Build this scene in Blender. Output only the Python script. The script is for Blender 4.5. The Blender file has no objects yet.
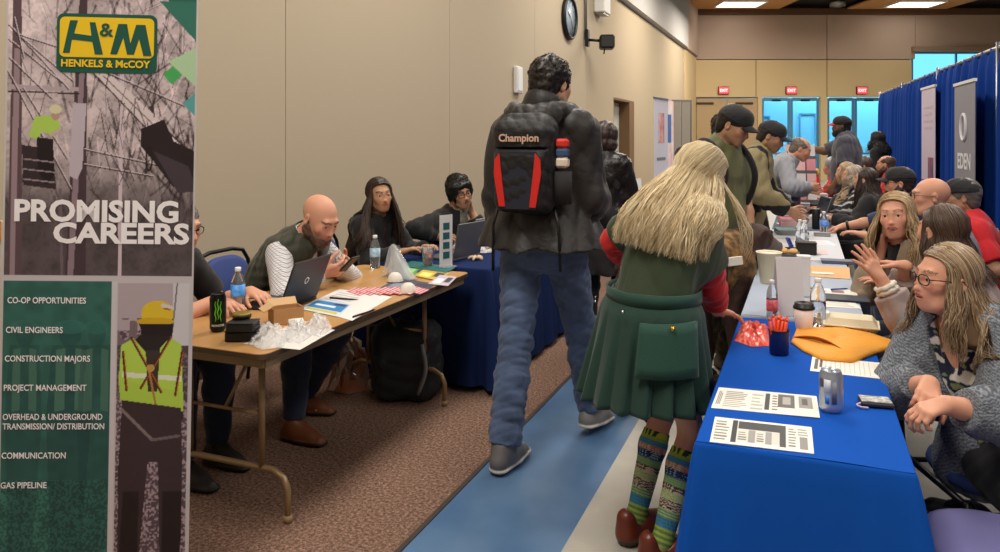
import bpy, math, random
import numpy as np
import openvdb
from mathutils import Matrix, Vector

# ---------------------------------------------------------------- camera, world, lights, exposure
SC = bpy.context.scene
COL = SC.collection
YAW = math.radians(22.1)
F = 750.0                       # focal length in pixels of the 1000 px wide frame
CAMZ = 1.55
HZ = 138.0                      # horizon row
cam_d = bpy.data.cameras.new('camera'); cam = bpy.data.objects.new('camera', cam_d); COL.objects.link(cam)
cam.location = (0, 0, CAMZ); cam.rotation_euler = (math.pi/2, 0, YAW * -1)
cam_d.sensor_width = 36; cam_d.lens = 36*F/1000; cam_d.shift_y = -(276-HZ)/1000
cam_d.clip_start = .05; cam_d.clip_end = 200
SC.camera = cam
# the room runs along +Y, the camera looks 22 degrees to the left of that
cam.rotation_euler = (math.pi/2, 0, YAW)
SC.view_settings.view_transform = 'Standard'
SC.view_settings.look = 'None'
SC.view_settings.gamma = 1
SC.view_settings.use_curve_mapping = False
SC.view_settings.exposure = 0.45
W = bpy.data.worlds.new('world'); SC.world = W; W.use_nodes = True
_bg = W.node_tree.nodes['Background']
_bg.inputs[0].default_value = (.16, .55, .85, 1); _bg.inputs[1].default_value = 1.3

def area(name, loc, size, power, color=(1, 1, 1), rot=(0, 0, 0), sy=None):
    d = bpy.data.lights.new(name, 'AREA'); d.energy = power; d.color = color
    d.shape = 'RECTANGLE'; d.size = size; d.size_y = sy or size
    o = bpy.data.objects.new(name, d); o.location = loc; o.rotation_euler = rot; COL.objects.link(o); return o
CEIL = 5.75
WARM = (1, .88, .72); COOL = (.86, .93, 1)
for _i, _v in enumerate((0.5, 5.5, 11, 17, 23)):
    area('ceiling_light_lamp', (-1.6, _v, CEIL-.35), 1.3, (165, 125, 130, 170, 190)[_i], WARM if _i > 2 else (1, .92, .82), sy=2.6)
    area('ceiling_light_lamp', (3.0, _v, CEIL-.35), 1.3, (120, 100, 115, 170, 190)[_i], WARM if _i > 2 else (1, .92, .82), sy=2.6)
area('lobby_daylight_lamp', (2.2, 30.9, 4.4), 8, 230, (.66, .88, 1), rot=(.35, 0, YAW), sy=1.2)
# ---------------------------------------------------------------- helpers
def at(px, y, z):
    """room position of image column px at camera depth y, height z"""
    xc = (px-500)/F*y
    return Vector((xc*math.cos(YAW)-y*math.sin(YAW), xc*math.sin(YAW)+y*math.cos(YAW), z))
def onz(px, py, z):
    return at(px, (CAMZ-z)*F/(py-HZ), z)
def pt(px, py, y):
    return at(px, y, CAMZ-(py-HZ)/F*y)
def rgb(r, g, b):
    f = lambda c: (c/255)/12.92 if c <= 10 else (((c/255)+.055)/1.055)**2.4
    return (f(r), f(g), f(b))
_M = {}
def mat(name, color=(.5, .5, .5), rough=.6, metal=0, bump=0, bscale=60, var=0, vscale=8, spec=.5, trans=0, alpha=1, sss=0, emit=0,
        sheen=0, vcol=False, ior=1.45, wave=None, coat=0, col2=None, stretch=(1, 1, 1), emc=None):
    if name in _M: return _M[name]
    m = bpy.data.materials.new(name); m.use_nodes = True
    nt = m.node_tree; N = nt.nodes; L = nt.links; b = N['Principled BSDF']
    b.inputs['Base Color'].default_value = (*color, 1); b.inputs['Roughness'].default_value = rough
    b.inputs['Metallic'].default_value = metal; b.inputs['Specular IOR Level'].default_value = spec
    b.inputs['IOR'].default_value = ior
    if trans: b.inputs['Transmission Weight'].default_value = trans
    if alpha < 1: b.inputs['Alpha'].default_value = alpha
    if sheen: b.inputs['Sheen Weight'].default_value = sheen
    if coat: b.inputs['Coat Weight'].default_value = coat
    if sss:
        b.inputs['Subsurface Weight'].default_value = sss; b.inputs['Subsurface Scale'].default_value = .012
        b.inputs['Subsurface Radius'].default_value = (1, .35, .18)
    if emit:
        b.inputs['Emission Color'].default_value = (*(emc or color), 1); b.inputs['Emission Strength'].default_value = emit
    tc = N.new('ShaderNodeTexCoord'); mp = N.new('ShaderNodeMapping'); mp.inputs['Scale'].default_value = stretch
    L.new(tc.outputs['Object'], mp.inputs[0]); src = None
    if vcol:
        a = N.new('ShaderNodeAttribute'); a.attribute_name = 'Col'; src = a.outputs['Color']; L.new(src, b.inputs['Base Color'])
    if var or col2:
        n = N.new('ShaderNodeTexNoise'); n.inputs['Scale'].default_value = vscale; n.inputs['Detail'].default_value = 5
        L.new(mp.outputs[0], n.inputs[0])
        r = N.new('ShaderNodeValToRGB'); c = np.array(color)
        lo, hi = (c*(1-var), np.minimum(c*(1+var), 1)) if col2 is None else (c, np.array(col2))
        r.color_ramp.elements[0].position = .35; r.color_ramp.elements[1].position = .65
        r.color_ramp.elements[0].color = (*lo, 1); r.color_ramp.elements[1].color = (*hi, 1)
        L.new(n.outputs[0], r.inputs[0])
        if vcol:
            r.color_ramp.elements[0].color = (1-var,)*3+(1,); r.color_ramp.elements[1].color = (1, 1, 1, 1)
            mx = N.new('ShaderNodeMix'); mx.data_type = 'RGBA'; mx.blend_type = 'MULTIPLY'; mx.inputs[0].default_value = 1
            L.new(src, mx.inputs[6]); L.new(r.outputs[0], mx.inputs[7]); L.new(mx.outputs[2], b.inputs['Base Color'])
        else: L.new(r.outputs[0], b.inputs['Base Color'])
    if bump:
        n = N.new('ShaderNodeTexNoise'); n.inputs['Scale'].default_value = bscale; n.inputs['Detail'].default_value = 4
        L.new(mp.outputs[0], n.inputs[0])
        bp = N.new('ShaderNodeBump'); bp.inputs['Strength'].default_value = bump; bp.inputs['Distance'].default_value = .01
        L.new(n.outputs[0], bp.inputs['Height']); L.new(bp.outputs[0], b.inputs['Normal'])
    _M[name] = m; return m

def tag(o, label=None, cat=None, group=None, kind=None):
    if label: o['label'] = label
    if cat: o['category'] = cat
    if group: o['group'] = group
    if kind: o['kind'] = kind
    return o
def thing(name, label, cat, loc=(0, 0, 0), rz=0, group=None):
    o = bpy.data.objects.new(name, None); o.empty_display_size = .1; COL.objects.link(o)
    o.location = loc; o.rotation_euler = (0, 0, rz); return tag(o, label, cat, group)
def link(name, me, mats, parent=None, loc=None, rz=0):
    o = bpy.data.objects.new(name, me); COL.objects.link(o)
    for m in (mats if isinstance(mats, (list, tuple)) else [mats]): me.materials.append(m)
    if parent: o.parent = parent
    if loc is not None: o.location = loc
    if rz: o.rotation_euler = (0, 0, rz)
    return o
def copy_tree(o, parent=None):
    c = o.copy(); COL.objects.link(c); c.parent = parent
    for ch in list(o.children): copy_tree(ch, c)
    return c
def smooth_shade(me, on=True):
    me.polygons.foreach_set('use_smooth', np.full(len(me.polygons), on))

class MB:
    """collects shapes into ONE mesh"""
    def __init__(s): s.v = []; s.f = []; s.m = []; s.sm = []
    def add(s, vs, fs, mi=0, smooth=False):
        n = len(s.v); s.v += [tuple(p) for p in vs]; s.f += [tuple(i+n for i in f) for f in fs]
        s.m += [mi]*len(fs); s.sm += [smooth]*len(fs); return s
    def box(s, c, d, mi=0, R=None, bev=0):
        hx, hy, hz = d[0]/2, d[1]/2, d[2]/2
        if bev:
            b = min(bev, hx*.9, hy*.9, hz*.9); vs = []; idx = {}
            for sx in (-1, 1):
                for sy in (-1, 1):
                    for sz in (-1, 1):
                        for ax in range(3):
                            p = [sx*(hx-b), sy*(hy-b), sz*(hz-b)]; p[ax] = (sx*hx, sy*hy, sz*hz)[ax]
                            idx[(sx, sy, sz, ax)] = len(vs); vs.append(p)
            fs = []
            for ax in range(3):
                o1, o2 = [a for a in range(3) if a != ax]
                for sg in (-1, 1):
                    q = []
                    for a, b_ in ((-1, -1), (1, -1), (1, 1), (-1, 1)):
                        k = [0, 0, 0]; k[ax] = sg; k[o1] = a; k[o2] = b_; q.append(idx[(*k, ax)])
                    fs.append(q if (sg > 0) == (ax != 1) else q[::-1])
            for ax in range(3):
                o1, o2 = [a for a in range(3) if a != ax]
                for a in (-1, 1):
                    for b_ in (-1, 1):
                        k0 = [0]*3; k1 = [0]*3; k0[ax] = -1; k1[ax] = 1; k0[o1] = k1[o1] = a; k0[o2] = k1[o2] = b_
                        fs.append([idx[(*k0, o1)], idx[(*k1, o1)], idx[(*k1, o2)], idx[(*k0, o2)]])
            for sx in (-1, 1):
                for sy in (-1, 1):
                    for sz in (-1, 1): fs.append([idx[(sx, sy, sz, a)] for a in range(3)])
        else:
            vs = [(x, y, z) for x in (-hx, hx) for y in (-hy, hy) for z in (-hz, hz)]
            fs = [(0, 1, 3, 2), (4, 6, 7, 5), (0, 4, 5, 1), (2, 3, 7, 6), (0, 2, 6, 4), (1, 5, 7, 3)]
        c = Vector(c); vs = [((R @ Vector(p)) if R else Vector(p))+c for p in vs]
        return s.add(vs, fs, mi)
    def tube(s, path, r, seg=10, mi=0, closed=False, cap=True):
        P = [Vector(p) for p in path]; n = len(P); rr = r if isinstance(r, (list, tuple)) else [r]*n
        vs = []; up = None
        for i in range(n):
            a = P[i-1] if (i or closed) else P[i]; b = P[(i+1) % n] if (i < n-1 or closed) else P[i]
            t = (b-a).normalized() if (b-a).length > 1e-9 else Vector((0, 0, 1))
            if up is None: up = t.orthogonal().normalized()
            up = (up-t*up.dot(t)); up = up.normalized() if up.length > 1e-6 else t.orthogonal().normalized()
            w = t.cross(up)
            for k in range(seg):
                an = 2*math.pi*k/seg; vs.append(P[i]+(up*math.cos(an)+w*math.sin(an))*rr[i])
        fs = []
        for i in range(n if closed else n-1):
            j = (i+1) % n
            for k in range(seg):
                k2 = (k+1) % seg; fs.append((i*seg+k, i*seg+k2, j*seg+k2, j*seg+k))
        if cap and not closed: fs += [tuple(range(seg))[::-1], tuple((n-1)*seg+k for k in range(seg))]
        return s.add(vs, fs, mi, True)
    def lathe(s, prof, c=(0, 0, 0), seg=24, mi=0, R=None, cap=True, smooth=True):
        vs = []; c = Vector(c)
        for r, z in prof:
            for k in range(seg):
                an = 2*math.pi*k/seg; p = Vector((r*math.cos(an), r*math.sin(an), z)); vs.append(((R @ p) if R else p)+c)
        fs = [(i*seg+k, i*seg+(k+1) % seg, (i+1)*seg+(k+1) % seg, (i+1)*seg+k) for i in range(len(prof)-1) for k in range(seg)]
        if cap: fs += [tuple(range(seg))[::-1], tuple((len(prof)-1)*seg+k for k in range(seg))]
        return s.add(vs, fs, mi, smooth)
    def prism(s, poly, z0, z1, mi=0, R=None, c=(0, 0, 0)):
        n = len(poly); c = Vector(c)
        vs = [Vector((p[0], p[1], z0)) for p in poly]+[Vector((p[0], p[1], z1)) for p in poly]
        vs = [((R @ p) if R else p)+c for p in vs]
        fs = [tuple(range(n))[::-1], tuple(range(n, 2*n))]+[(i, (i+1) % n, n+(i+1) % n, n+i) for i in range(n)]
        return s.add(vs, fs, mi)
    def grid(s, nu, nv, fn, mi=0, closed_u=False, smooth=True):
        vs = [fn(i/(nu-1) if not closed_u else i/nu, j/(nv-1)) for j in range(nv) for i in range(nu)]
        fs = [(j*nu+i, j*nu+(i+1) % nu, (j+1)*nu+(i+1) % nu, (j+1)*nu+i) for j in range(nv-1) for i in range(nu if closed_u else nu-1)]
        return s.add(vs, fs, mi, smooth)
    def build(s, name, mats, parent=None, loc=None, rz=0, solid=0, sub=0, fix=True):
        me = bpy.data.meshes.new(name); me.from_pydata([tuple(p) for p in s.v], [], s.f); me.update()
        me.polygons.foreach_set('material_index', s.m); me.polygons.foreach_set('use_smooth', s.sm)
        if fix:
            import bmesh
            bm = bmesh.new(); bm.from_mesh(me); bmesh.ops.recalc_face_normals(bm, faces=bm.faces); bm.to_mesh(me); bm.free()
        o = link(name, me, mats, parent, loc, rz)
        if solid: md = o.modifiers.new('s', 'SOLIDIFY'); md.thickness = solid; md.offset = 0
        if sub: md = o.modifiers.new('u', 'SUBSURF'); md.levels = md.render_levels = sub
        return o
def spath(P_, n=6):
    """smooth curve through the points"""
    P_ = [np.array(tuple(p), float) for p in P_]; Q = [2*P_[0]-P_[1]]+P_+[2*P_[-1]-P_[-2]]; out = []
    for i in range(1, len(Q)-2):
        for k in range(n):
            t = k/n; a, b, c, d = Q[i-1:i+3]; out.append(.5*((2*b)+(c-a)*t+(2*a-5*b+4*c-d)*t*t+(3*b-a-3*c+d)*t**3))
    return out+[P_[-1]]
def Rz(a): return Matrix.Rotation(a, 3, 'Z')
def Rx(a): return Matrix.Rotation(a, 3, 'X')
def Ry(a): return Matrix.Rotation(a, 3, 'Y')
def text_mesh(body, size, m, parent, name='lettering', loc=(0, 0, 0), rot=(0, 0, 0), bold=0, align='LEFT', ext=.0006, xs=1, space=1):
    c = bpy.data.curves.new('t', 'FONT'); c.body = body; c.size = size; c.offset = bold; c.extrude = ext; c.align_x = align
    c.resolution_u = 3; c.space_character = space
    o = bpy.data.objects.new('t', c); COL.objects.link(o)
    dg = bpy.context.evaluated_depsgraph_get(); me = bpy.data.meshes.new_from_object(o.evaluated_get(dg)); me.name = name
    bpy.data.objects.remove(o); bpy.data.curves.remove(c); me.materials.clear()
    if xs != 1: me.transform(Matrix.Diagonal((xs, 1, 1, 1)))
    t = link(name, me, m, parent); t.location = loc; t.rotation_euler = rot; return t

# ---------------------------------------------------------------- signed distance volumes -> meshes
def V3(*a): return np.array(a, float)
def unit(v):
    v = np.asarray(v, float); return v/max(np.linalg.norm(v), 1e-9)
def rotm(yaw=0, pitch=0, roll=0):
    return np.array(Matrix.Rotation(yaw, 3, 'Z') @ Matrix.Rotation(pitch, 3, 'X') @ Matrix.Rotation(roll, 3, 'Y'))
class Vol:
    BG = .07
    def __init__(s, lo, hi, h):
        s.lo = np.asarray(lo, float); s.h = h
        s.n = np.ceil((np.asarray(hi)-s.lo)/h).astype(int)+1; s.a = np.full(s.n, s.BG, np.float32)
    def sub(s, lo, hi):
        i0 = np.clip(np.floor((lo-s.lo)/s.h).astype(int), 0, s.n); i1 = np.clip(np.ceil((hi-s.lo)/s.h).astype(int)+1, 0, s.n)
        if (i1 <= i0).any(): return None
        ax = [(s.lo[k]+np.arange(i0[k], i1[k])*s.h).astype(np.float32) for k in range(3)]
        return tuple(slice(a, b) for a, b in zip(i0, i1)), ax[0][:, None, None], ax[1][None, :, None], ax[2][None, None, :]
    def put(s, sl, d, k, mode):
        a = s.a[sl]
        if mode < 0: d = -d
        if k > 0:
            h = np.maximum(k-np.abs(a-d), 0); h = h*h*(.25/k)
            s.a[sl] = (np.minimum(a, d)-h) if mode > 0 else (np.maximum(a, d)+h)
        else: s.a[sl] = np.minimum(a, d) if mode > 0 else np.maximum(a, d)
    def cone(s, a, b, ra, rb, k=.02, flat=None, mode=1):
        a = np.asarray(a, float); b = np.asarray(b, float); r = max(ra, rb)*(max(1, flat[1]) if flat else 1)+k+.02
        q = s.sub(np.minimum(a, b)-r, np.maximum(a, b)+r)
        if q is None: return
        sl, X, Y, Z = q; X = X-a[0]; Y = Y-a[1]; Z = Z-a[2]; ba = b-a; f = 1
        if flat:
            n, fl = unit(flat[0]), flat[1]; g = 1/fl-1; t = (X*n[0]+Y*n[1]+Z*n[2])*g
            X = X+t*n[0]; Y = Y+t*n[1]; Z = Z+t*n[2]; ba = ba+n*(ba@n)*g; f = min(1, (fl+1)/2)
        L = max(float(ba@ba), 1e-9); t = np.clip((X*ba[0]+Y*ba[1]+Z*ba[2])/L, 0, 1)
        d = np.sqrt((X-t*ba[0])**2+(Y-t*ba[1])**2+(Z-t*ba[2])**2)-(ra+(rb-ra)*t)
        s.put(sl, (d*f).astype(np.float32), k, mode)
    def ell(s, c, r, R=None, k=.02, mode=1):
        c = np.asarray(c, float); r = np.asarray(r, float); e = r.max()+k+.02
        q = s.sub(c-e, c+e)
        if q is None: return
        sl, X, Y, Z = q; X = X-c[0]; Y = Y-c[1]; Z = Z-c[2]
        if R is None: R = np.eye(3)
        u = [X*R[0, i]+Y*R[1, i]+Z*R[2, i] for i in range(3)]
        k0 = np.sqrt(sum((u[i]/r[i])**2 for i in range(3))); k1 = np.sqrt(sum((u[i]/r[i]**2)**2 for i in range(3)))+1e-6
        s.put(sl, (k0*(k0-1)/k1).astype(np.float32), k, mode)
    def box(s, c, r, R=None, k=0, rnd=.004, mode=1):
        c = np.asarray(c, float); r = np.asarray(r, float); e = np.linalg.norm(r)+k+.02
        q = s.sub(c-e, c+e)
        if q is None: return
        sl, X, Y, Z = q; X = X-c[0]; Y = Y-c[1]; Z = Z-c[2]
        if R is None: R = np.eye(3)
        u = [np.abs(X*R[0, i]+Y*R[1, i]+Z*R[2, i])-(r[i]-rnd) for i in range(3)]
        d = np.sqrt(sum(np.maximum(x, 0)**2 for x in u))+np.minimum(np.maximum(np.maximum(u[0], u[1]), u[2]), 0)-rnd
        s.put(sl, d.astype(np.float32), k, mode)
    def cut(s, p, n, lo=None, hi=None, k=0):
        """remove what lies on the side n points to"""
        n = unit(n); q = s.sub(s.lo-1 if lo is None else np.asarray(lo, float), s.lo+s.n*s.h if hi is None else np.asarray(hi, float))
        if q is None: return
        sl, X, Y, Z = q; d = (X-p[0])*n[0]+(Y-p[1])*n[1]+(Z-p[2])*n[2]
        s.put(sl, (-d+np.zeros_like(s.a[sl])).astype(np.float32), k, -1)
    def noise(s, amp, freq, seed=0, ridge=True, stretch=(1, 1, 1), lim=.03):
        idx = np.nonzero(np.abs(s.a) < lim)
        if not len(idx[0]): return
        P = np.stack([s.lo[i]+idx[i]*s.h for i in range(3)], 1).astype(np.float32)*np.array(stretch, np.float32)
        rs = np.random.RandomState(seed); w = P+.35/freq*np.sin(P[:, [1, 2, 0]]*freq*.7+rs.rand(3)*6).astype(np.float32); tot = 0
        for o in range(4):
            d = rs.normal(size=3); d /= np.linalg.norm(d); f = freq*(1+.6*o)
            v = np.sin((w@d.astype(np.float32))*f+rs.rand()*6.28)
            tot = tot+((1-2*np.abs(v)) if ridge else v)/(1+.5*o)
        s.a[idx] += (amp*.5*tot).astype(np.float32)
    def mesh(s, name, colf=None, smooth=0):
        g = openvdb.FloatGrid(s.BG); g.copyFromArray(s.a); p, qd = g.convertToQuads(0.0)
        p = p*s.h+s.lo; qd = qd[:, ::-1]
        me = bpy.data.meshes.new(name); me.vertices.add(len(p)); me.vertices.foreach_set('co', p.astype(np.float32).ravel())
        me.loops.add(len(qd)*4); me.loops.foreach_set('vertex_index', qd.astype(np.int32).ravel())
        me.polygons.add(len(qd)); me.polygons.foreach_set('loop_start', np.arange(len(qd), dtype=np.int32)*4)
        me.update(calc_edges=True); me.validate(); smooth_shade(me)
        if colf is not None:
            c = np.ones((len(p), 4), np.float32); c[:, :3] = colf(p)
            at_ = me.color_attributes.new('Col', 'FLOAT_COLOR', 'POINT'); at_.data.foreach_set('color', c.ravel())
        return me
# ---------------------------------------------------------------- the room
def S(o): return tag(o, kind='structure')
m_wall = mat('wall_paint', rgb(180, 166, 143), .85, bump=.05, bscale=180)
m_wallw = mat('wall_paint_warm', rgb(208, 186, 144), .85)
m_bulk = mat('bulkhead_paint', rgb(180, 180, 182), .8)
m_upper = mat('upper_wall_paint', rgb(186, 164, 148), .85)
m_seam = mat('seam_shadow_gap', rgb(70, 56, 44), .9)
m_dark = mat('dark_ceiling', rgb(26, 24, 24), .8)
m_tan = mat('tan_coffer', rgb(196, 146, 92), .7)
m_door = mat('door_laminate', rgb(180, 156, 120), .5)
m_jamb = mat('brown_jamb', rgb(120, 92, 62), .6)
m_black = mat('black_plastic', rgb(18, 18, 19), .45)
m_white = mat('white_plastic', rgb(225, 225, 222), .5)
m_chrome = mat('chrome', rgb(190, 190, 190), .25, 1)
m_alu = mat('aluminium', rgb(150, 150, 152), .4, .9)

XL, XR, Y0, Y1 = -3.6, 10.5, -4.0, 27.4
FO = at(696, 26.7, 0)            # foot of the corner between left and far wall
def far(s, d=0): return Vector((FO.x+s*math.cos(YAW)+d*math.sin(YAW)*1, FO.y+s*math.sin(YAW)-d*math.cos(YAW), 0))
def farbox(name, s0, s1, z0, z1, d0, d1, m, build=True):
    """box on the far wall: s along it, d out of it towards the room"""
    c = far((s0+s1)/2, (d0+d1)/2); mb = MB(); mb.box((c.x, c.y, (z0+z1)/2), (abs(s1-s0), abs(d1-d0), z1-z0), R=Rz(YAW)); return mb.build(name, m)
PXM = 26.7/F
def fs(px): return (px-696)*PXM
def fz(py): return CAMZ+(HZ-py)*PXM

# floor: carpet, blue band, light tile
def floor_mat(name, c1, c2, sc, bump, rough=.9, tiles=0):
    m = mat(name, c1, rough, col2=c2, vscale=sc, bump=bump, bscale=sc*1.5)
    return m
m_carpet = bpy.data.materials.new('carpet_loop'); m_carpet.use_nodes = True
def _carpet(m):
    nt = m.node_tree; N = nt.nodes; L = nt.links; b = N['Principled BSDF']; b.inputs['Roughness'].default_value = 1; b.inputs['Specular IOR Level'].default_value = .1
    tc = N.new('ShaderNodeTexCoord'); n = N.new('ShaderNodeTexNoise'); n.inputs['Scale'].default_value = 70; n.inputs['Detail'].default_value = 6; n.inputs['Roughness'].default_value = .8
    n2 = N.new('ShaderNodeTexVoronoi'); n2.inputs['Scale'].default_value = 130
    L.new(tc.outputs['Object'], n.inputs[0]); L.new(tc.outputs['Object'], n2.inputs[0])
    r = N.new('ShaderNodeValToRGB'); e = r.color_ramp.elements; e[0].position = .36; e[1].position = .66
    e[0].color = (*rgb(60, 47, 40), 1); e[1].color = (*rgb(172, 140, 122), 1); k = e.new(.5); k.color = (*rgb(118, 92, 79), 1)
    L.new(n.outputs[0], r.inputs[0]); L.new(r.outputs[0], b.inputs['Base Color'])
    bp = N.new('ShaderNodeBump'); bp.inputs['Strength'].default_value = .5; bp.inputs['Distance'].default_value = .006
    L.new(n2.outputs['Distance'], bp.inputs['Height']); L.new(bp.outputs[0], b.inputs['Normal'])
_carpet(m_carpet)
m_bluefl = mat('blue_floor_tile', rgb(92, 124, 160), .3, col2=rgb(74, 107, 146), vscale=3, bump=.03, bscale=20)
m_tile = mat('cream_floor_tile', rgb(188, 182, 170), .35, col2=rgb(172, 168, 158), vscale=4, bump=.03, bscale=20)
fl = MB()
def fq(x0, x1, y0, y1, mi, z=0): fl.add([(x0, y0, z), (x1, y0, z), (x1, y1, z), (x0, y1, z)], [(0, 1, 2, 3)], mi)
fq(XL-.5, -1.41, Y0, 36, 0); fq(-1.405, -.845, Y0, 36, 1); fq(-.845, XR+6, Y0, 6.6, 2); fq(-.845, XR+6, 6.6, 7.3, 1); fq(-.845, XR+6, 7.3, 36, 2)
fl.box((-1.41, 16, -.002), (.022, 40, .014), 3)
S(fl.build('floor', [m_carpet, m_bluefl, m_tile, mat('transition_strip', rgb(60, 50, 45), .6)], fix=False))

# left wall, with the recessed door
w = MB(); T = .3
def lw(y0, y1, z0, z1, mi=0, x1=XL, x0=None):
    x0 = XL-T if x0 is None else x0
    w.box(((x0+x1)/2, (y0+y1)/2, (z0+z1)/2), (x1-x0, y1-y0, z1-z0), mi)
YD0, YD1, ZD = 15.0, 17.0, 2.38
ys = [Y0, -1.0, 1.8, 4.6, 7.4, 10.2, 13.0, YD0]
for a, b in zip(ys[:-1], ys[1:]): lw(a+.004, b-.004, 0, 4.42)
lw(YD0-.004, YD1, ZD, 4.42); lw(YD1, 24.6, 0, 4.42)
lw(Y0, YD0, 0, 4.42, 1, XL-.02); lw(YD1, 27.6, 0, 4.42, 1, XL-.02); lw(YD0, YD1, ZD, 4.42, 1, XL-.02)
lw(YD0, YD1, 0, ZD, 1, XL-.29, XL-T-.02)
S(w.build('wall_left', [m_wall, m_seam]))
w = MB(); lw(Y0, 24.6, 4.46, 6.3, 0, XL+.14); S(w.build('wall_left_bulkhead', m_bulk))
w = MB(); lw(24.6, 27.6, 0, 4.42, 0, XL+.02); S(w.build('wall_left_end', m_wallw))
w = MB(); lw(24.6, 27.6, 4.46, 6.3, 0, XL+.1); S(w.build('wall_left_end_upper', m_upper))
w = MB(); w.box((XL+.008, (Y0+YD0)/2, .06), (.016, YD0-Y0, .12), 0); w.box((XL+.008, (24.6+YD1)/2, .06), (.016, 24.6-YD1, .12), 0)
S(w.build('baseboard_left', mat('rubber_base', rgb(60, 48, 40), .7)))
dd = thing('door_1', None, None, (XL-.25, (YD0+YD1)/2, 0)); S(dd)
b = MB(); b.box((0, -.25, ZD/2-.03), (.045, 1.46, ZD-.06)); b.build('door_leaf', mat('pale_door', rgb(186, 190, 186), .5), dd)
b = MB(); b.box((.12, -.98, ZD/2), (.25, .035, ZD)); b.box((.12, .75, ZD/2), (.26, .5, ZD)); b.box((.12, 0, ZD-.02), (.25, 2, .04)); b.build('door_frame', m_jamb, dd)
b = MB(); b.tube([(.03, .38, 1.02), (.09, .38, 1.02), (.09, .28, 1.02)], .012); b.build('door_handle', m_chrome, dd)

# far wall: wood doors, glass doors, high window
def fw(name, boxes, m):
    mb = MB()
    for s0, s1, z0, z1, d0, d1 in boxes:
        c = far((s0+s1)/2, (d0+d1)/2); mb.box((c.x, c.y, (z0+z1)/2), (s1-s0, d1-d0, z1-z0), R=Rz(YAW))
    return S(mb.build(name, m))
DZ = fz(97); g = .015; SZ = fz(59.5); TZ = fz(15)
cols = [-.4, fs(756), fs(827), fs(912)]
fw('wall_far', [(a+g, b-g, DZ, SZ-g, -.15, 0) for a, b in zip(cols[:-1], cols[1:])]
   + [(fs(758), fs(762), 0, DZ, -.15, .0), (fs(820.5), fs(827), 0, DZ, -.15, .03), (fs(883), fs(912), 0, DZ, -.15, 0), (fs(912), 15, 0, fz(85), -.15, 0)], m_wallw)
fw('wall_far_upper', [(-.4, fs(827)-g, SZ+g, TZ, -.15, 0), (fs(827)+g, fs(915), SZ+g, TZ, -.15, 0), (fs(915)+g, 15, fz(48), TZ, -.15, 0)], m_upper)
fw('wall_far_backing', [(-.4, fs(912), DZ, 6.3, -.2, -.15), (fs(912), 15, fz(48), 6.3, -.2, -.15)], m_seam)
fw('trim_1', [(-.3, 15, TZ, TZ+.22, -.15, .12)], mat('brown_header', rgb(96, 70, 52), .7))
fw('trim_2', [(fs(911), 15, fz(52), fz(47), -.05, .2)], mat('roller_shade_box', rgb(150, 128, 108), .7))
d2 = thing('door_2', None, None, far(fs(727.5), -.08), YAW); S(d2)
for k in (-1, 1):
    b = MB(); b.box((k*.545, 0, DZ/2-.03), (1.075, .05, DZ-.06), bev=.004); lf = b.build('door_leaf', m_door, d2)
    b = MB(); b.box((k*.7-.1, -.06, DZ-.22), (.62, .05, .06)); b.build('door_closer', mat('bronze_closer', rgb(70, 56, 44), .4, .6), d2)
    b = MB(); b.box((k*.5, -.05, 1.0), (.9, .05, .07)); b.build('push_bar', m_alu, d2)
b = MB(); b.box((0, .02, DZ-.02), (2.3, .12, .05)); b.box((-1.12, .02, DZ/2), (.05, .12, DZ)); b.box((1.12, .02, DZ/2), (.05, .12, DZ)); b.build('door_frame', m_jamb, d2)
m_glass = mat('door_glass', (.9, .97, 1), .02, trans=1, ior=1.01, spec=.2)
m_stile = mat('aluminium_stile', rgb(96, 150, 185), .4, .5)
def glass_door(n, p0, p1):
    t = thing('door_%d' % n, None, None, far((fs(p0)+fs(p1))/2, -.08), YAW); S(t); hw = (fs(p1)-fs(p0))/2
    for k in (-1, 1):
        c = k*hw/2; wv = hw-.02; b = MB()
        for q in (-1, 1): b.box((c+q*(wv/2-.04), 0, DZ/2), (.08, .045, DZ-.08))
        for z in (.14, DZ-.08): b.box((c, 0, z), (wv-.16, .045, .12 if z > 1 else .25))
        b.build('door_leaf', m_stile, t)
        b = MB(); b.box((c, 0, DZ/2), (wv-.14, .012, DZ-.3)); b.build('pane', m_glass, t)
        b = MB(); b.box((c, -.06, DZ-.12), (.3, .06, .07)); b.build('door_closer', m_black, t)
    b = MB(); b.box((0, -.08, 1.0), (1.6, .04, .06)); b.build('push_bar', m_alu, t)
    return t
glass_door(3, 762, 820); glass_door(4, 827.5, 883)
t = thing('window_1', None, None, far(fs(912)+2.2, -.06), YAW); S(t)
b = MB(); z0, z1 = fz(85), fz(52)
for x in (-2.17, -.6, 1.0, 2.6, 4.2): b.box((x, 0, (z0+z1)/2), (.06, .06, z1-z0))
b.box((1, 0, z0+.03), (6.4, .06, .06)); b.box((1, 0, z1-.03), (6.4, .06, .06)); b.build('window_frame', m_stile, t)
b = MB(); b.box((1, 0, (z0+z1)/2), (6.36, .012, z1-z0-.08)); b.build('pane', m_glass, t)
# glazed lobby outside the far doors
c = far(4, -2.6); b = MB(); b.box((c.x, c.y, 1.9), (16, .1, 3.8), R=Rz(YAW))
m_lob = mat('lobby_wall_paint', rgb(120, 204, 240), .6)
S(b.build('wall_lobby', m_lob))
b = MB()
for s, hw, z1 in ((3.1, .42, 2.4), (5.0, .3, 2.5)):
    for q in (-1, 1): c = far(s+q*hw, -2.5); b.box((c.x, c.y, z1/2), (.04, .05, z1), R=Rz(YAW))
    c = far(s, -2.5); b.box((c.x, c.y, z1), (2*hw, .05, .04), R=Rz(YAW))
S(b.build('trim_lobby', mat('lobby_trim', rgb(90, 160, 200), .6)))

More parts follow.
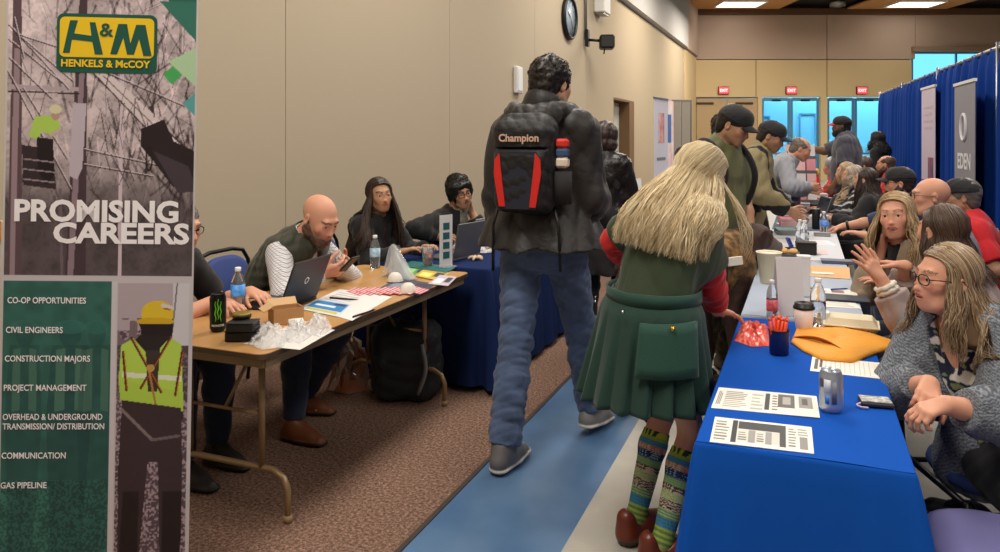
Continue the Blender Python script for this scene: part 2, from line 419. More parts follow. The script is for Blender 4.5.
# right and rear walls, ceiling
w = MB(); w.box((XR+.1, 14, 3.15), (.2, 38, 6.3)); S(w.build('wall_right', m_wall))
w = MB(); w.box((3.5, Y0-.1, 3.15), (14.6, .2, 6.3)); S(w.build('wall_rear', m_wall))
w = MB(); w.box((3.5, 14, 6.35), (16, 40, .1)); S(w.build('ceiling', m_dark))
# tan coffers with light fixtures, hung under the dark ceiling
n_ = 0
def coffer(c, hw, hl, lw_, ll, rz, lab):
    global n_
    t = thing('ceiling_coffer', None, None, c, rz); S(t)
    b = MB(); b.box((0, 0, .05), (hw*2, hl*2, .06)); b.build('coffer_panel', m_tan, t)
    f_ = thing('ceiling_light', lab, 'ceiling light', (c[0], c[1], c[2]-.012), rz, 'ceiling light fixtures')
    b = MB()
    for q in (-1, 1): b.box((q*(lw_+.03), 0, 0), (.06, ll*2+.12, .06)); b.box((0, q*(ll+.03), 0), (lw_*2, .06, .06))
    b.build('frame', m_white, f_)
    b = MB(); b.box((0, 0, .005), (lw_*2, ll*2, .02)); b.build('diffuser', mat('light_diffuser', (1, .97, .9), .5, emit=3.2, emc=(1, .96, .88)), f_)
coffer(far(fs(744)-.55, 1.3)+Vector((0, 0, 6.1)), 1.75, 1.2, .70, .5, YAW, 'ceiling light panel above the row of red exit signs')
coffer(far(fs(909)-.5, 1.3)+Vector((0, 0, 6.1)), 1.75, 1.2, .74, .5, YAW, 'ceiling light panel near the high window over the blue drapes')
c = far(fs(826), .9)+Vector((0, 0, 6.08)); t = thing('recessed_light', 'small round recessed ceiling can between the two coffers', 'ceiling light', c)
b = MB(); b.lathe([(.0, .12), (.2, .12), (.2, 0), (.26, 0), (.26, .14)], seg=24, cap=False); b.build('housing', m_alu, t)
b = MB(); b.box((0, 0, .17), (.5, .5, .1)); b.build('mounting_plate', m_dark, t)
S_ = [(-1.6, v) for v in (.5, 5.5, 11, 17)]+[(3, v) for v in (.5, 5.5, 11, 17)]

# exit signs
m_exit = mat('exit_sign_face', rgb(255, 60, 60), .4, emit=1.6, emc=(1, .05, .08))
m_exitl = mat('exit_letters', rgb(255, 190, 180), .4, emit=1.6, emc=(1, .45, .4))
for px, lb in ((723, 'red exit sign over the closed tan doors'), (790.5, 'red exit sign over the first glass door, middle of the three'), (861, 'red exit sign over the glass door beside the blue drapes')):
    p = far(fs(px), .05); t = thing('exit_sign', lb, 'exit sign', (p.x, p.y, fz(90.5)), YAW, 'exit signs over the far doors')
    b = MB(); b.box((0, 0, 0), (.38, .08, .27), bev=.01); b.build('housing', m_black, t)
    b = MB(); b.box((0, -.045, 0), (.33, .012, .22)); b.build('face', m_exit, t)
    text_mesh('EXIT', .14, m_exitl, t, loc=(0, -.053, -.048), rot=(math.pi/2, 0, 0), bold=.004, align='CENTER')

# wall clock, projector-like speaker on a conduit, wall light
c = pt(568, 18, 12.3); t = thing('wall_clock', 'round black-rimmed clock high on the beige wall', 'clock', (XL+.04, c.y, c.z))
b = MB(); R = Ry(math.pi/2); b.lathe([(.33, -.04), (.36, -.03), (.36, .02), (.335, .04), (.31, .03), (.31, .0)], R=R, seg=40, cap=False); b.build('rim', m_black, t)
b = MB(); b.lathe([(.0, .0), (.32, .0), (.32, -.01), (0, -.01)], R=R, seg=40, cap=False); b.build('dial', mat('clock_dial', rgb(150, 168, 182), .3), t)
b = MB()
for k in range(12):
    a = k*math.pi/6; b.box((.004, .265*math.sin(a), .265*math.cos(a)), (.004, .012, .05), R=Rx(-a))
b.build('hour_marks', m_black, t)
for nm, a, l, wd in (('hour_hand', 5.3, .15, .02), ('minute_hand', 2.5, .23, .014)):
    b = MB(); b.box((.012, math.sin(a)*l/2, math.cos(a)*l/2), (.006, wd, l), R=Rx(-a)); b.build(nm, m_black, t)
def onleft(px, x=XL):
    r = (px-500)/F; c_, s_ = math.cos(YAW), math.sin(YAW)
    return (-x*c_-r*x*s_)/(s_-r*c_)
v = onleft(516); y = -XL*math.sin(YAW)+v*math.cos(YAW)
t = thing('wall_sconce', 'slim white box mounted on the beige wall left of the tall walker', 'wall box', (XL+.03, v, CAMZ+(HZ-80)/F*y))
b = MB(); b.box((0, 0, 0), (.06, .22, .36), bev=.012); b.build('housing', m_white, t); b = MB(); b.box((.034, 0, 0), (.01, .16, .3), bev=.004); b.build('cover', mat('frosted_cover', rgb(236, 238, 240), .3), t)
v = onleft(584); y = -XL*math.sin(YAW)+v*math.cos(YAW); zc = CAMZ+(HZ-40)/F*y
t = thing('wall_speaker_mount', 'black speaker on a bracket at the foot of a wall conduit', 'speaker', (XL+.03, v, zc))
b = MB(); b.tube([(0, 0, 0), (0, 0, 1.7)], .025); b.build('conduit', m_alu, t)
b = MB(); b.box((.03, 0, .03), (.06, .12, .3), bev=.01); b.build('bracket', m_black, t)
b = MB(); b.tube([(.04, 0, 0), (.25, .05, -.02)], .025); b.build('arm', m_black, t)
b = MB(); b.box((.36, .08, -.05), (.26, .34, .24), bev=.03, R=Rz(.3)); b.tube([(.33, .05, -.15), (.33, .0, -.26)], .012); b.build('speaker_box', m_black, t)
v = onleft(597); y = -XL*math.sin(YAW)+v*math.cos(YAW); zc = CAMZ+(HZ-4)/F*y
t = thing('junction_box', 'white box on the wall above the black speaker', 'wall box', (XL+.1, v, zc)); b = MB(); b.box((0, 0, 0), (.2, .5, .38), bev=.02); b.build('housing', m_white, t)
b = MB(); b.box((0, 0, -.2), (.14, .4, .03)); b.build('base_flange', m_alu, t)

# folding partition by the far corner
p = at(681, 22, 0); t = thing('folding_partition', 'grey panel partition standing by the far left corner', 'partition', (p.x, p.y, 0), .55)
m_part = mat('partition_grey', rgb(146, 142, 138), .7)
for k in range(2):
    b = MB(); b.box((-.15+.3*k, 0, 1.33), (.28, .05, 2.6), bev=.01); b.build('panel', m_part, t)
b = MB(); b.box((0, 0, 2.65), (.62, .06, .04)); b.box((-.31, 0, 1.33), (.03, .06, 2.66)); b.box((.31, 0, 1.33), (.03, .06, 2.66)); b.build('frame', m_alu, t)

# ---------------------------------------------------------------- pipe and drape
CA, CB, CC = Vector((1.40, 16.7, 0)), Vector((1.73, 8.45, 0)), Vector((1.95, 2.0, 0))
m_drape = mat('blue_drape', rgb(18, 62, 148), .75, spec=.15, bump=.05, bscale=200)
t = thing('pipe_and_drape', 'long run of royal blue drapes hung on a pipe behind the seated row', 'drapes', CA)
def drape(a, b_, seed, name='drape_panel'):
    rs = random.Random(seed); L = (b_-a).length; d = (b_-a)/L; nrm = Vector((d.y, -d.x, 0)); n = int(L/.018)
    ph = [rs.uniform(0, 6.28) for _ in range(4)]
    off = []
    for i in range(n):
        s = i/(n-1)*L
        off.append(.058*math.sin(s*2*math.pi/.34+1.3*math.sin(s*2.1+ph[0])+ph[1])+.018*math.sin(s*2*math.pi/.11+ph[2]+math.sin(s*3)))
    zs = [2.44, 2.40, 2.36, 2.2, 1.5, .8, .02]
    def fn(u, v):
        i = round(u*(n-1)); j = round(v*(len(zs)-1)); s = u*L
        amp = (.35, .25, .6, .85, 1, 1.1, 1.2)[j]; sag = -.012*abs(math.sin(s*math.pi/1.0)) if j < 3 else 0
        p = a+d*s+nrm*off[i]*amp; return (p.x-CA.x, p.y-CA.y, zs[j]+sag)
    m = MB(); m.grid(n, len(zs), fn); m.build(name, m_drape, t, fix=False, solid=.006)
pts = []
def lerp(a, b_, k): return a+(b_-a)*k
segs = [(lerp(CA, CB, k/3), lerp(CA, CB, (k+1)/3)) for k in range(3)]+[(lerp(CB, CC, k/3), lerp(CB, CC, (k+1)/3)) for k in range(3)]
for i, (a, b_) in enumerate(segs): drape(a, b_, i)
drape(CA, CA+Vector((3.0, .3, 0)), 99)
for i, (a, b_) in enumerate(segs):
    m = MB(); m.tube([(a.x-CA.x-.01, a.y-CA.y, 0), (a.x-CA.x-.01, a.y-CA.y, 2.47)], .022); m.lathe([(.2, 0), (.2, .01)], c=(a.x-CA.x-.01+.1, a.y-CA.y, 0), seg=20); m.build('upright', m_alu, t)
m = MB(); m.tube([CA-CA+Vector((0, 0, 2.42)), CB-CA+Vector((0, 0, 2.42)), CC-CA+Vector((0, 0, 2.42))], .02); m.build('crossbar', m_alu, t)
# ---------------------------------------------------------------- pull-up banner
def vnoise(U, V_, f, seed):
    rs = np.random.RandomState(seed); g = rs.rand(64, 64); x = U*f; y = V_*f
    xi = np.floor(x).astype(int); yi = np.floor(y).astype(int); fx = x-xi; fy = y-yi; fx = fx*fx*(3-2*fx); fy = fy*fy*(3-2*fy)
    G = lambda a, b: g[a % 64, b % 64]
    return (G(xi, yi)*(1-fx)+G(xi+1, yi)*fx)*(1-fy)+(G(xi, yi+1)*(1-fx)+G(xi+1, yi+1)*fx)*fy
def inpoly(X, Y, poly):
    r = np.zeros(X.shape, bool); n = len(poly)
    for i in range(n):
        x1, y1 = poly[i]; x2, y2 = poly[(i+1) % n]
        if y1 == y2: continue
        r ^= ((Y < y1) != (Y < y2)) & (X < (x2-x1)*(Y-y1)/(y2-y1)+x1)
    return r
def segd(X, Y, a, b):
    dx, dy = b[0]-a[0], b[1]-a[1]; t = np.clip(((X-a[0])*dx+(Y-a[1])*dy)/(dx*dx+dy*dy+1e-9), 0, 1)
    return np.hypot(X-a[0]-t*dx, Y-a[1]-t*dy)
def srgb(c): return np.array(rgb(*c))
class Paint:
    def __init__(s, X, Y): s.X, s.Y = X, Y; s.c = np.zeros(X.shape+(3,))
    def fill(s, m, c, a=1): s.c[m] = s.c[m]*(1-a)+srgb(c)*a
    def poly(s, p, c, a=1): s.fill(inpoly(s.X, s.Y, p), c, a)
    def line(s, a, b, w_, c, al=1): s.fill(segd(s.X, s.Y, a, b) < w_/2, c, al)
    def ell(s, cx, cy, rx, ry, c, a=1): s.fill(((s.X-cx)/rx)**2+((s.Y-cy)/ry)**2 < 1, c, a)
BW0, BW1 = 5, 192
gx = np.arange(BW0, BW1+.01, .7); gy = np.arange(-24, 592, .8)
BX, BY = np.meshgrid(gx, gy)
P = Paint(BX, BY)
n1 = vnoise(BX, BY, .09, 1); n2 = vnoise(BX, BY, .35, 2); n3 = vnoise(BX+8*vnoise(BX, BY, .08, 5), BY*.35, .45, 3); n4 = vnoise(BX*.5+BY*.5, BY-BX, .3, 4)
base = np.clip(.66+.35*(n1-.5)-.12*(n2 > .6), .05, 1)
for k_ in range(260):
    rs = random.Random(500+k_); ax_, ay_ = rs.choice((rs.uniform(20, 192), rs.uniform(110, 192))), rs.uniform(-10, 250); an = rs.gauss(1.57, .45); l = rs.uniform(14, 60); bx_, by_ = ax_+l*math.cos(an), ay_-l*math.sin(an); w_ = rs.choice((.7, 1.1, 1.8, 2.6)); x0, x1 = min(ax_, bx_)-4, max(ax_, bx_)+4; i0, i1 = np.searchsorted(gx, x0), np.searchsorted(gx, x1); j0, j1 = np.searchsorted(gy, by_-4), np.searchsorted(gy, ay_+4)
    if i1 > i0 and j1 > j0: d_ = segd(BX[j0:j1, i0:i1], BY[j0:j1, i0:i1], (ax_, ay_), (bx_, by_)); base[j0:j1, i0:i1] += np.where(d_ < w_/2, -.30 if k_ % 4 else .16, 0)
base = np.clip(base, .04, 1)
sky = np.clip((60-BY)/60, 0, 1)*np.clip((70-BX)/60, 0, 1); base = np.clip(base+.35*sky, 0, 1)
fall = np.clip((BY-150)/60, 0, 1); base = base*(1-.80*fall)
lo, hi = srgb((46, 36, 42)), srgb((240, 222, 226)); P.c[:] = lo+(hi-lo)*(base[..., None]**1.25)
P.poly([(11, -24), (19, -24), (24, 277), (10, 277)], (92, 72, 80)); P.poly([(13, 50), (19, 50), (17, 277), (12, 277)], (150, 130, 138))
P.poly([(76, -24), (83, -24), (86, 277), (66, 277)], (70, 54, 62)); P.poly([(77, 60), (82, 60), (74, 277), (68, 277)], (140, 122, 132))
P.poly([(71, 103), (84, 104), (81, 168), (76, 180), (68, 176)], (188, 176, 188)); P.line((118, 70), (119, 277), 3.6, (206, 188, 198)); P.line((60, 190), (63, 277), 3, (110, 95, 104))
P.poly([(8, 86), (76, 88), (76, 92), (8, 91)], (176, 160, 168)); P.line((8, 93), (76, 94), 1.4, (50, 38, 44))
P.poly([(86, 70), (102, 72), (154, 120), (196, 158), (196, 170), (146, 132)], (70, 54, 60)); P.poly([(88, 70), (105, 72), (157, 120), (147, 131)], (214, 200, 202)); P.line((100, 76), (150, 124), 1.2, (120, 100, 108)); P.line((150, 121), (196, 163), 3.4, (225, 214, 216))
for a, b in (((5, 25), (66, 90)), ((5, 40), (60, 84)), ((14, 36), (60, 50)), ((5, 70), (70, 190)), ((20, 40), (70, 82)), ((22, 90), (66, 160)), ((82, 150), (190, 172)), ((82, 165), (150, 176)), ((100, 72), (180, 105)), ((8, 60), (50, 100)), ((12, 20), (22, 60))):
    P.line(a, b, 1.1, (58, 44, 52)); P.line((a[0]+1, a[1]-1.2), (b[0]+1, b[1]-1.2), .8, (214, 200, 206))
for k in range(46):
    rs = random.Random(k); a = (rs.uniform(95, 192), rs.uniform(60, 190)); an = rs.uniform(1.1, 2.1); l = rs.uniform(12, 40)
    P.line(a, (a[0]+l*math.cos(an), a[1]-l*math.sin(an)), rs.choice((.8, 1.2)), (60, 44, 52), .8)
P.poly([(138, 128), (160, 118), (170, 140), (196, 152), (196, 190), (170, 186), (150, 160), (138, 146)], (38, 28, 34)); P.poly([(150, 150), (185, 165), (194, 190), (175, 192)], (66, 56, 66))
for k in range(14): P.line((136+3*math.cos(k*.45)+10, 158+12*math.sin(k*.45)), (136+3*math.cos(k*.45+.45)+10, 158+12*math.sin(k*.45+.45)), 1.6, (24, 18, 22))
# the lineman
P.poly([(22, 146), (52, 150), (56, 190), (24, 186)], (52, 40, 48)); P.poly([(36, 138), (52, 140), (54, 176), (46, 186), (38, 172)], (28, 22, 28))
P.poly([(34, 118), (46, 116), (56, 120), (60, 130), (50, 136), (42, 132), (36, 140), (28, 138)], (172, 205, 92)); P.line((58, 130), (50, 136), 3, (196, 176, 160)); P.ell(54, 116, 4, 5, (180, 150, 130)); P.ell(54, 110, 6, 4.5, (214, 206, 170))
for k in range(3): P.line((24, 160+10*k), (54, 163+10*k), 1.4, (150, 134, 144))
# coloured corner
P.poly([(152, -24), (200, -24), (200, 46), (190, 40)], (46, 104, 92)); P.poly([(146, -24), (200, -24), (200, 20), (188, 34)], (40, 98, 84)); P.poly([(154, 0), (200, 0), (200, 50)], (50, 112, 98))
P.poly([(163, 60), (198, 42), (198, 92), (190, 84)], (172, 205, 164)); P.poly([(158, 73), (168, 64), (177, 74), (167, 83)], (72, 166, 92)); P.poly([(178, 102), (200, 82), (200, 124)], (88, 160, 160))
# lower half
low = BY > 276; P.fill(low, (196, 190, 196)); pan = (BY > 281) & (BX < 112); P.fill(pan, (50, 100, 92))
g1 = vnoise(BX, BY, .12, 7); g2 = vnoise(BX, BY, .6, 8)
P.c[pan] = P.c[pan]*(.8+.4*g1[pan, None])
def ghost(cx, s, a):
    for c, p in (((26, 62, 66), [(cx-16*s, 345), (cx+16*s, 345), (cx+20*s, 420), (cx+12*s, 552), (cx-14*s, 552), (cx-20*s, 420)]), ((96, 140, 120), [(cx-12*s, 350), (cx-4*s, 348), (cx-4*s, 410), (cx-13*s, 412)]), ((96, 140, 120), [(cx+5*s, 348), (cx+13*s, 350), (cx+14*s, 412), (cx+5*s, 410)])):
        m = inpoly(BX, BY, p) & pan; P.fill(m, c, a)
    P.fill((((BX-cx)/(10*s))**2+((BY-334)/13)**2 < 1) & pan, (24, 66, 68), a); P.fill((((BX-cx)/(14*s))**2+((BY-327)/7)**2 < 1) & pan, (58, 120, 112), a)
ghost(72, 1.1, .5); ghost(28, .9, .4); ghost(98, .9, .4)
m = pan & (BY > 480); P.c[m] = P.c[m]*(.75+.6*(g2[m, None] > .5))
P.fill((BY > 281) & (BX > 112) & (BX < 117), (206, 200, 206)); ph = (BY > 283) & (BX > 118) & (BX < 188)
P.fill(ph & (BY < 330), (178, 164, 172)); m = ph & (BY >= 330); P.c[m] = srgb((84, 70, 78)) + (srgb((170, 150, 160))-srgb((84, 70, 78)))*(np.clip((g2[m, None]-.45)*4, 0, 1))
P.fill(ph & (BY > 318) & (BY < 345) & (g1 > .45), (120, 104, 112)); P.fill(ph & (BY > 345) & (BY < 400), (70, 58, 64), .6)
P.fill(ph & (BX > 172) & (BY < 345), (206, 202, 210)); P.line((176, 283), (172, 330), 1.4, (110, 104, 116))
P.poly([(137, 318), (172, 318), (170, 338), (160, 346), (146, 344)], (34, 26, 30)); P.poly([(126, 350), (140, 335), (168, 335), (180, 345), (184, 420), (124, 420)], (40, 34, 36))
P.poly([(122, 345), (134, 338), (146, 352), (150, 396), (128, 402), (120, 380)], (182, 214, 86)); P.poly([(160, 348), (170, 337), (181, 344), (184, 404), (156, 394)], (182, 214, 86)); P.poly([(120, 380), (184, 392), (184, 412), (122, 400)], (176, 208, 80))
P.poly([(124, 372), (182, 376), (182, 381), (124, 377)], (224, 230, 206)); P.poly([(146, 350), (160, 350), (158, 392), (149, 392)], (60, 50, 50))
for a, b in (((132, 338), (162, 392)), ((170, 338), (142, 388)), ((124, 352), (128, 390)), ((182, 352), (176, 395))): P.line(a, b, 2.6, (78, 34, 30)); P.line((a[0]+.8, a[1]), (b[0]+.8, b[1]), .9, (186, 96, 40))
P.line((150, 372), (164, 440), 2.2, (176, 128, 60)); P.ell(151, 368, 4, 4, (190, 150, 80))
P.poly([(124, 400), (182, 408), (184, 470), (183, 592), (164, 592), (160, 462), (150, 462), (140, 592), (122, 592), (121, 470)], (58, 46, 50)); P.poly([(126, 492), (142, 492), (140, 592), (122, 592)], (34, 28, 30)); P.poly([(165, 492), (184, 492), (183, 592), (165, 592)], (34, 28, 30))
P.line((124, 410), (154, 440), 3, (130, 116, 116)); P.line((154, 440), (180, 436), 3, (110, 98, 100))
P.ell(157, 313, 16, 13, (222, 190, 50)); P.fill(ph & (((BX-155)/18.5)**2+((BY-321)/4)**2 < 1), (206, 168, 40)); P.poly([(141, 324), (173, 324), (172, 336), (141, 334)], (34, 26, 30)); P.line((162, 305), (170, 307), 4, (214, 206, 200)); P.line((163, 308), (169, 309), 1.5, (170, 60, 50))
P.fill((BX < 7) | (BX > 190.5), (196, 190, 194))
pb = at(99, 2.5, 0)
ban = thing('pull_up_banner', 'tall printed pull-up banner reading PROMISING CAREERS, with a yellow and green logo', 'banner', pb, YAW+.05)
b = MB()
bv = np.stack([(BX-98.5)/300, np.zeros_like(BX), CAMZ-(BY-HZ)/300], -1).reshape(-1, 3)
nx, ny = len(gx), len(gy); ii = (np.arange(ny-1)[:, None]*nx+np.arange(nx-1)[None]).ravel(); fcs = np.stack([ii+nx, ii+nx+1, ii+1, ii], 1)
me = bpy.data.meshes.new('printed_sheet'); me.from_pydata(bv.tolist(), [], fcs.tolist()); me.update()
ca = me.color_attributes.new('Col', 'FLOAT_COLOR', 'POINT'); cc = np.ones((nx*ny, 4), np.float32); cc[:, :3] = P.c.reshape(-1, 3); ca.data.foreach_set('color', cc.ravel())
sh = link('printed_sheet', me, mat('banner_print', rough=.45, vcol=True), ban); tilt = .0175
sh.rotation_euler = (0, tilt, 0); sh.location = (-.021, 0, 0)
b = MB(); b.box((0, .03, .05), (.7, .12, .09), bev=.02); b.build('base', m_alu, ban)
b = MB(); b.tube([(0, .04, .09), (0, .03, 2.06)], .012); b.build('support_pole', m_alu, ban)
b = MB(); b.box(((98.5-98.5)/300+.033, .0, 2.085), (.64, .02, .03), R=Ry(tilt)); b.build('top_rail', m_alu, ban)
m_btxt = mat('banner_lettering', rgb(244, 240, 244), .5)
def bpos(px, py): return ((px-98.5)/300, -.0012, CAMZ-(py-HZ)/300)
lg = bpy.data.objects.new('lettering', None)
def fit(body, x0, x1, base, cap, m, par, bold=0, y=-.0014, name='lettering', sc=300, conv=bpos, rotz=0):
    sz = cap/sc/.7; t = text_mesh(body, sz, m, par, name=name, bold=bold*sz, ext=.0002)
    w0 = max(v.co.x for v in t.data.vertices)-min(v.co.x for v in t.data.vertices); mn = min(v.co.x for v in t.data.vertices); k = (x1-x0)/sc/w0
    t.data.transform(Matrix.Translation((-mn, 0, 0))); t.data.transform(Matrix.Diagonal((k, 1, 1, 1)))
    p = conv(x0, base); t.location = (p[0], y, p[2]); t.rotation_euler = (math.pi/2, 0, 0); return t
for tx, x0, x1, bs, cp, bo in (('PROMISING', 16, 176, 221, 20.5, .035), ('CAREERS', 54, 187, 242.5, 19.5, .035), ('CO-OP OPPORTUNITIES', 11, 87, 303.5, 6, .012), ('CIVIL ENGINEERS', 10, 65, 333, 6, .012), ('CONSTRUCTION MAJORS', 9.5, 92, 361.5, 6, .012),
                          ('PROJECT MANAGEMENT', 9, 89, 390.5, 6, .012), ('OVERHEAD & UNDERGROUND', 8.5, 105, 419.5, 6, .012), ('TRANSMISSION/ DISTRIBUTION', 8.5, 107, 429, 6, .012), ('COMMUNICATION', 8, 70, 458, 6, .012), ('GAS PIPELINE', 7.5, 52, 487.5, 6, .012)):
    t = fit(tx, x0, x1, bs, cp, m_btxt, sh, bo)
m_lgreen = mat('logo_green', rgb(26, 84, 70), .45); m_lyel = mat('logo_yellow', rgb(234, 196, 36), .45)
def rrect(x0, x1, y0, y1, r, n=6):
    o = []
    for cx, cy, a0 in ((x1-r, y0+r, -90), (x1-r, y1-r, 0), (x0+r, y1-r, 90), (x0+r, y0+r, 180)):
        for k in range(n+1): a = math.radians(a0+90*k/n); o.append((cx+r*math.cos(a), cy+r*math.sin(a)))
    return o
def flat(polys, m, name, y, par=sh):
    b = MB()
    for p in polys:
        q = [((x-98.5)/300, y_) for x, y_ in p]; n = len(q)
        vs = [(x, y, CAMZ-(z-HZ)/300) for x, z in q]+[(x, y+.0008, CAMZ-(z-HZ)/300) for x, z in q]
        b.add(vs, [tuple(range(n)), tuple(range(n, 2*n))[::-1]]+[(i, n+i, n+(i+1) % n, (i+1) % n) for i in range(n)])
    return b.build(name, m, par)
lo_ = flat([rrect(54, 152, 14, 73, 7)], m_lgreen, 'logo', -.0012)
flat([rrect(57, 149, 17.5, 57.5, 5)], m_lyel, 'logo_field', -.0022, lo_)
flat([[(67, 21), (74.5, 21), (71, 34), (88, 36), (86, 22.5), (91.5, 22.5), (99.5, 54.5), (91.5, 54.5), (89, 42), (69, 40), (67, 53.5), (60.5, 53.5)],
      [(106.5, 54), (113, 54), (119, 37), (123, 54), (129.5, 54), (134.5, 38), (139, 55), (147, 55), (140.5, 24), (131.5, 24), (126, 43), (122.5, 23.5), (114, 23.5)]], m_lgreen, 'logo_letters', -.0032, lo_)
fit('&', 96, 109.5, 36, 13, m_lgreen, lo_, .02, -.0034, 'ampersand')
fit('HENKELS & McCOY', 59, 146, 67, 7, m_lyel, lo_, .03, -.0034, 'logo_name')

# a second banner stand whose edge just shows past the first one
t = thing('sign_stand', 'white sign with an orange top band, left of the printed banner', 'sign', at(-42, 3.0, 0), YAW)
b = MB(); b.box((0, 0, .62), (.36, .02, 1.2), bev=.004); b.build('panel', mat('sign_white', rgb(206, 200, 190), .5), t)
b = MB(); b.box((0, -.012, 1.18), (.36, .004, .08)); b.build('band', mat('sign_orange', rgb(214, 150, 60), .5), t)
b = MB(); b.box((0, 0, .012), (.4, .3, .024), bev=.008); b.build('base', m_alu, t)

# ---------------------------------------------------------------- tables and cloths
m_oak = mat('oak_laminate', rgb(196, 152, 98), .3, col2=rgb(180, 134, 82), vscale=6, stretch=(1, .15, 1))
m_edge = mat('dark_table_edge', rgb(78, 60, 46), .5); m_bronze = mat('tan_tube', rgb(150, 124, 90), .35, .3)
TZ_ = .74
def bent_leg(b, x0, x1, y, r=.0135):
    xm = (x0+x1)/2
    for x in (x0+.13, x1-.13): b.tube([(x, y, TZ_-.05), (x, y, .2)], r)
    b.tube([(x0, y, .008), (x0, y, .13), (x0+.02, y, .175), (x0+.07, y, .2), (x1-.07, y, .2), (x1-.02, y, .175), (x1, y, .13), (x1, y, .008)], r)
def folding_table(name, label, x0, x1, y0, y1, top=m_oak, group=None, edge=m_edge):
    t = thing(name, label, 'table', ((x0+x1)/2, (y0+y1)/2, 0), 0, group); hx, hy = (x1-x0)/2, (y1-y0)/2
    r = .04; pl = rrect(-hx, hx, -hy, hy, r)
    b = MB(); b.prism(pl, TZ_-.003, TZ_); b.build('tabletop', top, t)
    b = MB(); b.prism([(x*1.002, y*1.001) for x, y in pl], TZ_-.022, TZ_-.003); b.build('edge_band', edge, t)
    b = MB()
    for q in (-1, 1): b.box((q*(hx-.03), 0, TZ_-.042), (.02, 2*hy-.08, .04)); b.box((0, q*(hy-.04), TZ_-.042), (2*hx-.06, .02, .04))
    b.build('apron_rail', m_bronze, t)
    for q in (-1, 1):
        b = MB(); bent_leg(b, -hx+.06, hx-.06, q*(hy-.22)); l = b.build('leg', m_bronze, t)
        b = MB(); b.tube([(0, q*(hy-.22), .42), (0, q*(hy-.45), TZ_-.06)], .008); b.tube([(-hx+.19, q*(hy-.22), .42), (hx-.19, q*(hy-.22), .42)], .008); b.build('brace', m_bronze, l)
        for x in (-hx+.06, hx-.06):
            b = MB(); b.tube([(x, q*(hy-.22), 0), (x, q*(hy-.22), .03)], .018); b.build('rubber_foot', mat('rubber_foot', rgb(150, 126, 92), .7), l)
    return t
def cloth(label, x0, x1, y0, y1, m, seed=0, drop=.71, group=None, flare=.03, wave=.016, lam=.16, name='tablecloth', cat='tablecloth', tight=False):
    """cloth lying on the top with folds hanging all round; bigger folds at the corners"""
    rs = random.Random(seed); cx, cy = (x0+x1)/2, (y0+y1)/2; hx, hy = (x1-x0)/2+.008, (y1-y0)/2+.008
    ring = []
    def seg(ax, ay, bx, by, nx_, ny_, n):
        L = math.hypot(bx-ax, by-ay)
        for i in range(n):
            k = i/n; e = min(k, 1-k)*L; ring.append((ax+(bx-ax)*k, ay+(by-ay)*k, nx_, ny_, e))
    res = .014; seg(-hx, -hy, hx, -hy, 0, -1, int(2*hx/res)); seg(hx, -hy, hx, hy, 1, 0, int(2*hy/res)); seg(hx, hy, -hx, hy, 0, 1, int(2*hx/res)); seg(-hx, hy, -hx, -hy, -1, 0, int(2*hy/res))
    n = len(ring); ph = rs.uniform(0, 6.28); zs = [TZ_+.004, TZ_+.002, TZ_-.008, TZ_-.06, TZ_-.2, TZ_-.4, TZ_-.55, TZ_+.004-drop]
    vs = []
    for j, z in enumerate(zs):
        dn = max(0, (TZ_-z)/drop)
        for i, (x, y, a, b_, e) in enumerate(ring):
            s = i*res; cornr = math.exp(-(e/.1)**2)
            wv = wave*(1.6*math.sin(s*6.28/lam*.5+ph)+math.sin(s*6.28/lam+2*math.sin(s*1.7+ph)))*.5
            out = (-.006, .001, .004, .008, .012, .016, .018, .02)[j]+dn*(flare+wv*(.5+1.2*cornr)+.10*cornr*(.6+.4*math.cos(e*60)))
            d = 1/max(math.hypot(1, cornr*.9), 1); sx = math.copysign(1, x)*(1 if abs(abs(x)-hx) < .12 else 0); sy = math.copysign(1, y)*(1 if abs(abs(y)-hy) < .12 else 0)
            ox, oy = (a+sx*cornr*.5*(a == 0))*out, (b_+sy*cornr*.5*(b_ == 0))*out
            if tight: oy = max(-.012, min(.012, oy))
            if z < TZ_-.001 and abs(x+ox) < 0: pass
            vs.append((x+ox, y+oy, z+.004*math.sin(s*9+ph)*(j == len(zs)-1)))
    fs = [(j*n+i, j*n+(i+1) % n, (j+1)*n+(i+1) % n, (j+1)*n+i) for j in range(len(zs)-1) for i in range(n)]
    b = MB(); b.add(vs, fs, 0, True)
    # top
    nu, nv = 20, 40; base = len(b.v)
    b.grid(nu, nv, lambda u, v: (-hx*.995+2*hx*.995*u, -hy*.998+2*hy*.998*v, TZ_+.0045+.0012*math.sin(u*9+v*23+seed)*min(1, 8*min(u, 1-u))))
    o = b.build(name, m, None, (cx, cy, 0), fix=False); tag(o, label, cat, group); return o
folding_table('folding_table', 'oak-topped folding table with tan tube legs, beside the printed banner', -2.63, -1.87, 2.26, 4.12)
folding_table('folding_table', 'folding table under the navy cloth beyond the oak-topped table', -2.60, -1.80, 4.24, 6.07)
m_navy = mat('navy_cloth', rgb(26, 42, 84), .9, spec=.1, bump=.03, bscale=250)
cloth('navy tablecloth hanging beside the tall walker with the backpack', -2.60, -1.80, 4.24, 6.07, m_navy, 3, wave=.03)
m_royal = mat('royal_blue_cloth', rgb(16, 76, 168), .9, spec=.1, bump=.03, bscale=250)
folding_table('folding_table', 'folding table under the bright royal blue cloth', -.26, .24, 2.05, 3.52)
cloth('bright royal blue tablecloth on the nearest right-hand table', -.26, .24, 2.05, 3.52, m_royal, 8, flare=.015, wave=.006, lam=.3)
m_gcl = mat('grey_blue_cloth', rgb(160, 170, 188), .75, bump=.03, bscale=250); m_gcl2 = mat('pale_cloth', rgb(196, 198, 204), .75); m_bcl = mat('slate_cloth', rgb(92, 102, 122), .8)
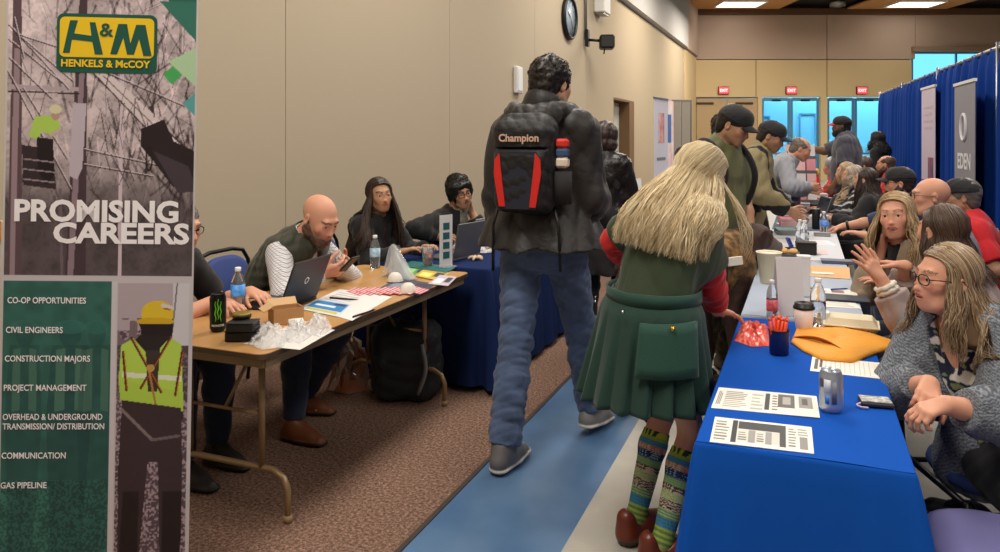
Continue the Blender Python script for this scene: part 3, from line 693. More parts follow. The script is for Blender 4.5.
lb = ['pale grey-blue tablecloth directly behind the royal blue one', 'pale tablecloth second beyond the royal blue one', 'slate blue tablecloth third beyond the royal blue one', 'pale tablecloth fourth beyond the royal blue one', 'pale tablecloth farthest along the row']
for i in range(5):
    y0 = 3.60+i*1.75; folding_table('folding_table', 'folding table under the '+lb[i], -.26, .24, y0, y0+1.68, group='tables of the right-hand row')
    cloth(lb[i], -.26, .24, y0, y0+1.68, (m_gcl, m_gcl2, m_bcl, m_gcl2, m_gcl2)[i], 20+i, group='tablecloths of the right-hand row', tight=True, flare=.01)
folding_table('folding_table', 'folding table under the dark cloth by the left wall door', -2.6, -1.85, 8.6, 10.4)
cloth('dark tablecloth on the table by the left wall door', -2.6, -1.85, 8.6, 10.4, m_navy, 41, wave=.03)

# ---------------------------------------------------------------- chairs
m_chair = mat('blue_chair_fabric', rgb(52, 70, 128), .8, bump=.1, bscale=300); m_chairp = mat('purple_blue_fabric', rgb(98, 96, 142), .8, bump=.1, bscale=300); m_tube = mat('black_tube', rgb(24, 23, 24), .35, .4)
def make_chair(label, m):
    """faces +Y, seat at .45"""
    t = thing('padded_chair', label, 'chair')
    b = MB()
    def sfn(u, v):
        a = u*2*math.pi; c, s_ = math.cos(a), math.sin(a); e = 2.6
        x = math.copysign(abs(c)**(2/e), c)*.225; y = math.copysign(abs(s_)**(2/e), s_)*.215
        k = (0.02, .8, .97, 1, .97, .85, 0.02)[round(v*6)]; z = (.405, .405, .415, .43, .452, .463, .468)[round(v*6)]
        return (x*k, y*k+.02, z)
    b.grid(32, 7, sfn, closed_u=True); b.build('seat', m, t)
    b = MB()
    def bfn(u, v):
        a = u*2*math.pi; c, s_ = math.cos(a), math.sin(a); e = 2.8
        x = math.copysign(abs(c)**(2/e), c)*.205; z = math.copysign(abs(s_)**(2/e), s_)*.165
        k = (0.02, .85, .98, 1, .98, .85, 0.02)[round(v*6)]; y = (-.024, -.022, -.012, 0, .012, .022, .026)[round(v*6)]
        return (x*k, y-.215-.12*(z*k+.165)+.35*x*x*k, .665+z*k)
    b.grid(32, 7, bfn, closed_u=True); b.build('backrest', m, t)
    for q in (-1, 1):
        b = MB(); b.tube([(q*.235, .22, .01), (q*.235, .2, .41)], .012); b.build('leg', m_tube, t)
        b = MB(); b.tube([(q*.235, -.26, .01), (q*.235, -.2, .41)], .012); b.build('leg', m_tube, t)
        b = MB(); b.tube([(q*.235, .21, .4), (q*.235, -.2, .4)], .012); b.build('seat_rail', m_tube, t)
    b = MB(); b.tube([(-.235, -.2, .4), (-.232, -.225, .6), (-.225, -.25, .78), (-.19, -.262, .842), (-.1, -.27, .86), (.1, -.27, .86), (.19, -.262, .842), (.225, -.25, .78), (.232, -.225, .6), (.235, -.2, .4)], .013); b.build('back_frame', m_tube, t)
    b = MB(); b.tube([(-.235, .2, .37), (.235, .2, .37)], .009); b.tube([(-.235, -.21, .37), (.235, -.21, .37)], .009); b.build('stretcher', m_tube, t)
    return t
chair0 = make_chair('', m_chair)
_used = [False]
def place_chair(x, y, face, label, group=None):
    t = chair0 if not _used[0] else copy_tree(chair0); _used[0] = True
    t.location = (x, y, 0); t.rotation_euler = (0, 0, face); t['label'] = label
    if group: t['group'] = group
    return t
R90 = math.pi/2
tc_ = make_chair('purple-blue padded chair at the near right corner of the royal blue table', m_chairp); tc_.location = (.53, 2.36, 0); tc_.rotation_euler = (0, 0, 1.5)
# ---------------------------------------------------------------- people
SKIN = {'fair': (.60, .33, .215), 'pink': (.62, .31, .205), 'tan': (.46, .25, .15), 'brown': (.18, .095, .055), 'olive': (.44, .25, .15)}
def skin_mat():
    return mat('skin', rough=.5, vcol=True, sss=.12, spec=.35, bump=.06, bscale=160)
def ik(a, t, l1, l2, hint):
    a = np.asarray(a, float); t = np.asarray(t, float); v = t-a; d = np.linalg.norm(v); mx = (l1+l2)*.998
    if d > mx: t = a+v/d*mx; v = t-a; d = mx
    d = max(d, abs(l1-l2)+.01); u = v/np.linalg.norm(v); c = (l1*l1+d*d-l2*l2)/(2*d); h = math.sqrt(max(l1*l1-c*c, 0))
    p = np.asarray(hint, float); p = p-u*(p@u); return a+u*c+unit(p)*h, t
def joints(o):
    S = o['S']/1.75; J = {'S': S, 'w': o['bulk']}; X = V3(1, 0, 0)
    J['hip'] = V3(0, 0, o['hipz']); ln, sd, hu = o['lean'], o['side'], o['hunch']
    d = unit([math.sin(sd), math.sin(ln)*math.cos(sd), math.cos(ln)*math.cos(sd)]); l2 = ln+hu
    d2 = unit([math.sin(sd*1.3), math.sin(l2)*math.cos(sd*1.3), math.cos(l2)*math.cos(sd*1.3)])
    J['d'], J['d2'] = d, d2; J['waist'] = J['hip']+d*.2*S; J['N'] = J['waist']+d2*.31*S
    sx = rotm(o['twist'])@X; sx = unit(sx-d2*(sx@d2)); f = np.cross(d2, sx); J['sx'], J['f'] = sx, f
    px = rotm(o['ptwist'])@X; J['px'] = px; J['pf'] = unit(np.cross(d, px))
    sw = o['shw']*S
    R = rotm(o['head'][0], o['head'][1], o['head'][2]); hs = o['hs']*(.5+.5*S); J['R'], J['hs'] = R, hs
    T = J['N']+unit(.65*d2+V3(0, 0, .4)+R[:, 1]*.2+f*.12)*.085*S; J['T'] = T; J['C'] = T+R@V3(0, .02, .085)*hs
    for q, k in ((1, 'R'), (-1, 'L')):
        sh = J['N']-d2*.05*S+sx*q*sw+f*o['shf'].get(k, 0)*S+d2*o['shup'].get(k, 0)*S; J['Sh'+k] = sh
        tg = o['hand'+k]
        tg = sh+V3(q*.06, .04, -.52)*S if tg is None else (J['C']+np.array(tg[1:], float) if isinstance(tg[0], str) else np.asarray(tg, float))
        el, wr = ik(sh, tg, .285*S, .255*S, o['el'+k] if o['el'+k] is not None else (q*.5, -.6, -.6)); J['El'+k], J['Wr'+k] = el, wr
        hp = J['hip']+px*q*.092*S*math.sqrt(o['bulk'])-V3(0, 0, .02*S); J['Hp'+k] = hp
        ft = o['foot'+k]; ft = V3(hp[0]+q*.02, hp[1], .085) if ft is None else np.asarray(ft, float)
        kn, an = ik(hp, ft, .43*S, .425*S, o['kn'+k] if o['kn'+k] is not None else (q*.12, 1, .2)); J['Kn'+k], J['An'+k] = kn, an
    return J
def trunk(V, J, e=0, o={}, low=0):
    S, w, f, N, d2, sx = J['S'], J['w'], J['f'], J['N'], J['d2'], J['sx']; ch = N-d2*.15*S; pf = J['pf']; fe = o.get('fem', False)
    V.ell(J['hip']+J['d']*.03, V3((.165 if fe else .155)*w*S+e, .118*w*S+e, .13*S+e), np.stack([J['px'], pf, J['d']], 1), .03)
    V.cone(J['hip']+J['d']*.04, J['waist'], .135*w*S+e, (.118 if fe else .13)*w*S+e, .04, (pf, .74))
    V.cone(J['waist'], ch, (.118 if fe else .13)*w*S+e, (.132 if fe else .15)*w*S+e, .05, (f, .72))
    V.cone(ch, N-d2*.06*S, (.132 if fe else .15)*w*S+e, .11*w*S+e, .04, (f, .68))
    V.cone(J['ShL']*.86+N*.14-d2*.012, J['ShR']*.86+N*.14-d2*.012, .05*S+e, .05*S+e, .05)
    V.cone(N-d2*.05*S, N+d2*.015*S, .075*S+e*.6, .058*S+e*.5, .05)
    if o.get('belly'): V.ell(J['waist']-J['d']*.05+pf*.06*S*o['belly'], V3(.13*w*S+e, .105*S*o['belly']+e, .14*S+e), np.stack([J['px'], pf, J['d']], 1), .05)
    if fe:
        for q in (-1, 1): V.ell(N-d2*.2*S+f*.075*w*S+sx*q*.068*w*S, np.ones(3)*(.06*w*S+e), None, .035)
def arm(V, J, k, e=0, to=2, e2=None):
    S, w = J['S'], math.sqrt(J['w']); sh, el, wr = J['Sh'+k], J['El'+k], J['Wr'+k]; e2 = e if e2 is None else e2
    if to >= 1:
        V.cone(sh, el, .05*w*S+e, .041*w*S+e, .03); u = to-1; m = el+(wr-el)*.35
        if u > 0:
            V.cone(el, el+(m-el)*min(1, u/.35), .042*w*S+e, .041*w*S+e, .02)
            if u > .35: V.cone(m, el+(wr-el)*u, .041*w*S+e, (.041-(.041-.027)*((u-.35)/.65))*w*S+e2, .02)
    else: V.cone(sh, sh+(el-sh)*to, .05*w*S+e, .047*w*S+e2, .03)
def endcut(V, p, n, r):
    V.cut(p, n, np.asarray(p)-r, np.asarray(p)+r)
def hand(V, W_, f, n, side, S, curl=.35, spread=1, thumb=0, k=.006, fc=None):
    """palm, four unequal bent fingers and a thumb off the side of the palm"""
    f = unit(f); n = np.asarray(n, float); n = unit(n-f*(n@f)); t = np.cross(f, n)*(1 if side == 'R' else -1); S = S*1.02
    W_ = np.asarray(W_, float); P_ = lambda a, b, c: W_+(f*a+t*b+n*c)*S
    V.cone(P_(-.01, 0, 0), P_(.02, 0, 0), .0255*S, .026*S, .012, (n, .75))
    offs = (.031, .011, -.010, -.029)
    for b in offs: V.cone(P_(.018, b*.62, 0), P_(.082-.004*abs(b)/.01, b, 0), .0145*S, .0115*S, .012)
    V.cone(P_(.02, .022, .006), P_(.055, .034, .004), .016*S, .012*S, .012)
    lens = ((.042, .026, .021), (.046, .03, .022), (.042, .027, .021), (.033, .021, .019))
    for i, b in enumerate(offs):
        c = (curl if fc is None else fc[i])*(1+.12*(i-1.5)); p = P_(.082-.004*abs(b)/.01, b, 0); a = c*.7; sp = (b/.03)*.12*spread
        for j, l in enumerate(lens[i]):
            dr = unit(f*math.cos(a)+n*math.sin(a)+t*sp*math.cos(a)); q = p+dr*l*S; r0 = (.0095-.0009*j)*S; V.cone(p, q, r0, r0-.0009*S, k*.5 if j else .008); p = q; a += c
    p = P_(.032, .036, .006)
    for dr, l, r in ((f*.62+t*.7+n*(.25+thumb), .04, .0118), (f*.85+t*.3+n*(.3+thumb*1.5), .032, .0105), (f*.9+t*.05+n*(.35+thumb*1.6), .024, .0092)):
        q = p+unit(dr)*l*S; V.cone(p, q, r*S, (r-.0012)*S, .006); p = q
def headsdf(V, C, R, hs, o):
    fe = o.get('fem', False); jw = o.get('jaw', 1.0)*(.95 if fe else 1)
    P_ = lambda x, y, z: C+R@(V3(x, y, z)*hs)
    E = lambda c, r, k=.015, m=1: V.ell(P_(*c), V3(*r)*hs, R, k*hs, m)
    K = lambda a, b, ra, rb, k=.012, m=1, fl=None: V.cone(P_(*a), P_(*b), ra*hs, rb*hs, k*hs, fl, m)
    E((0, -.015, .030), (.076, .095, .082)); E((0, .026, -.02), (.064*jw, .07, .082), .03)
    for q in (-1, 1):
        K((q*.052*jw, .0, -.055), (q*.018*jw, .066, -.093), .02, .017, .03); E((q*.036*jw, .066, -.022), (.025, .022, .024), .02)
        if o.get('jowl'): E((q*.04, .035, -.085), (.035*o['jowl'], .04, .03), .03)
    E((0, .073, -.092), (.02*jw, .017, .017), .02); E((0, .075, -.055), (.034, .026, .03), .025)
    K((-.034, .083 if not fe else .0805, .026), (.034, .083 if not fe else .0805, .026), .0115 if not fe else .0085, .0115 if not fe else .0085, .018)
    for q in (-1, 1): E((q*.031, .1, .004), (.019, .016, .0125), .01, -1)
    for q in (-1, 1):
        E((q*.031, .0805, .0075), (.0175, .0135, .0098), .004); E((q*.031, .0775, -.0015), (.017, .014, .0098), .004); E((q*.031, .095, .0022), (.0148, .0112, .0046+(.0013 if fe else .0004)), .003, -1)
    ns = o.get('nose', .80 if fe else .96); K((0, .09, .012), (0, .108*(.4+.6*ns)+.0*(1), -.03), .0075, .0125*ns, .01); E((0, .104, -.034), (.0125*ns, .013, .0105), .008)
    for q in (-1, 1): E((q*.0125*ns, .094, -.037), (.0082, .0105, .008), .006)
    mo = o.get('mouth', 0)
    E((0, .0935, -.0545), (.024, .0108, .006 if fe else .0055), .006); E((0, .0925, -.0655-mo*.012), (.0205, .0112 if fe else .0105, .0074 if fe else .0065), .006)
    K((-.021, .1, -.0602), (.021, .1, -.0602), .0018, .0018, .003, -1)
    if mo: E((0, .1, -.0615-mo*.004), (.017+.005*mo, .0125, .006*mo+.003), .003, -1)
    for q in (-1, 1):
        Re = R@rotm(q*-.35, 0, 0); V.ell(P_(q*.079, -.008, -.006), V3(.008, .019, .031)*hs, Re, .006*hs); V.ell(P_(q*.088, -.002, -.002), V3(.006, .011, .018)*hs, Re, .004*hs, -1)
    V.cone(J_['N']-J_['d2']*.02, P_(0, -.022, -.05), .06*J_['S']*o.get('neck', 1)*(.88 if fe else 1), .053*hs*o.get('neck', 1)*(.88 if fe else 1), .025)
J_ = None
def face_colors(J, o):
    sk = np.array(SKIN[o['skin']])*o.get('skinmul', 1); hc = np.array(o['haircol']); R, C, hs = J['R'], J['C'], J['hs']; lip = sk*np.array(o.get('lip', (.85, .45, .5) if o.get('fem') else (.8, .55, .55)))
    def fn(P_):
        Q = (P_-C)@R/hs; c = np.tile(sk, (len(Q), 1)); x, y, z = np.abs(Q[:, 0]), Q[:, 1], Q[:, 2]
        inh = (np.linalg.norm(Q, axis=1) < .16)
        rd = np.exp(-(((x-.042)/.022)**2+((z+.028)/.02)**2))*(y > .03)*inh+np.exp(-((x/.014)**2+((z+.034)/.014)**2))*(y > .08)*inh; c = c*(1-rd[:, None]*np.array([-.04, .09, .08]))
        if o.get('stubble'):
            st = np.clip((-.03-z)/.02, 0, 1)*(y > -.01)*inh*np.clip((z+.135)/.02, 0, 1); c = c*(1-.0*st[:, None])+(hc*.6+sk*.25-c)*(st*o['stubble'])[:, None]
        m = inh & (((x/.0255)**2+((z+.0595+.006*o.get('mouth', 0))/(.0098+.006*o.get('mouth', 0)))**2) < 1) & (y > .075); c[m] = lip
        if o.get('mouth'):
            m = inh & (((x/(.017+.005*o['mouth']))**2+((z+.0615+.004*o['mouth'])/(.003+.0065*o['mouth']))**2) < 1) & (y > .06); c[m] = (.10, .02, .02)
            m2 = m & (z > -.0628-.004*o['mouth']) & (x < .017); c[m2] = (.95, .9, .84)
        if o.get('brows', True):
            for a, b in (((.013, .024), (.033, .031)), ((.033, .031), (.048, .0245))):
                d = segd(x, z-(.003 if o.get('fem') else 0), a, b); m = inh & (d < .0042*o.get('browt', .72 if o.get('fem') else 1)) & (y > .045); c[m] = c[m]*.25+hc*.6*.75
        return c
    return fn
def strands_mesh(paths, rad, cols, seg=3, cen=None):
    """many thin tapered strands as one mesh; paths n x m x 3"""
    n, m, _ = paths.shape; t = np.gradient(paths, axis=1); t /= np.linalg.norm(t, axis=2, keepdims=True)+1e-9
    ref = (paths-(paths.mean((0, 1)) if cen is None else cen))*np.array([1, 1, .3])+np.array([.002, .003, .004]); up = np.cross(t, ref); up /= np.linalg.norm(up, axis=2, keepdims=True)+1e-9; w_ = np.cross(t, up)
    tp = np.minimum(1, (1-np.linspace(0, 1, m))*4+.15)[None, :, None]; an = np.arange(seg)*2*np.pi/seg
    v = paths[:, :, None]+(up[:, :, None]*np.cos(an)[:, None]+w_[:, :, None]*np.sin(an)[:, None])*(rad[:, None, None, None]*tp[..., None])
    v = v.reshape(-1, 3); i = np.arange(n)[:, None, None]*m*seg; j = np.arange(m-1)[None, :, None]*seg; k = np.arange(seg)[None, None]; k2 = (k+1) % seg
    f = np.stack([i+j+k, i+j+k2, i+j+seg+k2, i+j+seg+k], -1).reshape(-1, 4)
    me = bpy.data.meshes.new('hair'); me.vertices.add(len(v)); me.vertices.foreach_set('co', v.astype(np.float32).ravel()); me.loops.add(len(f)*4)
    me.loops.foreach_set('vertex_index', f.astype(np.int32).ravel()); me.polygons.add(len(f)); me.polygons.foreach_set('loop_start', np.arange(len(f), dtype=np.int32)*4); me.update(calc_edges=True); smooth_shade(me)
    c = np.ones((n, m*seg, 4), np.float32); c[:, :, :3] = cols[:, None]; a = me.color_attributes.new('Col', 'FLOAT_COLOR', 'POINT'); a.data.foreach_set('color', c.ravel()); return me
def hair_mat(): return mat('hair', rough=.42, vcol=True, spec=.5)
def add_mesh(me_list, name, m, parent):
    import bmesh
    bm = bmesh.new()
    for me in me_list: bm.from_mesh(me)
    out = bpy.data.meshes.new(name); bm.to_mesh(out); bm.free(); return link(name, out, m, parent)
def long_hair(J, o, root, length=.35, n=700, open_=55, wave=.006, flare=.05, back=.03, part=.015, col2=None, vol=1.0, rad=.0021, drift=(0, 0, 0), frontlen=None, wfreq=3, split=90, sidew=1.0, ce=.03, shl=.8, ms=16, kv=.08):
    C, R, hs = J['C'], J['R'], J['hs']; hc = np.array(o['haircol']); c2 = np.array(col2) if col2 is not None else hc*1.7; rs = np.random.RandomState(o.get('seed', 1)); m = 16; S_ = J['S']; w_2 = J['w']
    caps = [(J['ShL']*.86+J['N']*.14, J['ShR']*.86+J['N']*.14, .052*S_+ce, 1), (J['waist'], J['N']-J['d2']*.13*S_, .145*w_2*S_+ce, .72)]+[(J['Sh'+q], J['El'+q], .05*S_*math.sqrt(w_2)+ce, 1) for q in 'LR']
    def paths(phi, k, ln, seed=None):
        phi = np.asarray(phi); n_ = len(phi); a = np.radians(phi); t = np.linspace(0, 1, m); T1 = 7
        ex, ey = np.sin(a), np.cos(a); fr_ = np.exp(-((np.abs(phi)-open_)/38)**2); st = np.stack([part+np.sign(ex)*.0015-(0 if seed is None else .007*np.sign(ex)*seed.rand(n_)), .004+.056*fr_, .098-.020*fr_], 1)
        ez = np.where(np.abs(phi) < 80, .018, -.01); eq = np.stack([ex*np.where(np.abs(phi) < 80, .077, .083), ey*.088-.012, ez], 1)
        rr = np.array([.0805, .1015, .0895])*vol
        out = np.zeros((n_, m, 3)); cc = np.array([0, -.014, .03])
        for j in range(T1):
            u = j/(T1-1); p = st*(1-u)+eq*u; p[:, 2] += (.03-.012*fr_)*math.sin(u*math.pi); p[:, 0] += ex*.04*math.sin(u*math.pi)
            q = p-cc; q = q/np.linalg.norm(q/rr, axis=1, keepdims=True)*(k*(1-.03*fr_))[:, None]; out[:, j] = q+cc
        E_ = out[:, T1-1]; W0 = C+(out*hs)@R.T; out = W0
        rad_ = E_@R.T; rad_[:, 2] = 0; sg = np.sign(phi); ph2 = np.where(np.abs(phi) > split, np.abs(phi)+(150-np.abs(phi))*.45, np.abs(phi)*.55+10)*sg
        hd = math.atan2(-R[0, 1], R[1, 1]); b2 = np.radians(ph2); dirn = np.stack([np.sin(b2)*math.cos(hd)-np.cos(b2)*math.sin(hd), np.sin(b2)*math.sin(hd)+np.cos(b2)*math.cos(hd), np.zeros(n_)], 1)
        d0 = rad_/(np.linalg.norm(rad_, axis=1, keepdims=True)+1e-9)
        for j in range(T1, m):
            s = (j-T1+1)/(m-T1); mix = min(1, s*1.6); dd = d0*(1-mix)+dirn*mix
            out[:, j] = out[:, T1-1]+np.array([0, 0, -1])*(ln*s)[:, None]+dd*(flare*math.sin(min(1, s*1.2)*math.pi/2))*k[:, None]*sidew+np.array(drift)*s+(-J['f']*back*s*(np.abs(phi) > split)[:, None])
        for a_, b_, r_, fl_ in caps:
            fx = J['f']; g_ = 1/fl_-1; q = out[:, T1-1:]-a_; q = q+fx*(q@fx)[..., None]*g_; ba = b_-a_; ba = ba+fx*(ba@fx)*g_; t = np.clip((q@ba)/(ba@ba), 0, 1)[..., None]; dv = q-ba*t; dn = np.linalg.norm(dv, axis=2, keepdims=True)
            rr2 = r_+.02*(k[:, None, None]-.9)*4; dv2 = np.where(dn < rr2, dv*(rr2/np.maximum(dn, 1e-4)), dv); q = ba*t+dv2; q = q-fx*(q@fx)[..., None]*(1-fl_); out[:, T1-1:] = q+a_
        if seed is not None:
            ph = np.stack([3*np.sin(a*11+k*30), 3*np.cos(a*8-k*25)], 1)+seed.rand(n_, 2)*.9; fr = wfreq*(1+.15*np.sin(a*5))*(1+.05*seed.rand(n_)); tt = np.linspace(0, 1, m)
            am = wave*np.clip((tt-.25)*2, 0, 1)[None]; out[:, :, 0] += am*np.sin(fr[:, None]*tt*6.28+ph[:, :1]); out[:, :, 1] += am*np.cos(fr[:, None]*tt*6.28+ph[:, 1:])
        return out
    fl = frontlen or length
    lens = lambda phi: np.where(np.abs(phi) < split, fl, length)*1.0
    ng = 40; ph = np.linspace(open_, 360-open_, ng); ph = np.where(ph > 180, ph-360, ph); g = paths(ph, np.full(ng, .97), lens(ph)*shl)[:, :ms]
    m0 = m; m = ms; me = bpy.data.meshes.new('hb'); vs = g.reshape(-1, 3); fc = [(i*m+j, (i+1)*m+j, (i+1)*m+j+1, i*m+j+1) for i in range(ng-1) for j in range(m-1)]
    g2 = paths(ph, np.full(ng, .92), lens(ph)*shl*.97)[:, :ms]; nb = len(vs); vs = np.concatenate([vs, g2.reshape(-1, 3)]); fc += [tuple(nb+q for q in f[::-1]) for f in fc]
    fc += [(i*m+m-1, (i+1)*m+m-1, nb+(i+1)*m+m-1, nb+i*m+m-1) for i in range(ng-1)]+[(0*m+j, nb+j, nb+j+1, j+1) for j in range(m-1)]+[((ng-1)*m+j, (ng-1)*m+j+1, nb+(ng-1)*m+j+1, nb+(ng-1)*m+j) for j in range(m-1)]
    me.from_pydata(vs.tolist(), [], fc); me.update(); smooth_shade(me); ca = me.color_attributes.new('Col', 'FLOAT_COLOR', 'POINT'); cc = np.ones((len(vs), 4), np.float32); cc[:, :3] = hc*.75; ca.data.foreach_set('color', cc.ravel())
    m = m0; op_ = open_-9*(rs.rand(n) < .4)*rs.rand(n); ph = op_+rs.rand(n)*(360-2*op_); ph = np.where(ph > 180, ph-360, ph); ln = lens(ph)*(.86+.18*rs.rand(n)); k = np.where(rs.rand(n) < .25, .90, .97)+kv*rs.rand(n)
    pp = paths(ph, k, ln, rs); mixc = rs.rand(n, 1)**1.3; cols = (hc*(1-mixc)+c2*mixc)*(.8+.35*rs.rand(n, 1)); rd = np.full(n, rad)*(.7+.6*rs.rand(n))
    return add_mesh([me, strands_mesh(pp, rd, cols, 3, C)], 'hair', hair_mat(), root)
def short_hair(J, o, root, t=.014, bump=.003, freq=90, style='short', vox=.004, ear=True, tuft=0, tuftlen=.03, tuftdown=.3):
    C, R, hs = J['C'], J['R'], J['hs']; V = Vol(C-.17*hs, C+.17*hs, vox); P_ = lambda x, y, z: C+R@(V3(x, y, z)*hs)
    E = lambda c, r, k=.01, m=1: V.ell(P_(*c), V3(*r)*hs, R, k*hs, m)
    E((0, -.017, .036), (.077+t, .096+t, .086+t*1.3)); E((0, -.055, -.03), (.062+t*.7, .047+t, .062), .02)
    if style == 'bob': E((0, -.03, -.05), (.085+t, .08+t, .075), .02); E((0, .11, -.06), (.065, .09, .115), .01, -1)
    elif style == 'fringe': E((0, -.045, -.06), (.07+t, .06+t, .06), .02); E((0, .118, -.055), (.072, .08, .092), .01, -1)
    elif style == 'sides': E((0, .03, .09), (.066, .12, .075), .01, -1); E((0, .115, -.02), (.085, .09, .12), .01, -1)
    else: E((0, .115, -.035), (.082, .078, .094), .012, -1)
    if ear and style != 'bob':
        for q in (-1, 1): E((q*.095, .012, -.03), (.028, .03, .05), .008, -1)
    V.cut(P_(0, 0, -.095 if style != 'bob' else -.125), R@V3(0, .25, -1)); V.noise(bump, freq, o.get('seed', 3), ridge=style in ('bob', 'fringe'), stretch=(1, 1, .4) if style == 'bob' else (1, 1, 1))
    hc = np.array(o['haircol']); me = V.mesh('hair', lambda p: np.tile(hc, (len(p), 1))*.8)
    if not tuft: return link('hair', me, hair_mat(), root)
    rs = np.random.RandomState(4); co = np.empty(len(me.vertices)*3, np.float32); me.vertices.foreach_get('co', co); co = co.reshape(-1, 3); no = np.empty(len(co)*3, np.float32); me.vertices.foreach_get('normal', no); no = no.reshape(-1, 3)
    ok = np.nonzero(((co-C)@R)[:, 2] > -.1)[0]; i = rs.choice(ok, tuft); m = 9; t_ = np.linspace(0, 1, m)[None, :, None]; dr = rs.normal(size=(tuft, 3)); dr -= no[i]*(dr*no[i]).sum(1)[:, None]; dr /= np.linalg.norm(dr, axis=1)[:, None]
    dr = dr*.6+np.array([0, 0, -tuftdown]); L_ = tuftlen*(.6+.7*rs.rand(tuft, 1, 1)); ph = rs.rand(tuft, 1, 1)*6.28; cr = np.cross(dr, no[i])
    pp = co[i][:, None]-no[i][:, None]*.003+no[i][:, None]*(L_*.55*np.sin(t_*2.2))+dr[:, None]*L_*t_*.9+cr[:, None]*(.25*L_*np.sin(t_*5+ph)); cols = hc*(.6+1.1*rs.rand(tuft, 1))
    return add_mesh([me, strands_mesh(pp, np.full(tuft, .0022), cols, 3, C)], 'hair', hair_mat(), root)
def beard(J, o, root, t=.01, col=None, vox=.004, goatee=False):
    C, R, hs = J['C'], J['R'], J['hs']; V = Vol(C-.16*hs, C+.16*hs, vox); P_ = lambda x, y, z: C+R@(V3(x, y, z)*hs)
    for q in (-1, 1):
        V.cone(P_(q*.052, .0, -.055), P_(q*.02, .068, -.093), (.019+t)*hs, (.017+t)*hs, .03)
        if not goatee: V.cone(P_(q*.068, .0, -.02), P_(q*.055, .015, -.06), (.01+t*.4)*hs, (.018+t*.7)*hs, .02)
        V.cone(P_(q*.004, .1, -.046), P_(q*.028, .086, -.062), .006*hs, .006*hs, .008)
    V.ell(P_(0, .074, -.09), V3(.026+t, .02+t, .024+t*1.4)*hs, R, .02)
    V.ell(P_(0, .11, -.062), V3(.021, .022, .0075)*hs, R, .004, -1); V.noise(.003, 160, 5, False)
    c = np.array(col if col is not None else o['haircol']); return link('beard', V.mesh('beard', lambda p: np.tile(c, (len(p), 1))), hair_mat(), root)
def glasses(J, root, m=None, r=.021, square=.8, col=(20, 18, 20)):
    C, R, hs = J['C'], J['R'], J['hs']; m = m or mat('spectacle_frame_%d' % col[0], rgb(*col), .3); b = MB(); P_ = lambda x, y, z: Vector(C+R@(V3(x, y, z)*hs))
    for q in (-1, 1):
        b.tube([P_(q*.032+r*1.15*math.copysign(abs(math.cos(a))**square, math.cos(a)), .1016-.25*(abs(q*.032+r*math.cos(a))-.03)*.8, .003+r*.85*math.copysign(abs(math.sin(a))**square, math.sin(a))) for a in np.linspace(0, 2*math.pi, 20, endpoint=False)], .0016*hs*1.2, 6, closed=True)
        b.tube([P_(q*.056, .096, .008), P_(q*.078, .05, .008), P_(q*.083, -.005, .006), P_(q*.083, -.02, -.012)], .0018*hs, 6)
    b.tube([P_(-.01, .103, .006), P_(0, .106, .009), P_(.01, .103, .006)], .0018*hs, 6); g_ = b.build('glasses', m, root)
    return g_
def cap(J, root, m, brimcol=None, emblem=None, tip=0, logo=None):
    C, R, hs = J['C'], J['R'], J['hs']; R = R@np.array(Matrix.Rotation(tip, 3, 'X')); V = Vol(C-.17*hs, C+.17*hs, .004); P_ = lambda x, y, z: C+R@(V3(x, y, z)*hs)
    V.ell(P_(0, -.01, .035), V3(.093, .112, .098)*hs, R, .01); V.ell(P_(0, .05, .06), V3(.06, .05, .06)*hs, R, .03); V.cut(P_(0, 0, .036), R@V3(0, -.12, -1)); V.noise(.0015, 50, 2)
    c = link('cap', V.mesh('cap'), m, root); b = MB(); T = Vector(C)
    def fn(u, v):
        a = (u-.5)*2; x = a*.074*(1-.15*v*a*a); y = .075+(1-a*a)*.03+v*.068*math.sqrt(max(0, 1-a*a*.85)); z = .042-v*.014-.028*a*a; return Vector(P_(x, y, z))
    b.grid(15, 6, fn); br = b.build('brim', brimcol or m, c, fix=False, solid=.004); b = MB(); b.tube([Vector(P_(0, -.01, .132)), Vector(P_(0, -.01, .136))], .006, 8); b.build('button', m, c)
    if emblem:
        b = MB(); b.grid(7, 5, lambda u, v: Vector(P_((u-.5)*.05, .104-.9*abs((u-.5)*.05)**2*8-v*.018, .055+v*.032)), 0); b.build('emblem', emblem, c, fix=False, solid=.002)
    return c
def eyes(J, o, root):
    C, R, hs = J['C'], J['R'], J['hs']; gz = o.get('gaze', (0, 0))
    for q in (-1, 1):
        b = MB(); Re = R@rotm(gz[0], gz[1], 0); r = .0122*hs; c = C+R@(V3(q*.031, .0790, .0025)*hs); rings = [0, .18, .32, .52, .8, 1.2, 1.6, 2.2, 2.8]; vs = []
        for a in rings:
            for k in range(14): an = 2*math.pi*k/14; vs.append(c+Re@(V3(math.sin(a)*math.cos(an), math.cos(a), math.sin(a)*math.sin(an))*r))
        for i in range(len(rings)-1): b.add([], [], 0)
        n0 = 0; b.v += [tuple(v) for v in vs]
        for i in range(len(rings)-1):
            for k in range(14): b.f.append((i*14+k, i*14+(k+1) % 14, (i+1)*14+(k+1) % 14, (i+1)*14+k)); b.m.append(2 if i < 1 else 1 if i < 3 else 0); b.sm.append(True)
        b.build('eye', [mat('eye_white', rgb(214, 206, 200), .2), mat('iris_'+o.get('iris', 'brown'), rgb(66, 42, 28) if o.get('iris', 'brown') == 'brown' else rgb(80, 100, 110), .2), mat('pupil', rgb(8, 8, 8), .15)], root)
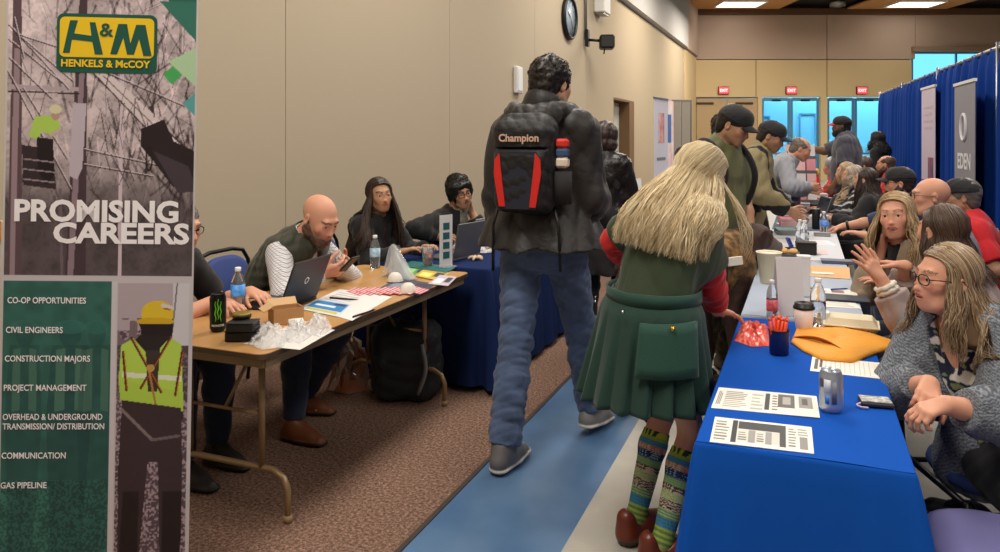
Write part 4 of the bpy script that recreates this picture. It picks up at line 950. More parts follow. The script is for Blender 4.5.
def shoe(J, o, root, k, m, yaw=0, pitch=0, sole=(225, 220, 210), up=(120, 118, 118), vox=.005, sc=1.0, boot=0, accent=None):
    S = J['S']*sc; A = J['An'+k]; R = rotm(yaw, pitch, 0); P_ = lambda x, y, z: A+R@(V3(x, y, z)*S); V = Vol(A-.27, A+.27, vox)
    V.cone(P_(0, -.045, -.04), P_(0, .02, -.045), .036*S, .04*S, .02); V.cone(P_(0, .02, -.04), P_(0.004, .15, -.062), .042*S, .03*S, .03)
    V.cone(P_(0, -.02, .0), P_(0, -.01, .015+boot), .041*S, .044*S, .03); V.cone(P_(0, .0, .0), P_(0, .1, -.045), .036*S, .034*S, .03)
    V.cone(P_(0, -.04, -.066), P_(.003, .06, -.066), .040*S, .042*S, .01, (R[:, 2], .35)); V.cone(P_(.003, .06, -.066), P_(.003, .155, -.066), .046*S, .04*S, .012, (R[:, 2], .35))
    V.cut(P_(0, 0, -.084), -R[:, 2]); V.cone(P_(0, -.012, .02+boot), P_(0, -.012, .09+boot), .036*S, .036*S, .004, None, -1)
    cs, cu = srgb(sole), srgb(up); ca_ = srgb(accent) if accent else cu
    def cf(p):
        q = (p-A)@R/S; c = np.tile(cu, (len(p), 1)); c[(np.abs(q[:, 0]) < .016) & (q[:, 1] > .03) & (q[:, 2] > -.05)] = ca_; c[q[:, 2] < -.058] = cs; return c
    return link('shoe', V.mesh('shoe', cf), m, root)
def garment(J, o, root, name, m, e=.012, sleeve=2, hem=.1, vox=.006, collar=0, vneck=0, openw=0, amp=.004, freq=26, flare=0, seat=False, neckr=.068, col=None, hood=False, e2=None, fn=None, nocut=False, sleeveL=None):
    S = J['S']; pts = [J[k] for k in ('hip', 'N', 'ShL', 'ShR')]+([J['ElL'], J['ElR']] if sleeve else [])+([J['WrL'], J['WrR']] if sleeve > 1 else []); pts.append(J['hip']-J['d']*hem)
    lo = np.min(pts, 0)-.26*max(1, J['w']); hi = np.max(pts, 0)+.24*max(1, J['w']); V = Vol(lo, hi, vox)
    trunk(V, J, e, o)
    if hem > 0 and not seat: V.cone(J['waist'] if flare > .08 else J['hip'], J['hip']-J['d']*(hem+.05), .135*J['w']*S+e, .14*J['w']*S+e+flare, .04, (J['pf'], .78))
    V.cut(J['hip']-J['d']*hem, -J['d'])
    for k in 'LR':
        s_ = sleeve if k == 'R' or sleeveL is None else sleeveL
        if s_: arm(V, J, k, e, s_, e2)
    if hood:
        H = J['N']-J['f']*.085*S+J['d2']*.01; V.ell(H, V3(.155, .085, .075)*S, np.stack([J['sx'], J['f'], J['d2']], 1), .015); V.ell(H+J['d2']*.045-J['f']*.005, V3(.10, .05, .05)*S, None, .01, -1)
    V.noise(amp, freq, o.get('seed', 1), True, (1, 1, .55))
    if collar: V.cone(J['N']+J['d2']*.0, J['N']+unit(J['d2']+J['R'][:, 1]*.1)*(.02+collar), neckr*S+.012, neckr*S+.010, .012)
    up = unit(J['C']-J['N']); V.cone(J['N']+up*(.012 if not vneck else 0), J['N']+up*.2, neckr*S, neckr*S*1.2, .004, None, -1)
    if vneck: V.cone(J['N']+J['f']*.05*S+up*.02, J['N']+J['f']*.15*S-J['d2']*vneck, .055*S, .008, .01, None, -1)
    if openw:
        a = J['N']+J['f']*.12*S; bb = J['hip']+J['pf']*.17*S*J['w']-J['d']*(hem+.06); V.cone(a, (a+bb)/2, openw, openw*1.1, .005, None, -1); V.cone((a+bb)/2, bb, openw*1.1, openw*1.4, .005, None, -1)
    for k in 'LR':
        s_ = sleeve if k == 'R' or sleeveL is None else sleeveL
        if not s_: continue
        if s_ > 1: p = J['El'+k]+(J['Wr'+k]-J['El'+k])*(s_-1); n = unit(J['Wr'+k]-J['El'+k])
        else: p = J['Sh'+k]+(J['El'+k]-J['Sh'+k])*s_; n = unit(J['El'+k]-J['Sh'+k])
        V.cone(p, p+n*.1, .12, .12, .0, None, -1) if False else V.box(p+n*.05, V3(.09, .09, .05), np.stack([unit(np.cross(n, V3(.3, .2, .9))), unit(np.cross(n, np.cross(n, V3(.3, .2, .9)))), n], 1), 0, .001, -1)
    if fn: fn(V)
    return link(name, V.mesh(name, col), m, root)
def trousers(J, o, root, m, e=.012, to=.93, vox=.006, amp=.004, freq=24, name='trousers', wide=0, top=.1, col=None):
    S, w = J['S'], J['w']; pts = [J[k+s] for k in ('Hp', 'Kn', 'An') for s in 'LR']+[J['hip']]; V = Vol(np.min(pts, 0)-.24*max(1, w), np.max(pts, 0)+.24*max(1, w), vox)
    V.ell(J['hip']+J['d']*.02, V3(.152*w*S+e, .112*w*S+e, .13*S+e), np.stack([J['px'], J['pf'], J['d']], 1), .03); V.ell(J['hip']-J['pf']*.04*S-V3(0, 0, .04), V3(.14*w*S, .1*w*S, .11*S), np.stack([J['px'], J['pf'], J['d']], 1), .04)
    V.cut(J['hip']+J['d']*top*S, J['d'])
    ws = math.sqrt(w)
    for k in 'LR':
        h, kn, an = J['Hp'+k], J['Kn'+k], J['An'+k]; V.cone(h, kn, .088*ws*S+e, .057*ws*S+e, .03); mid = kn+(an-kn)*.35; V.cone(kn, mid, .056*ws*S+e, .055*ws*S+e+wide*.3, .03); V.cone(mid, kn+(an-kn)*(to+.04), .055*ws*S+e+wide*.3, .04*S+e+wide, .02)
    V.noise(amp, freq, o.get('seed', 1)+4, True, (1, 1, 1.3))
    for k in 'LR':
        n = unit(J['An'+k]-J['Kn'+k]); p = J['Kn'+k]+(J['An'+k]-J['Kn'+k])*to; V.box(p+n*.06, V3(.1, .1, .06), np.stack([unit(np.cross(n, V3(1, .2, 0))), unit(np.cross(n, np.cross(n, V3(1, .2, 0)))), n], 1), 0, .001, -1)
    return link(name, V.mesh(name, col), m, root)
DEF = dict(S=1.72, bulk=1.0, hipz=None, lean=0., side=0., hunch=.06, twist=0., ptwist=0., shw=.165, shf={}, shup={}, handR=None, handL=None, elR=None, elL=None, footR=None, footL=None, knR=None, knL=None,
           head=(0, 0, 0), hs=1.0, skin='fair', haircol=(.05, .03, .02), sit=False, vox=.0055, hR={}, hL={}, legs=True)
def person(label, pos, face, group=None, cat='person', **kw):
    """the continuous body; clothes, hair and so on are added as its children by the caller"""
    global J_
    o = dict(DEF); o.update(kw)
    if o.get('fem') and 'shw' not in kw: o['shw'] = .148
    if o['hipz'] is None: o['hipz'] = .535 if o['sit'] else .93*o['S']/1.75
    root = thing('person', label, cat, (pos[0], pos[1], 0), face, group); Mi = Matrix.Rotation(-face, 3, 'Z')
    def w2l(p): return None if p is None else V3(*(Mi @ (Vector(p)-Vector((pos[0], pos[1], 0)))))
    if o.get('world', True):
        for k in ('handR', 'handL', 'footR', 'footL'):
            if o[k] is not None and not isinstance(o[k][0], str): o[k] = w2l(o[k])
    if o['sit']:
        for q, k in ((1, 'R'), (-1, 'L')):
            if o['foot'+k] is None: o['foot'+k] = V3(q*.11, .44, .085)
            if o['kn'+k] is None: o['kn'+k] = (q*.1, .6, 1)
    J = J_ = joints(o); S = J['S']; keys = ['hip', 'N', 'C', 'ElL', 'ElR', 'WrL', 'WrR']+(['KnL', 'KnR', 'AnL', 'AnR'] if o['legs'] else [])
    pts = np.array([J[k] for k in keys]); V = Vol(pts.min(0)-.22, pts.max(0)+.22, o['vox'])
    trunk(V, J, -.006, o)
    for k in 'LR':
        arm(V, J, k, 0); h = dict(o['h'+k]); fd = h.pop('f', None); nd = h.pop('n', None); fd = unit(J['Wr'+k]-J['El'+k]) if fd is None else fd; nd = V3(-1 if k == 'R' else 1, 0, 0) if nd is None else nd
        hand(V, J['Wr'+k], fd, nd, k, S*(.92 if o.get('fem') else 1), **h)
        if o['legs']:
            V.cone(J['Hp'+k], J['Kn'+k], .08*S, .052*S, .02); m_ = J['Kn'+k]*.68+J['An'+k]*.32+V3(0, -.008, 0); V.cone(J['Kn'+k], m_, .05*S, .053*S*o.get('calf', 1), .02); V.cone(m_, J['An'+k], .053*S*o.get('calf', 1), .034*S, .02)
            V.cone(J['An'+k]-V3(0, .02, .02), J['An'+k]+rotm(o.get('fy'+k, 0))@V3(0, .1, -.05), .03, .025, .02)
    headsdf(V, J['C'], J['R'], J['hs'], o)
    body = link('body', V.mesh('body', face_colors(J, o)), skin_mat(), root); eyes(J, o, root)
    return root, J, o
# ---------------------------------------------------------------- the people in this room
D = math.radians
def fab(name, c, rough=.85, bump=.25, bs=220, **k): return mat(name, rgb(*c), rough, bump=bump, bscale=bs, sheen=.15, **k)
m_shoe = mat('shoe_leather_and_rubber', rough=.5, vcol=True, bump=.05)
def shoes(J, o, r, up, sole=(220, 214, 204), yaw=(0, 0), pitch=(0, 0), **k):
    for q, s_ in enumerate('RL'): shoe(J, o, r, s_, m_shoe, yaw[q], pitch[q], sole, up, **k)
m_jean = fab('blue_denim', (78, 96, 128), bump=.35, var=.25, vscale=9); m_djean = fab('dark_denim', (34, 44, 66)); m_blackf = fab('black_fabric', (20, 19, 21)); m_blackt = fab('black_trousers', (24, 23, 25))
def check_fn(base, line, sx=.012, th=.16, off=(0, 0, 0)):
    """woven check, drawn as yarn colour"""
    def f(p):
        a = np.abs(((p[:, 0]+p[:, 1]*.6)/sx) % 1) < th; b = np.abs((p[:, 2]/sx+p[:, 1]/sx*.3) % 1) < th; c = np.tile(srgb(base), (len(p), 1)); c[a | b] = srgb(line)*.6+srgb(base)*.4; c[a & b] = srgb(line); return c
    return f
def check_cloth(name, base, line, sc, th=.17):
    m = mat(name, rgb(*base), .85, bump=.15, bscale=200); nt = m.node_tree; N = nt.nodes; L = nt.links; b = N['Principled BSDF']; tc = N.new('ShaderNodeTexCoord'); sp = N.new('ShaderNodeSeparateXYZ'); L.new(tc.outputs['Object'], sp.inputs[0])
    def M_(op, a, b_=None):
        n = N.new('ShaderNodeMath'); n.operation = op
        for i, x in enumerate((a, b_)):
            if x is None: continue
            if isinstance(x, (int, float)): n.inputs[i].default_value = x
            else: L.new(x, n.inputs[i])
        return n.outputs[0]
    u = M_('ADD', sp.outputs[0], M_('MULTIPLY', sp.outputs[1], .7)); v = M_('ADD', sp.outputs[2], M_('MULTIPLY', sp.outputs[1], .45))
    s_ = M_('MULTIPLY', M_('ADD', M_('LESS_THAN', M_('FRACT', M_('ABSOLUTE', M_('DIVIDE', u, sc))), th), M_('LESS_THAN', M_('FRACT', M_('ABSOLUTE', M_('DIVIDE', v, sc))), th)), .5)
    mx = N.new('ShaderNodeMix'); mx.data_type = 'RGBA'; L.new(s_, mx.inputs[0]); mx.inputs[6].default_value = (*rgb(*base), 1); mx.inputs[7].default_value = (*rgb(*line), 1); L.new(mx.outputs[2], b.inputs['Base Color']); return m
m_woven = mat('woven_yarn', rough=.85, vcol=True, bump=.2, bscale=260)
def vband(P_, *a): pass

# -- the two men and the woman at the oak table, the man at the navy table
place_chair(-3.1, 2.72, -D(80), 'blue padded chair of the man half hidden by the banner')
r, J, o = person('man in glasses and black polo shirt, half hidden by the banner, typing', (-3.01, 2.66), -D(88), S=1.76, sit=True, lean=.40, hunch=.12, bulk=1.12, head=(-.1, -.2, 0), skin='pink', haircol=(.20, .19, .18), handR=(-2.52, 2.72, .80), handL=(-2.50, 2.93, .80),
                 hR=dict(f=(.2, 1, -.1), n=(0, 0, -1), curl=.35), hL=dict(f=(.3, 1, -.1), n=(0, 0, -1), curl=.35), elR=(1, -.2, -.8), elL=(-.6, .2, -1), world=True, stubble=.3)
garment(J, o, r, 'polo_shirt', m_blackf, .018, .75, .06, collar=.02, seat=True); trousers(J, o, r, m_djean); short_hair(J, o, r, t=.003, bump=.001, tuft=500, tuftlen=.014); glasses(J, r); shoes(J, o, r, (40, 34, 32), (20, 18, 18))

place_chair(-3.04, 3.62, -D(88), 'blue padded chair between the banner and the man in the vest')
r, J, o = person('bald bearded man in an olive vest over a checked shirt, looking at his phone', (-2.86, 3.46), -D(90), S=1.80, sit=True, lean=.36, hunch=.32, bulk=1.18, head=(-.22, -.50, 0), vox=.0045, skin='pink', haircol=(.10, .055, .035), stubble=.45, hs=1.07,
                 handR=(-2.40, 3.375, .825), handL=(-2.40, 3.525, .83), hR=dict(f=(-.45, .85, .15), n=(-.75, -.35, .6), curl=.85, thumb=.25), hL=dict(f=(.45, .85, .15), n=(.75, -.35, .6), curl=.85, thumb=.25), elR=(1.2, -.1, -.6), elL=(-1, 0, -.7),
                 footR=(-2.42, 3.16, .085), footL=(-2.62, 3.5, .085), brows=True)
garment(J, o, r, 'checked_shirt', check_cloth('checked_white_cloth', (214, 212, 214), (40, 46, 66), .0135, .2), .014, 1.93, .05, .005, collar=.045, seat=True, e2=.012)
def vfn(V):
    V.noise(.004, 60, 3, False, (.2, .2, 1))
garment(J, o, r, 'quilted_vest', fab('olive_vest', (48, 50, 34), .6), .034, 0, .04, .006, collar=.05, openw=.035, amp=.008, seat=True, fn=vfn, neckr=.075)
trousers(J, o, r, m_djean); beard(J, o, r, .012); shoes(J, o, r, (112, 62, 34), (40, 26, 20), yaw=(0, .2))

place_chair(-3.04, 4.53, -D(95), 'blue padded chair of the woman with long dark hair')
r, J, o = person('woman with very long straight dark hair and black top, turned towards the aisle', (-2.86, 4.50), -D(100), S=1.66, sit=True, fem=True, lean=.20, hunch=.1, head=(-D(30), .02, .08), vox=.0045, skin='tan', haircol=(.028, .017, .013), lip=(.75, .42, .42), handR=(-2.45, 4.34, .80), handL=(-2.4, 4.56, .80),
                 hR=dict(n=(0, 0, -1)), hL=dict(n=(0, 0, -1)), browt=.95)
garment(J, o, r, 'top', fab('maroon_top', (70, 26, 36)), .012, 0, .05, seat=True); garment(J, o, r, 'jacket', fab('black_knit', (17, 16, 18)), .024, 1.93, .06, amp=.007, openw=.025, seat=True, neckr=.075)
trousers(J, o, r, m_blackt); long_hair(J, o, r, .50, 1100, open_=54, wave=.006, flare=.085, back=.02, vol=1.05, kv=.13, part=.018, col2=(.085, .05, .033), split=75, frontlen=.46); shoes(J, o, r, (30, 28, 30), (20, 18, 18), vox=.008)

place_chair(-2.95, 5.28, -D(90), 'blue padded chair of the young man with dark wavy hair')
r, J, o = person('smiling young man with dark wavy hair and glasses resting his head on his hand', (-2.72, 5.24), -D(98), S=1.74, sit=True, lean=.42, hunch=.12, head=(-D(32), -.08, .18), vox=.0045, skin='tan', haircol=(.012, .010, .010), handL=('head', -.10, .03, -.14), handR=(-2.52, 5.0, .81), elL=(-.5, .8, -1.6), elR=(1, 0, -.8),
                 hL=dict(f=(.25, -.1, .8), n=(.9, -.3, .2), curl=1.1), hR=dict(f=(-.35, .9, .1), n=(-.5, 0, -.8), curl=.9, thumb=.2), mouth=.35, browt=1.4)
garment(J, o, r, 'shirt', m_woven, .012, 0, .05, collar=.045, seat=True, col=check_fn((176, 170, 150), (90, 90, 84), .014, .25)); garment(J, o, r, 'sweater', fab('black_sweater', (16, 16, 18)), .022, 1.75, .06, amp=.007, seat=True, vneck=.10)
trousers(J, o, r, m_blackt); short_hair(J, o, r, t=.021, bump=.009, freq=48, ear=False, tuft=2600, tuftlen=.05, tuftdown=.6); glasses(J, r); shoes(J, o, r, (30, 28, 30), (20, 18, 18), vox=.008)

# -- the tall walker
r, J, o = person('tall person walking away in a black hooded parka and blue jeans, wearing a backpack', (-1.20, 3.52), -D(2), S=1.99, bulk=1.0, lean=.0, hunch=.04, head=(-.35, -.12, 0), skin='fair', haircol=(.018, .012, .010), vox=.0055,
                 footL=(-1.30, 3.25, .10), footR=(-1.04, 3.86, .10), fyL=-.05, knL=(-.05, 1, 0), knR=(.05, 1, 0), handR=(-1.02, 3.82, 1.22), handL=(-1.42, 3.66, 1.02), elR=(.35, -.6, -1), elL=(-.15, -.9, -.3), shw=.152)
garment(J, o, r, 'sweatshirt', fab('dark_sweater', (30, 30, 34)), .012, 0, .0, .008)
garment(J, o, r, 'parka', mat('black_nylon', rgb(27, 24, 23), .5, bump=.3, bscale=35, sheen=.1), .046, 1.9, .03, .0065, collar=.06, amp=.014, freq=17, flare=.15, neckr=.09)
V = Vol(J['N']-.32, J['N']+.3, .006); N_ = J['N']; hp_ = spath([N_+V3(-.10, .09, -.02), N_+V3(-.135, -.01, .035), N_+V3(-.10, -.12, .035), N_+V3(0, -.165, .02), N_+V3(.10, -.12, .035), N_+V3(.135, -.01, .035), N_+V3(.10, .09, -.02)], 4)
for a_, b_ in zip(hp_[:-1], hp_[1:]): V.cone(a_, b_, .040, .040, .02)
V.ell(N_+V3(0, -.15, -.03), V3(.13, .05, .06), None, .04); V.noise(.010, 26, 6); link('hood', V.mesh('hood'), mat('black_nylon', (.1, .1, .1)), r)
trousers(J, o, r, m_jean, .012, .97, amp=.007, freq=30, wide=.018, name='jeans'); short_hair(J, o, r, t=.016, bump=.005, freq=75, vox=.0035, tuft=1500, tuftlen=.028, tuftdown=.1)
shoe(J, o, r, 'L', m_shoe, -.05, .0, (214, 206, 192), (104, 100, 100), accent=(150, 146, 144), sc=1.05); shoe(J, o, r, 'R', m_shoe, -.15, -.12, (214, 206, 192), (128, 124, 122), accent=(150, 146, 144), sc=1.05)
walker, JW = r, J
# his backpack, worn on the back: a thing of its own
bc = V3(*(walker.matrix_world @ Vector((0, 0, 0)))) if False else None
bp_ = thing('backpack', 'black backpack with a navy panel and two red stripes on the tall walker\'s back', 'backpack', (-1.20, 3.52, 0), -D(2))
V = Vol((-.24, -.52, .95), (.24, 0, 1.72), .005); c0 = JW['N']-JW['f']*.235-V3(0, 0, .23); tl = rotm(0, .03, 0)
V.box(c0, V3(.148, .075, .215), tl, 0, .055); V.box(c0+V3(0, .03, .10), V3(.135, .07, .15), tl, .03, .06); V.box(c0+V3(0, -.055, -.06), V3(.125, .05, .145), tl, .02, .04)
V.noise(.004, 30, 9); V.box(c0+V3(0, -.1, .085), V3(.14, .04, .004), None, .006, .002, -1)
link('pack_body', V.mesh('pack_body'), mat('pack_fabric', rgb(22, 21, 23), .55, bump=.2, bscale=90), bp_)
yb = c0[1]-.106
def panel_(pts, m, name, y=0, th=.006):
    b = MB(); n = len(pts); b.add([(c0[0]+x, yb-y, c0[2]+z) for x, z in pts]+[(c0[0]+x, yb-y+th, c0[2]+z) for x, z in pts], [tuple(range(n)), tuple(range(n, 2*n))[::-1]]+[(i, n+i, n+(i+1) % n, (i+1) % n) for i in range(n)]); return b.build(name, m, bp_)
panel_([(-.088, -.19), (.088, -.19), (.112, .04), (.09, .072), (-.09, .072), (-.112, .04)], mat('navy_panel', rgb(30, 34, 48), .6, bump=.2, bscale=200), 'front_panel', .0)
for q in (-1, 1): panel_([(q*.112, .035), (q*.088, .035+.03), (q*.082, .0), (q*.060, -.18), (q*.09, -.18), (q*.116, -.03)], mat('red_piping', rgb(206, 40, 34), .5), 'stripe', .006)
b = MB()
for z in (.082, .17): b.tube([(c0[0]-.11, yb+.045-.15*(z > .1)*.1, c0[2]+z), (c0[0]+.11, yb+.045-.15*(z > .1)*.1, c0[2]+z)], .004, 6); 
b.build('zip', m_black, bp_, None)
t = text_mesh('Champion', .048, mat('pack_logo', rgb(206, 170, 150), .5), bp_, 'logo', (c0[0]-.10, yb+.012, c0[2]+.118), (math.pi/2, 0, 0), .0012)
b = MB(); b.tube([(c0[0]+.17, c0[1]+.02, c0[2]-.17), (c0[0]+.17, c0[1]+.02, c0[2]-.02)], [.045, .047], 16); b.build('side_pocket', mat('mesh_pocket', rgb(34, 32, 34), .8), bp_)
for k, q in enumerate((-1, 1)):
    b = MB(); N_ = JW['N']; pth = [c0+V3(q*.09, .06, .2), N_+V3(q*.10, -.06, .045), N_+V3(q*.115, .03, .055), N_+V3(q*.12, .13, -.02), N_+V3(q*.125, .2, -.16), N_+V3(q*.145, .16, -.32), c0+V3(q*.13, .1, -.16)]
    b.tube(spath(pth), .018, 8); b.build('shoulder_strap', m_black, bp_)
for q, l in ((-1, .32), (1, .3)):
    b = MB(); b.tube([c0+V3(q*.14, .0, -.18), c0+V3(q*.165, -.01, -.28), c0+V3(q*.17, 0, -.18-l)], .008, 6); b.build('hanging_strap', m_black, bp_)
wb = thing('snack_pouch', 'red, blue and white pouch in the backpack\'s side pocket', 'pouch', (-1.20, 3.52, 0), -D(2)); pc = c0+V3(.175, .01, .03)
for nm, z, h, col in (('label', .0, .05, (224, 210, 196)), ('body', .045, .045, (60, 84, 120)), ('top_band', .088, .045, (204, 52, 44))):
    b = MB(); b.box((pc[0], pc[1], pc[2]+z-.01), (.06, .055, h), bev=.012); b.build(nm, mat('pouch_'+nm, rgb(*col), .4), wb)

# -- leather jacket beyond him
r, J, o = person('person with a brown bob in a black leather jacket, seen from behind', (-1.50, 5.9), D(2), S=1.68, fem=True, vox=.008, skin='fair', haircol=(.035, .017, .012), head=(-.25, 0, 0), handR=(-1.40, 6.15, 1.0), handL=(-1.76, 6.15, 1.0))
garment(J, o, r, 'leather_jacket', mat('black_leather', rgb(22, 18, 18), .32, bump=.4, bscale=40), .034, 1.92, .03, .008, collar=.03, amp=.010, freq=22)
garment(J, o, r, 'coat', fab('dark_coat', (24, 21, 22)), .03, 0, .42, .01, amp=.01, flare=.05); trousers(J, o, r, m_blackt, vox=.009); short_hair(J, o, r, t=.024, bump=.005, freq=60, style='bob', vox=.006); shoes(J, o, r, (24, 22, 22), (16, 16, 16), vox=.009)

# -- the woman in green
r, J, o = person('woman with long pale blonde hair, olive T-shirt and dark green pleated skirt', (-.545, 2.88), -D(38), S=1.58, fem=True, bulk=1.18, lean=.16, hunch=.22, side=.02, twist=-.08, head=(-.25, -.55, 0), vox=.005, skin='pink', haircol=(.50, .36, .18), shw=.142,
                 handR=(-.33, 3.18, .835), handL=(-.72, 3.35, .98), elR=(.95, -.35, -.9), elL=(-1, -.25, -.5), footR=(-.475, 2.74, .10), footL=(-.60, 2.88, .10), hR=dict(f=(.15, .95, -.25), n=(-.1, -.2, -1), curl=.25), hL=dict(n=(0, 0, -1)), knR=(0, 1, 0), knL=(0, 1, 0), fyR=-.2, calf=1.0)
garment(J, o, r, 'undershirt', fab('red_knit', (198, 26, 24), .8), .014, 1.86, .03, amp=.008, freq=34)
garment(J, o, r, 't_shirt', fab('olive_cotton', (48, 62, 40), .85), .030, .80, .02, amp=.010, freq=20, e2=.036, neckr=.078)
long_hair(J, o, r, .33, 4200, open_=62, wave=.012, flare=.10, back=.10, part=-.005, col2=(.88, .76, .52), vol=1.14, rad=.0018, split=62, frontlen=.30, wfreq=2.2, sidew=1.2, drift=(-.02, -.02, 0), ce=.042, ms=7)
# skirt: a pleated loft from the waist to the knee
b = MB(); H = J['hip']; npl = 18; nu = npl*12; zz = [1.0, .985, .95, .92, .86, .78, .68, .60, .52, .50]; z_top = H[2]+.13; z_bot = .57
def skf(u, v):
    a = u*2*math.pi; k = v; z = z_top+(z_bot-z_top)*k; sw_ = 1 if k < .14 else 0
    ph = (u*npl) % 1; tri = (ph*1.35 if ph < .74 else (1-ph)*3.84); pl = (tri-.5)*.045*max(0, (k-.12))*1.15
    fl = .163+.034*min(1, k*6)+.062*k+.012*math.sin(a*3+1)*k; rr_ = fl+pl
    x = math.cos(a)*rr_*1.02; y = math.sin(a)*rr_*.84; sft = J['d']*.13*(1-k); return (H[0]+x+sft[0], H[1]+y-.015-.02*k+sft[1], z+.006*math.sin(a*2+k))
b.grid(nu, 22, skf, closed_u=True); sk = b.build('skirt', fab('green_twill', (18, 54, 44), .8), r, fix=False, solid=.006)
b = MB(); b.grid(96, 3, lambda u, v: (H[0]+J['d'][0]*.13+math.cos(u*6.2832)*.188*1.02, H[1]+J['d'][1]*.13+math.sin(u*6.2832)*.188*.88-.012, z_top+.012-.045*v), closed_u=True); b.build('waistband', fab('green_twill_band', (24, 66, 53), .75), sk, fix=False, solid=.006)
def pocket(a0, z0, wdt, hgt):
    bb = MB(); fr = lambda u, v: skf(((a0+(u-.5)*wdt) % 1), max(.02, (z_top-(z0-hgt*v))/(z_top-z_bot)))
    def g_(u, v):
        x, y, z = fr(u, v); rx, ry = x-H[0], y-H[1]; L = math.hypot(rx, ry); rr_ = .184+.030+.062*(z_top-z)/(z_top-z_bot)+.014; a = math.atan2(ry/.84, rx/1.02); return (H[0]+math.cos(a)*rr_*1.02, H[1]+math.sin(a)*rr_*.84-.015, z)
    bb.grid(12, 6, g_); return bb.build('pocket', fab('green_twill_pocket', (26, 70, 57), .75), sk, fix=False, solid=.012)
pk = pocket(.93, z_top-.07, .16, .19)
b = MB(); a = .93*6.2832; b.lathe([(0, 0), (.010, 0), (.008, .006), (0, .007)], c=(H[0]+math.cos(a)*.258, H[1]+math.sin(a)*.215-.015, z_top-.085), R=Rz(a)@Ry(math.pi/2)); b.build('button', mat('brass', rgb(200, 160, 60), .3, 1), sk)
for sgn in (.80, .66, .60):
    b = MB(); a = sgn*6.2832; b.lathe([(0, 0), (.007, 0), (.005, .005), (0, .006)], c=(H[0]+math.cos(a)*.222, H[1]+math.sin(a)*.188-.014, z_top-.05), R=Rz(a)@Ry(math.pi/2)); b.build('snap', m_chrome, sk)
# patterned knee socks
def sock(k):
    S = J['S']; kn, an = J['Kn'+k], J['An'+k]; V = Vol(np.minimum(kn, an)-.2, np.maximum(kn, an)+.16, .0035); m_ = kn*.68+an*.32+V3(0, -.008, 0)
    V.cone(kn, m_, .05*S+.0045, .053*S+.0045, .02); V.cone(m_, an, .053*S+.0045, .034*S+.006, .02); V.cone(an-V3(0, .02, .02), an+V3(0, .1, -.05), .036, .03, .02); V.cut(an+(kn-an)*.82, kn-an)
    ax = unit(kn-an); L = np.linalg.norm(kn-an)
    def cf(p):
        q = p-an; h = (q@ax)/L*1.05; a = np.arctan2(q[:, 0], -q[:, 1]); c = np.zeros((len(p), 3)); u = a/(2*np.pi)
        def rowband(lo, hi, base, alt, nu_, nv_, kind):
            m = (h >= lo) & (h < hi)
            if not m.any(): return
            uu = (u[m]*nu_) % 1; vv = ((h[m]-lo)/(hi-lo)*nv_) % 1; cc = np.tile(srgb(base), (m.sum(), 1))
            if kind == 'v': s_ = uu < .5
            elif kind == 'c': s_ = (uu < .5) ^ (vv < .5)
            elif kind == 'h': s_ = vv < .5
            elif kind == 'd': s_ = (np.abs(uu-.5)+np.abs(vv-.5)) < .33
            else: s_ = np.abs(uu-.5)*2 < vv
            cc[s_] = srgb(alt); c[m] = cc
        for lo, hi, ba, al, nu_, nv_, kd in ((.80, .9, (176, 190, 60), (44, 66, 54), 26, 1, 'v'), (.765, .80, (150, 170, 60), (150, 170, 60), 1, 1, 'h'), (.71, .765, (60, 130, 160), (70, 140, 168), 10, 2, 'h'), (.655, .71, (196, 176, 150), (176, 110, 100), 22, 3, 'z'),
                                       (.585, .655, (28, 48, 92), (150, 176, 190), 18, 3, 'd'), (.565, .585, (90, 130, 110), (60, 110, 140), 20, 1, 'v'), (.50, .565, (146, 176, 120), (110, 150, 100), 20, 3, 'h'), (.44, .50, (200, 180, 160), (60, 60, 60), 20, 2, 'z'),
                                       (.36, .44, (140, 170, 110), (196, 200, 150), 18, 4, 'c'), (.27, .36, (196, 176, 158), (42, 44, 52), 16, 4, 'c'), (.19, .27, (150, 176, 120), (90, 130, 100), 18, 3, 'h'), (.10, .19, (54, 124, 156), (40, 90, 130), 18, 3, 'd'), (-.05, .10, (148, 166, 70), (90, 120, 66), 16, 3, 'h'), (-2, -.05, (150, 160, 90), (90, 110, 70), 16, 6, 'h')):
            rowband(lo, hi, ba, al, nu_, nv_, kd)
        return c
    return link('sock', V.mesh('sock', cf), mat('knit_sock', rough=.9, vcol=True, bump=.3, bscale=400), r)
sock('R'); sock('L')
for k, yw in (('R', -.25), ('L', .1)):
    A = J['An'+k]; R_ = rotm(yw); P_ = lambda x, y, z: A+R_@V3(x, y, z); V = Vol(A-.24, A+.24, .0045)
    V.cone(P_(0, -.04, -.055), P_(0, .03, -.055), .046, .05, .02); V.cone(P_(0, .04, -.05), P_(0, .14, -.065), .052, .044, .03); V.cone(P_(0, -.05, -.06), P_(0, -.052, -.005), .045, .04, .02); V.cut(P_(0, 0, -.098), -V3(0, 0, 1)); V.ell(P_(0, -.01, -.0), V3(.037, .05, .05), R_, .01, -1)
    def cf(p, A=A): c = np.tile(srgb((104, 44, 28)), (len(p), 1)); c[(p-A)[:, 2] < -.072] = srgb((46, 30, 24)); return c
    link('clog', V.mesh('clog', cf), mat('clog_leather', rough=.35, vcol=True), r)

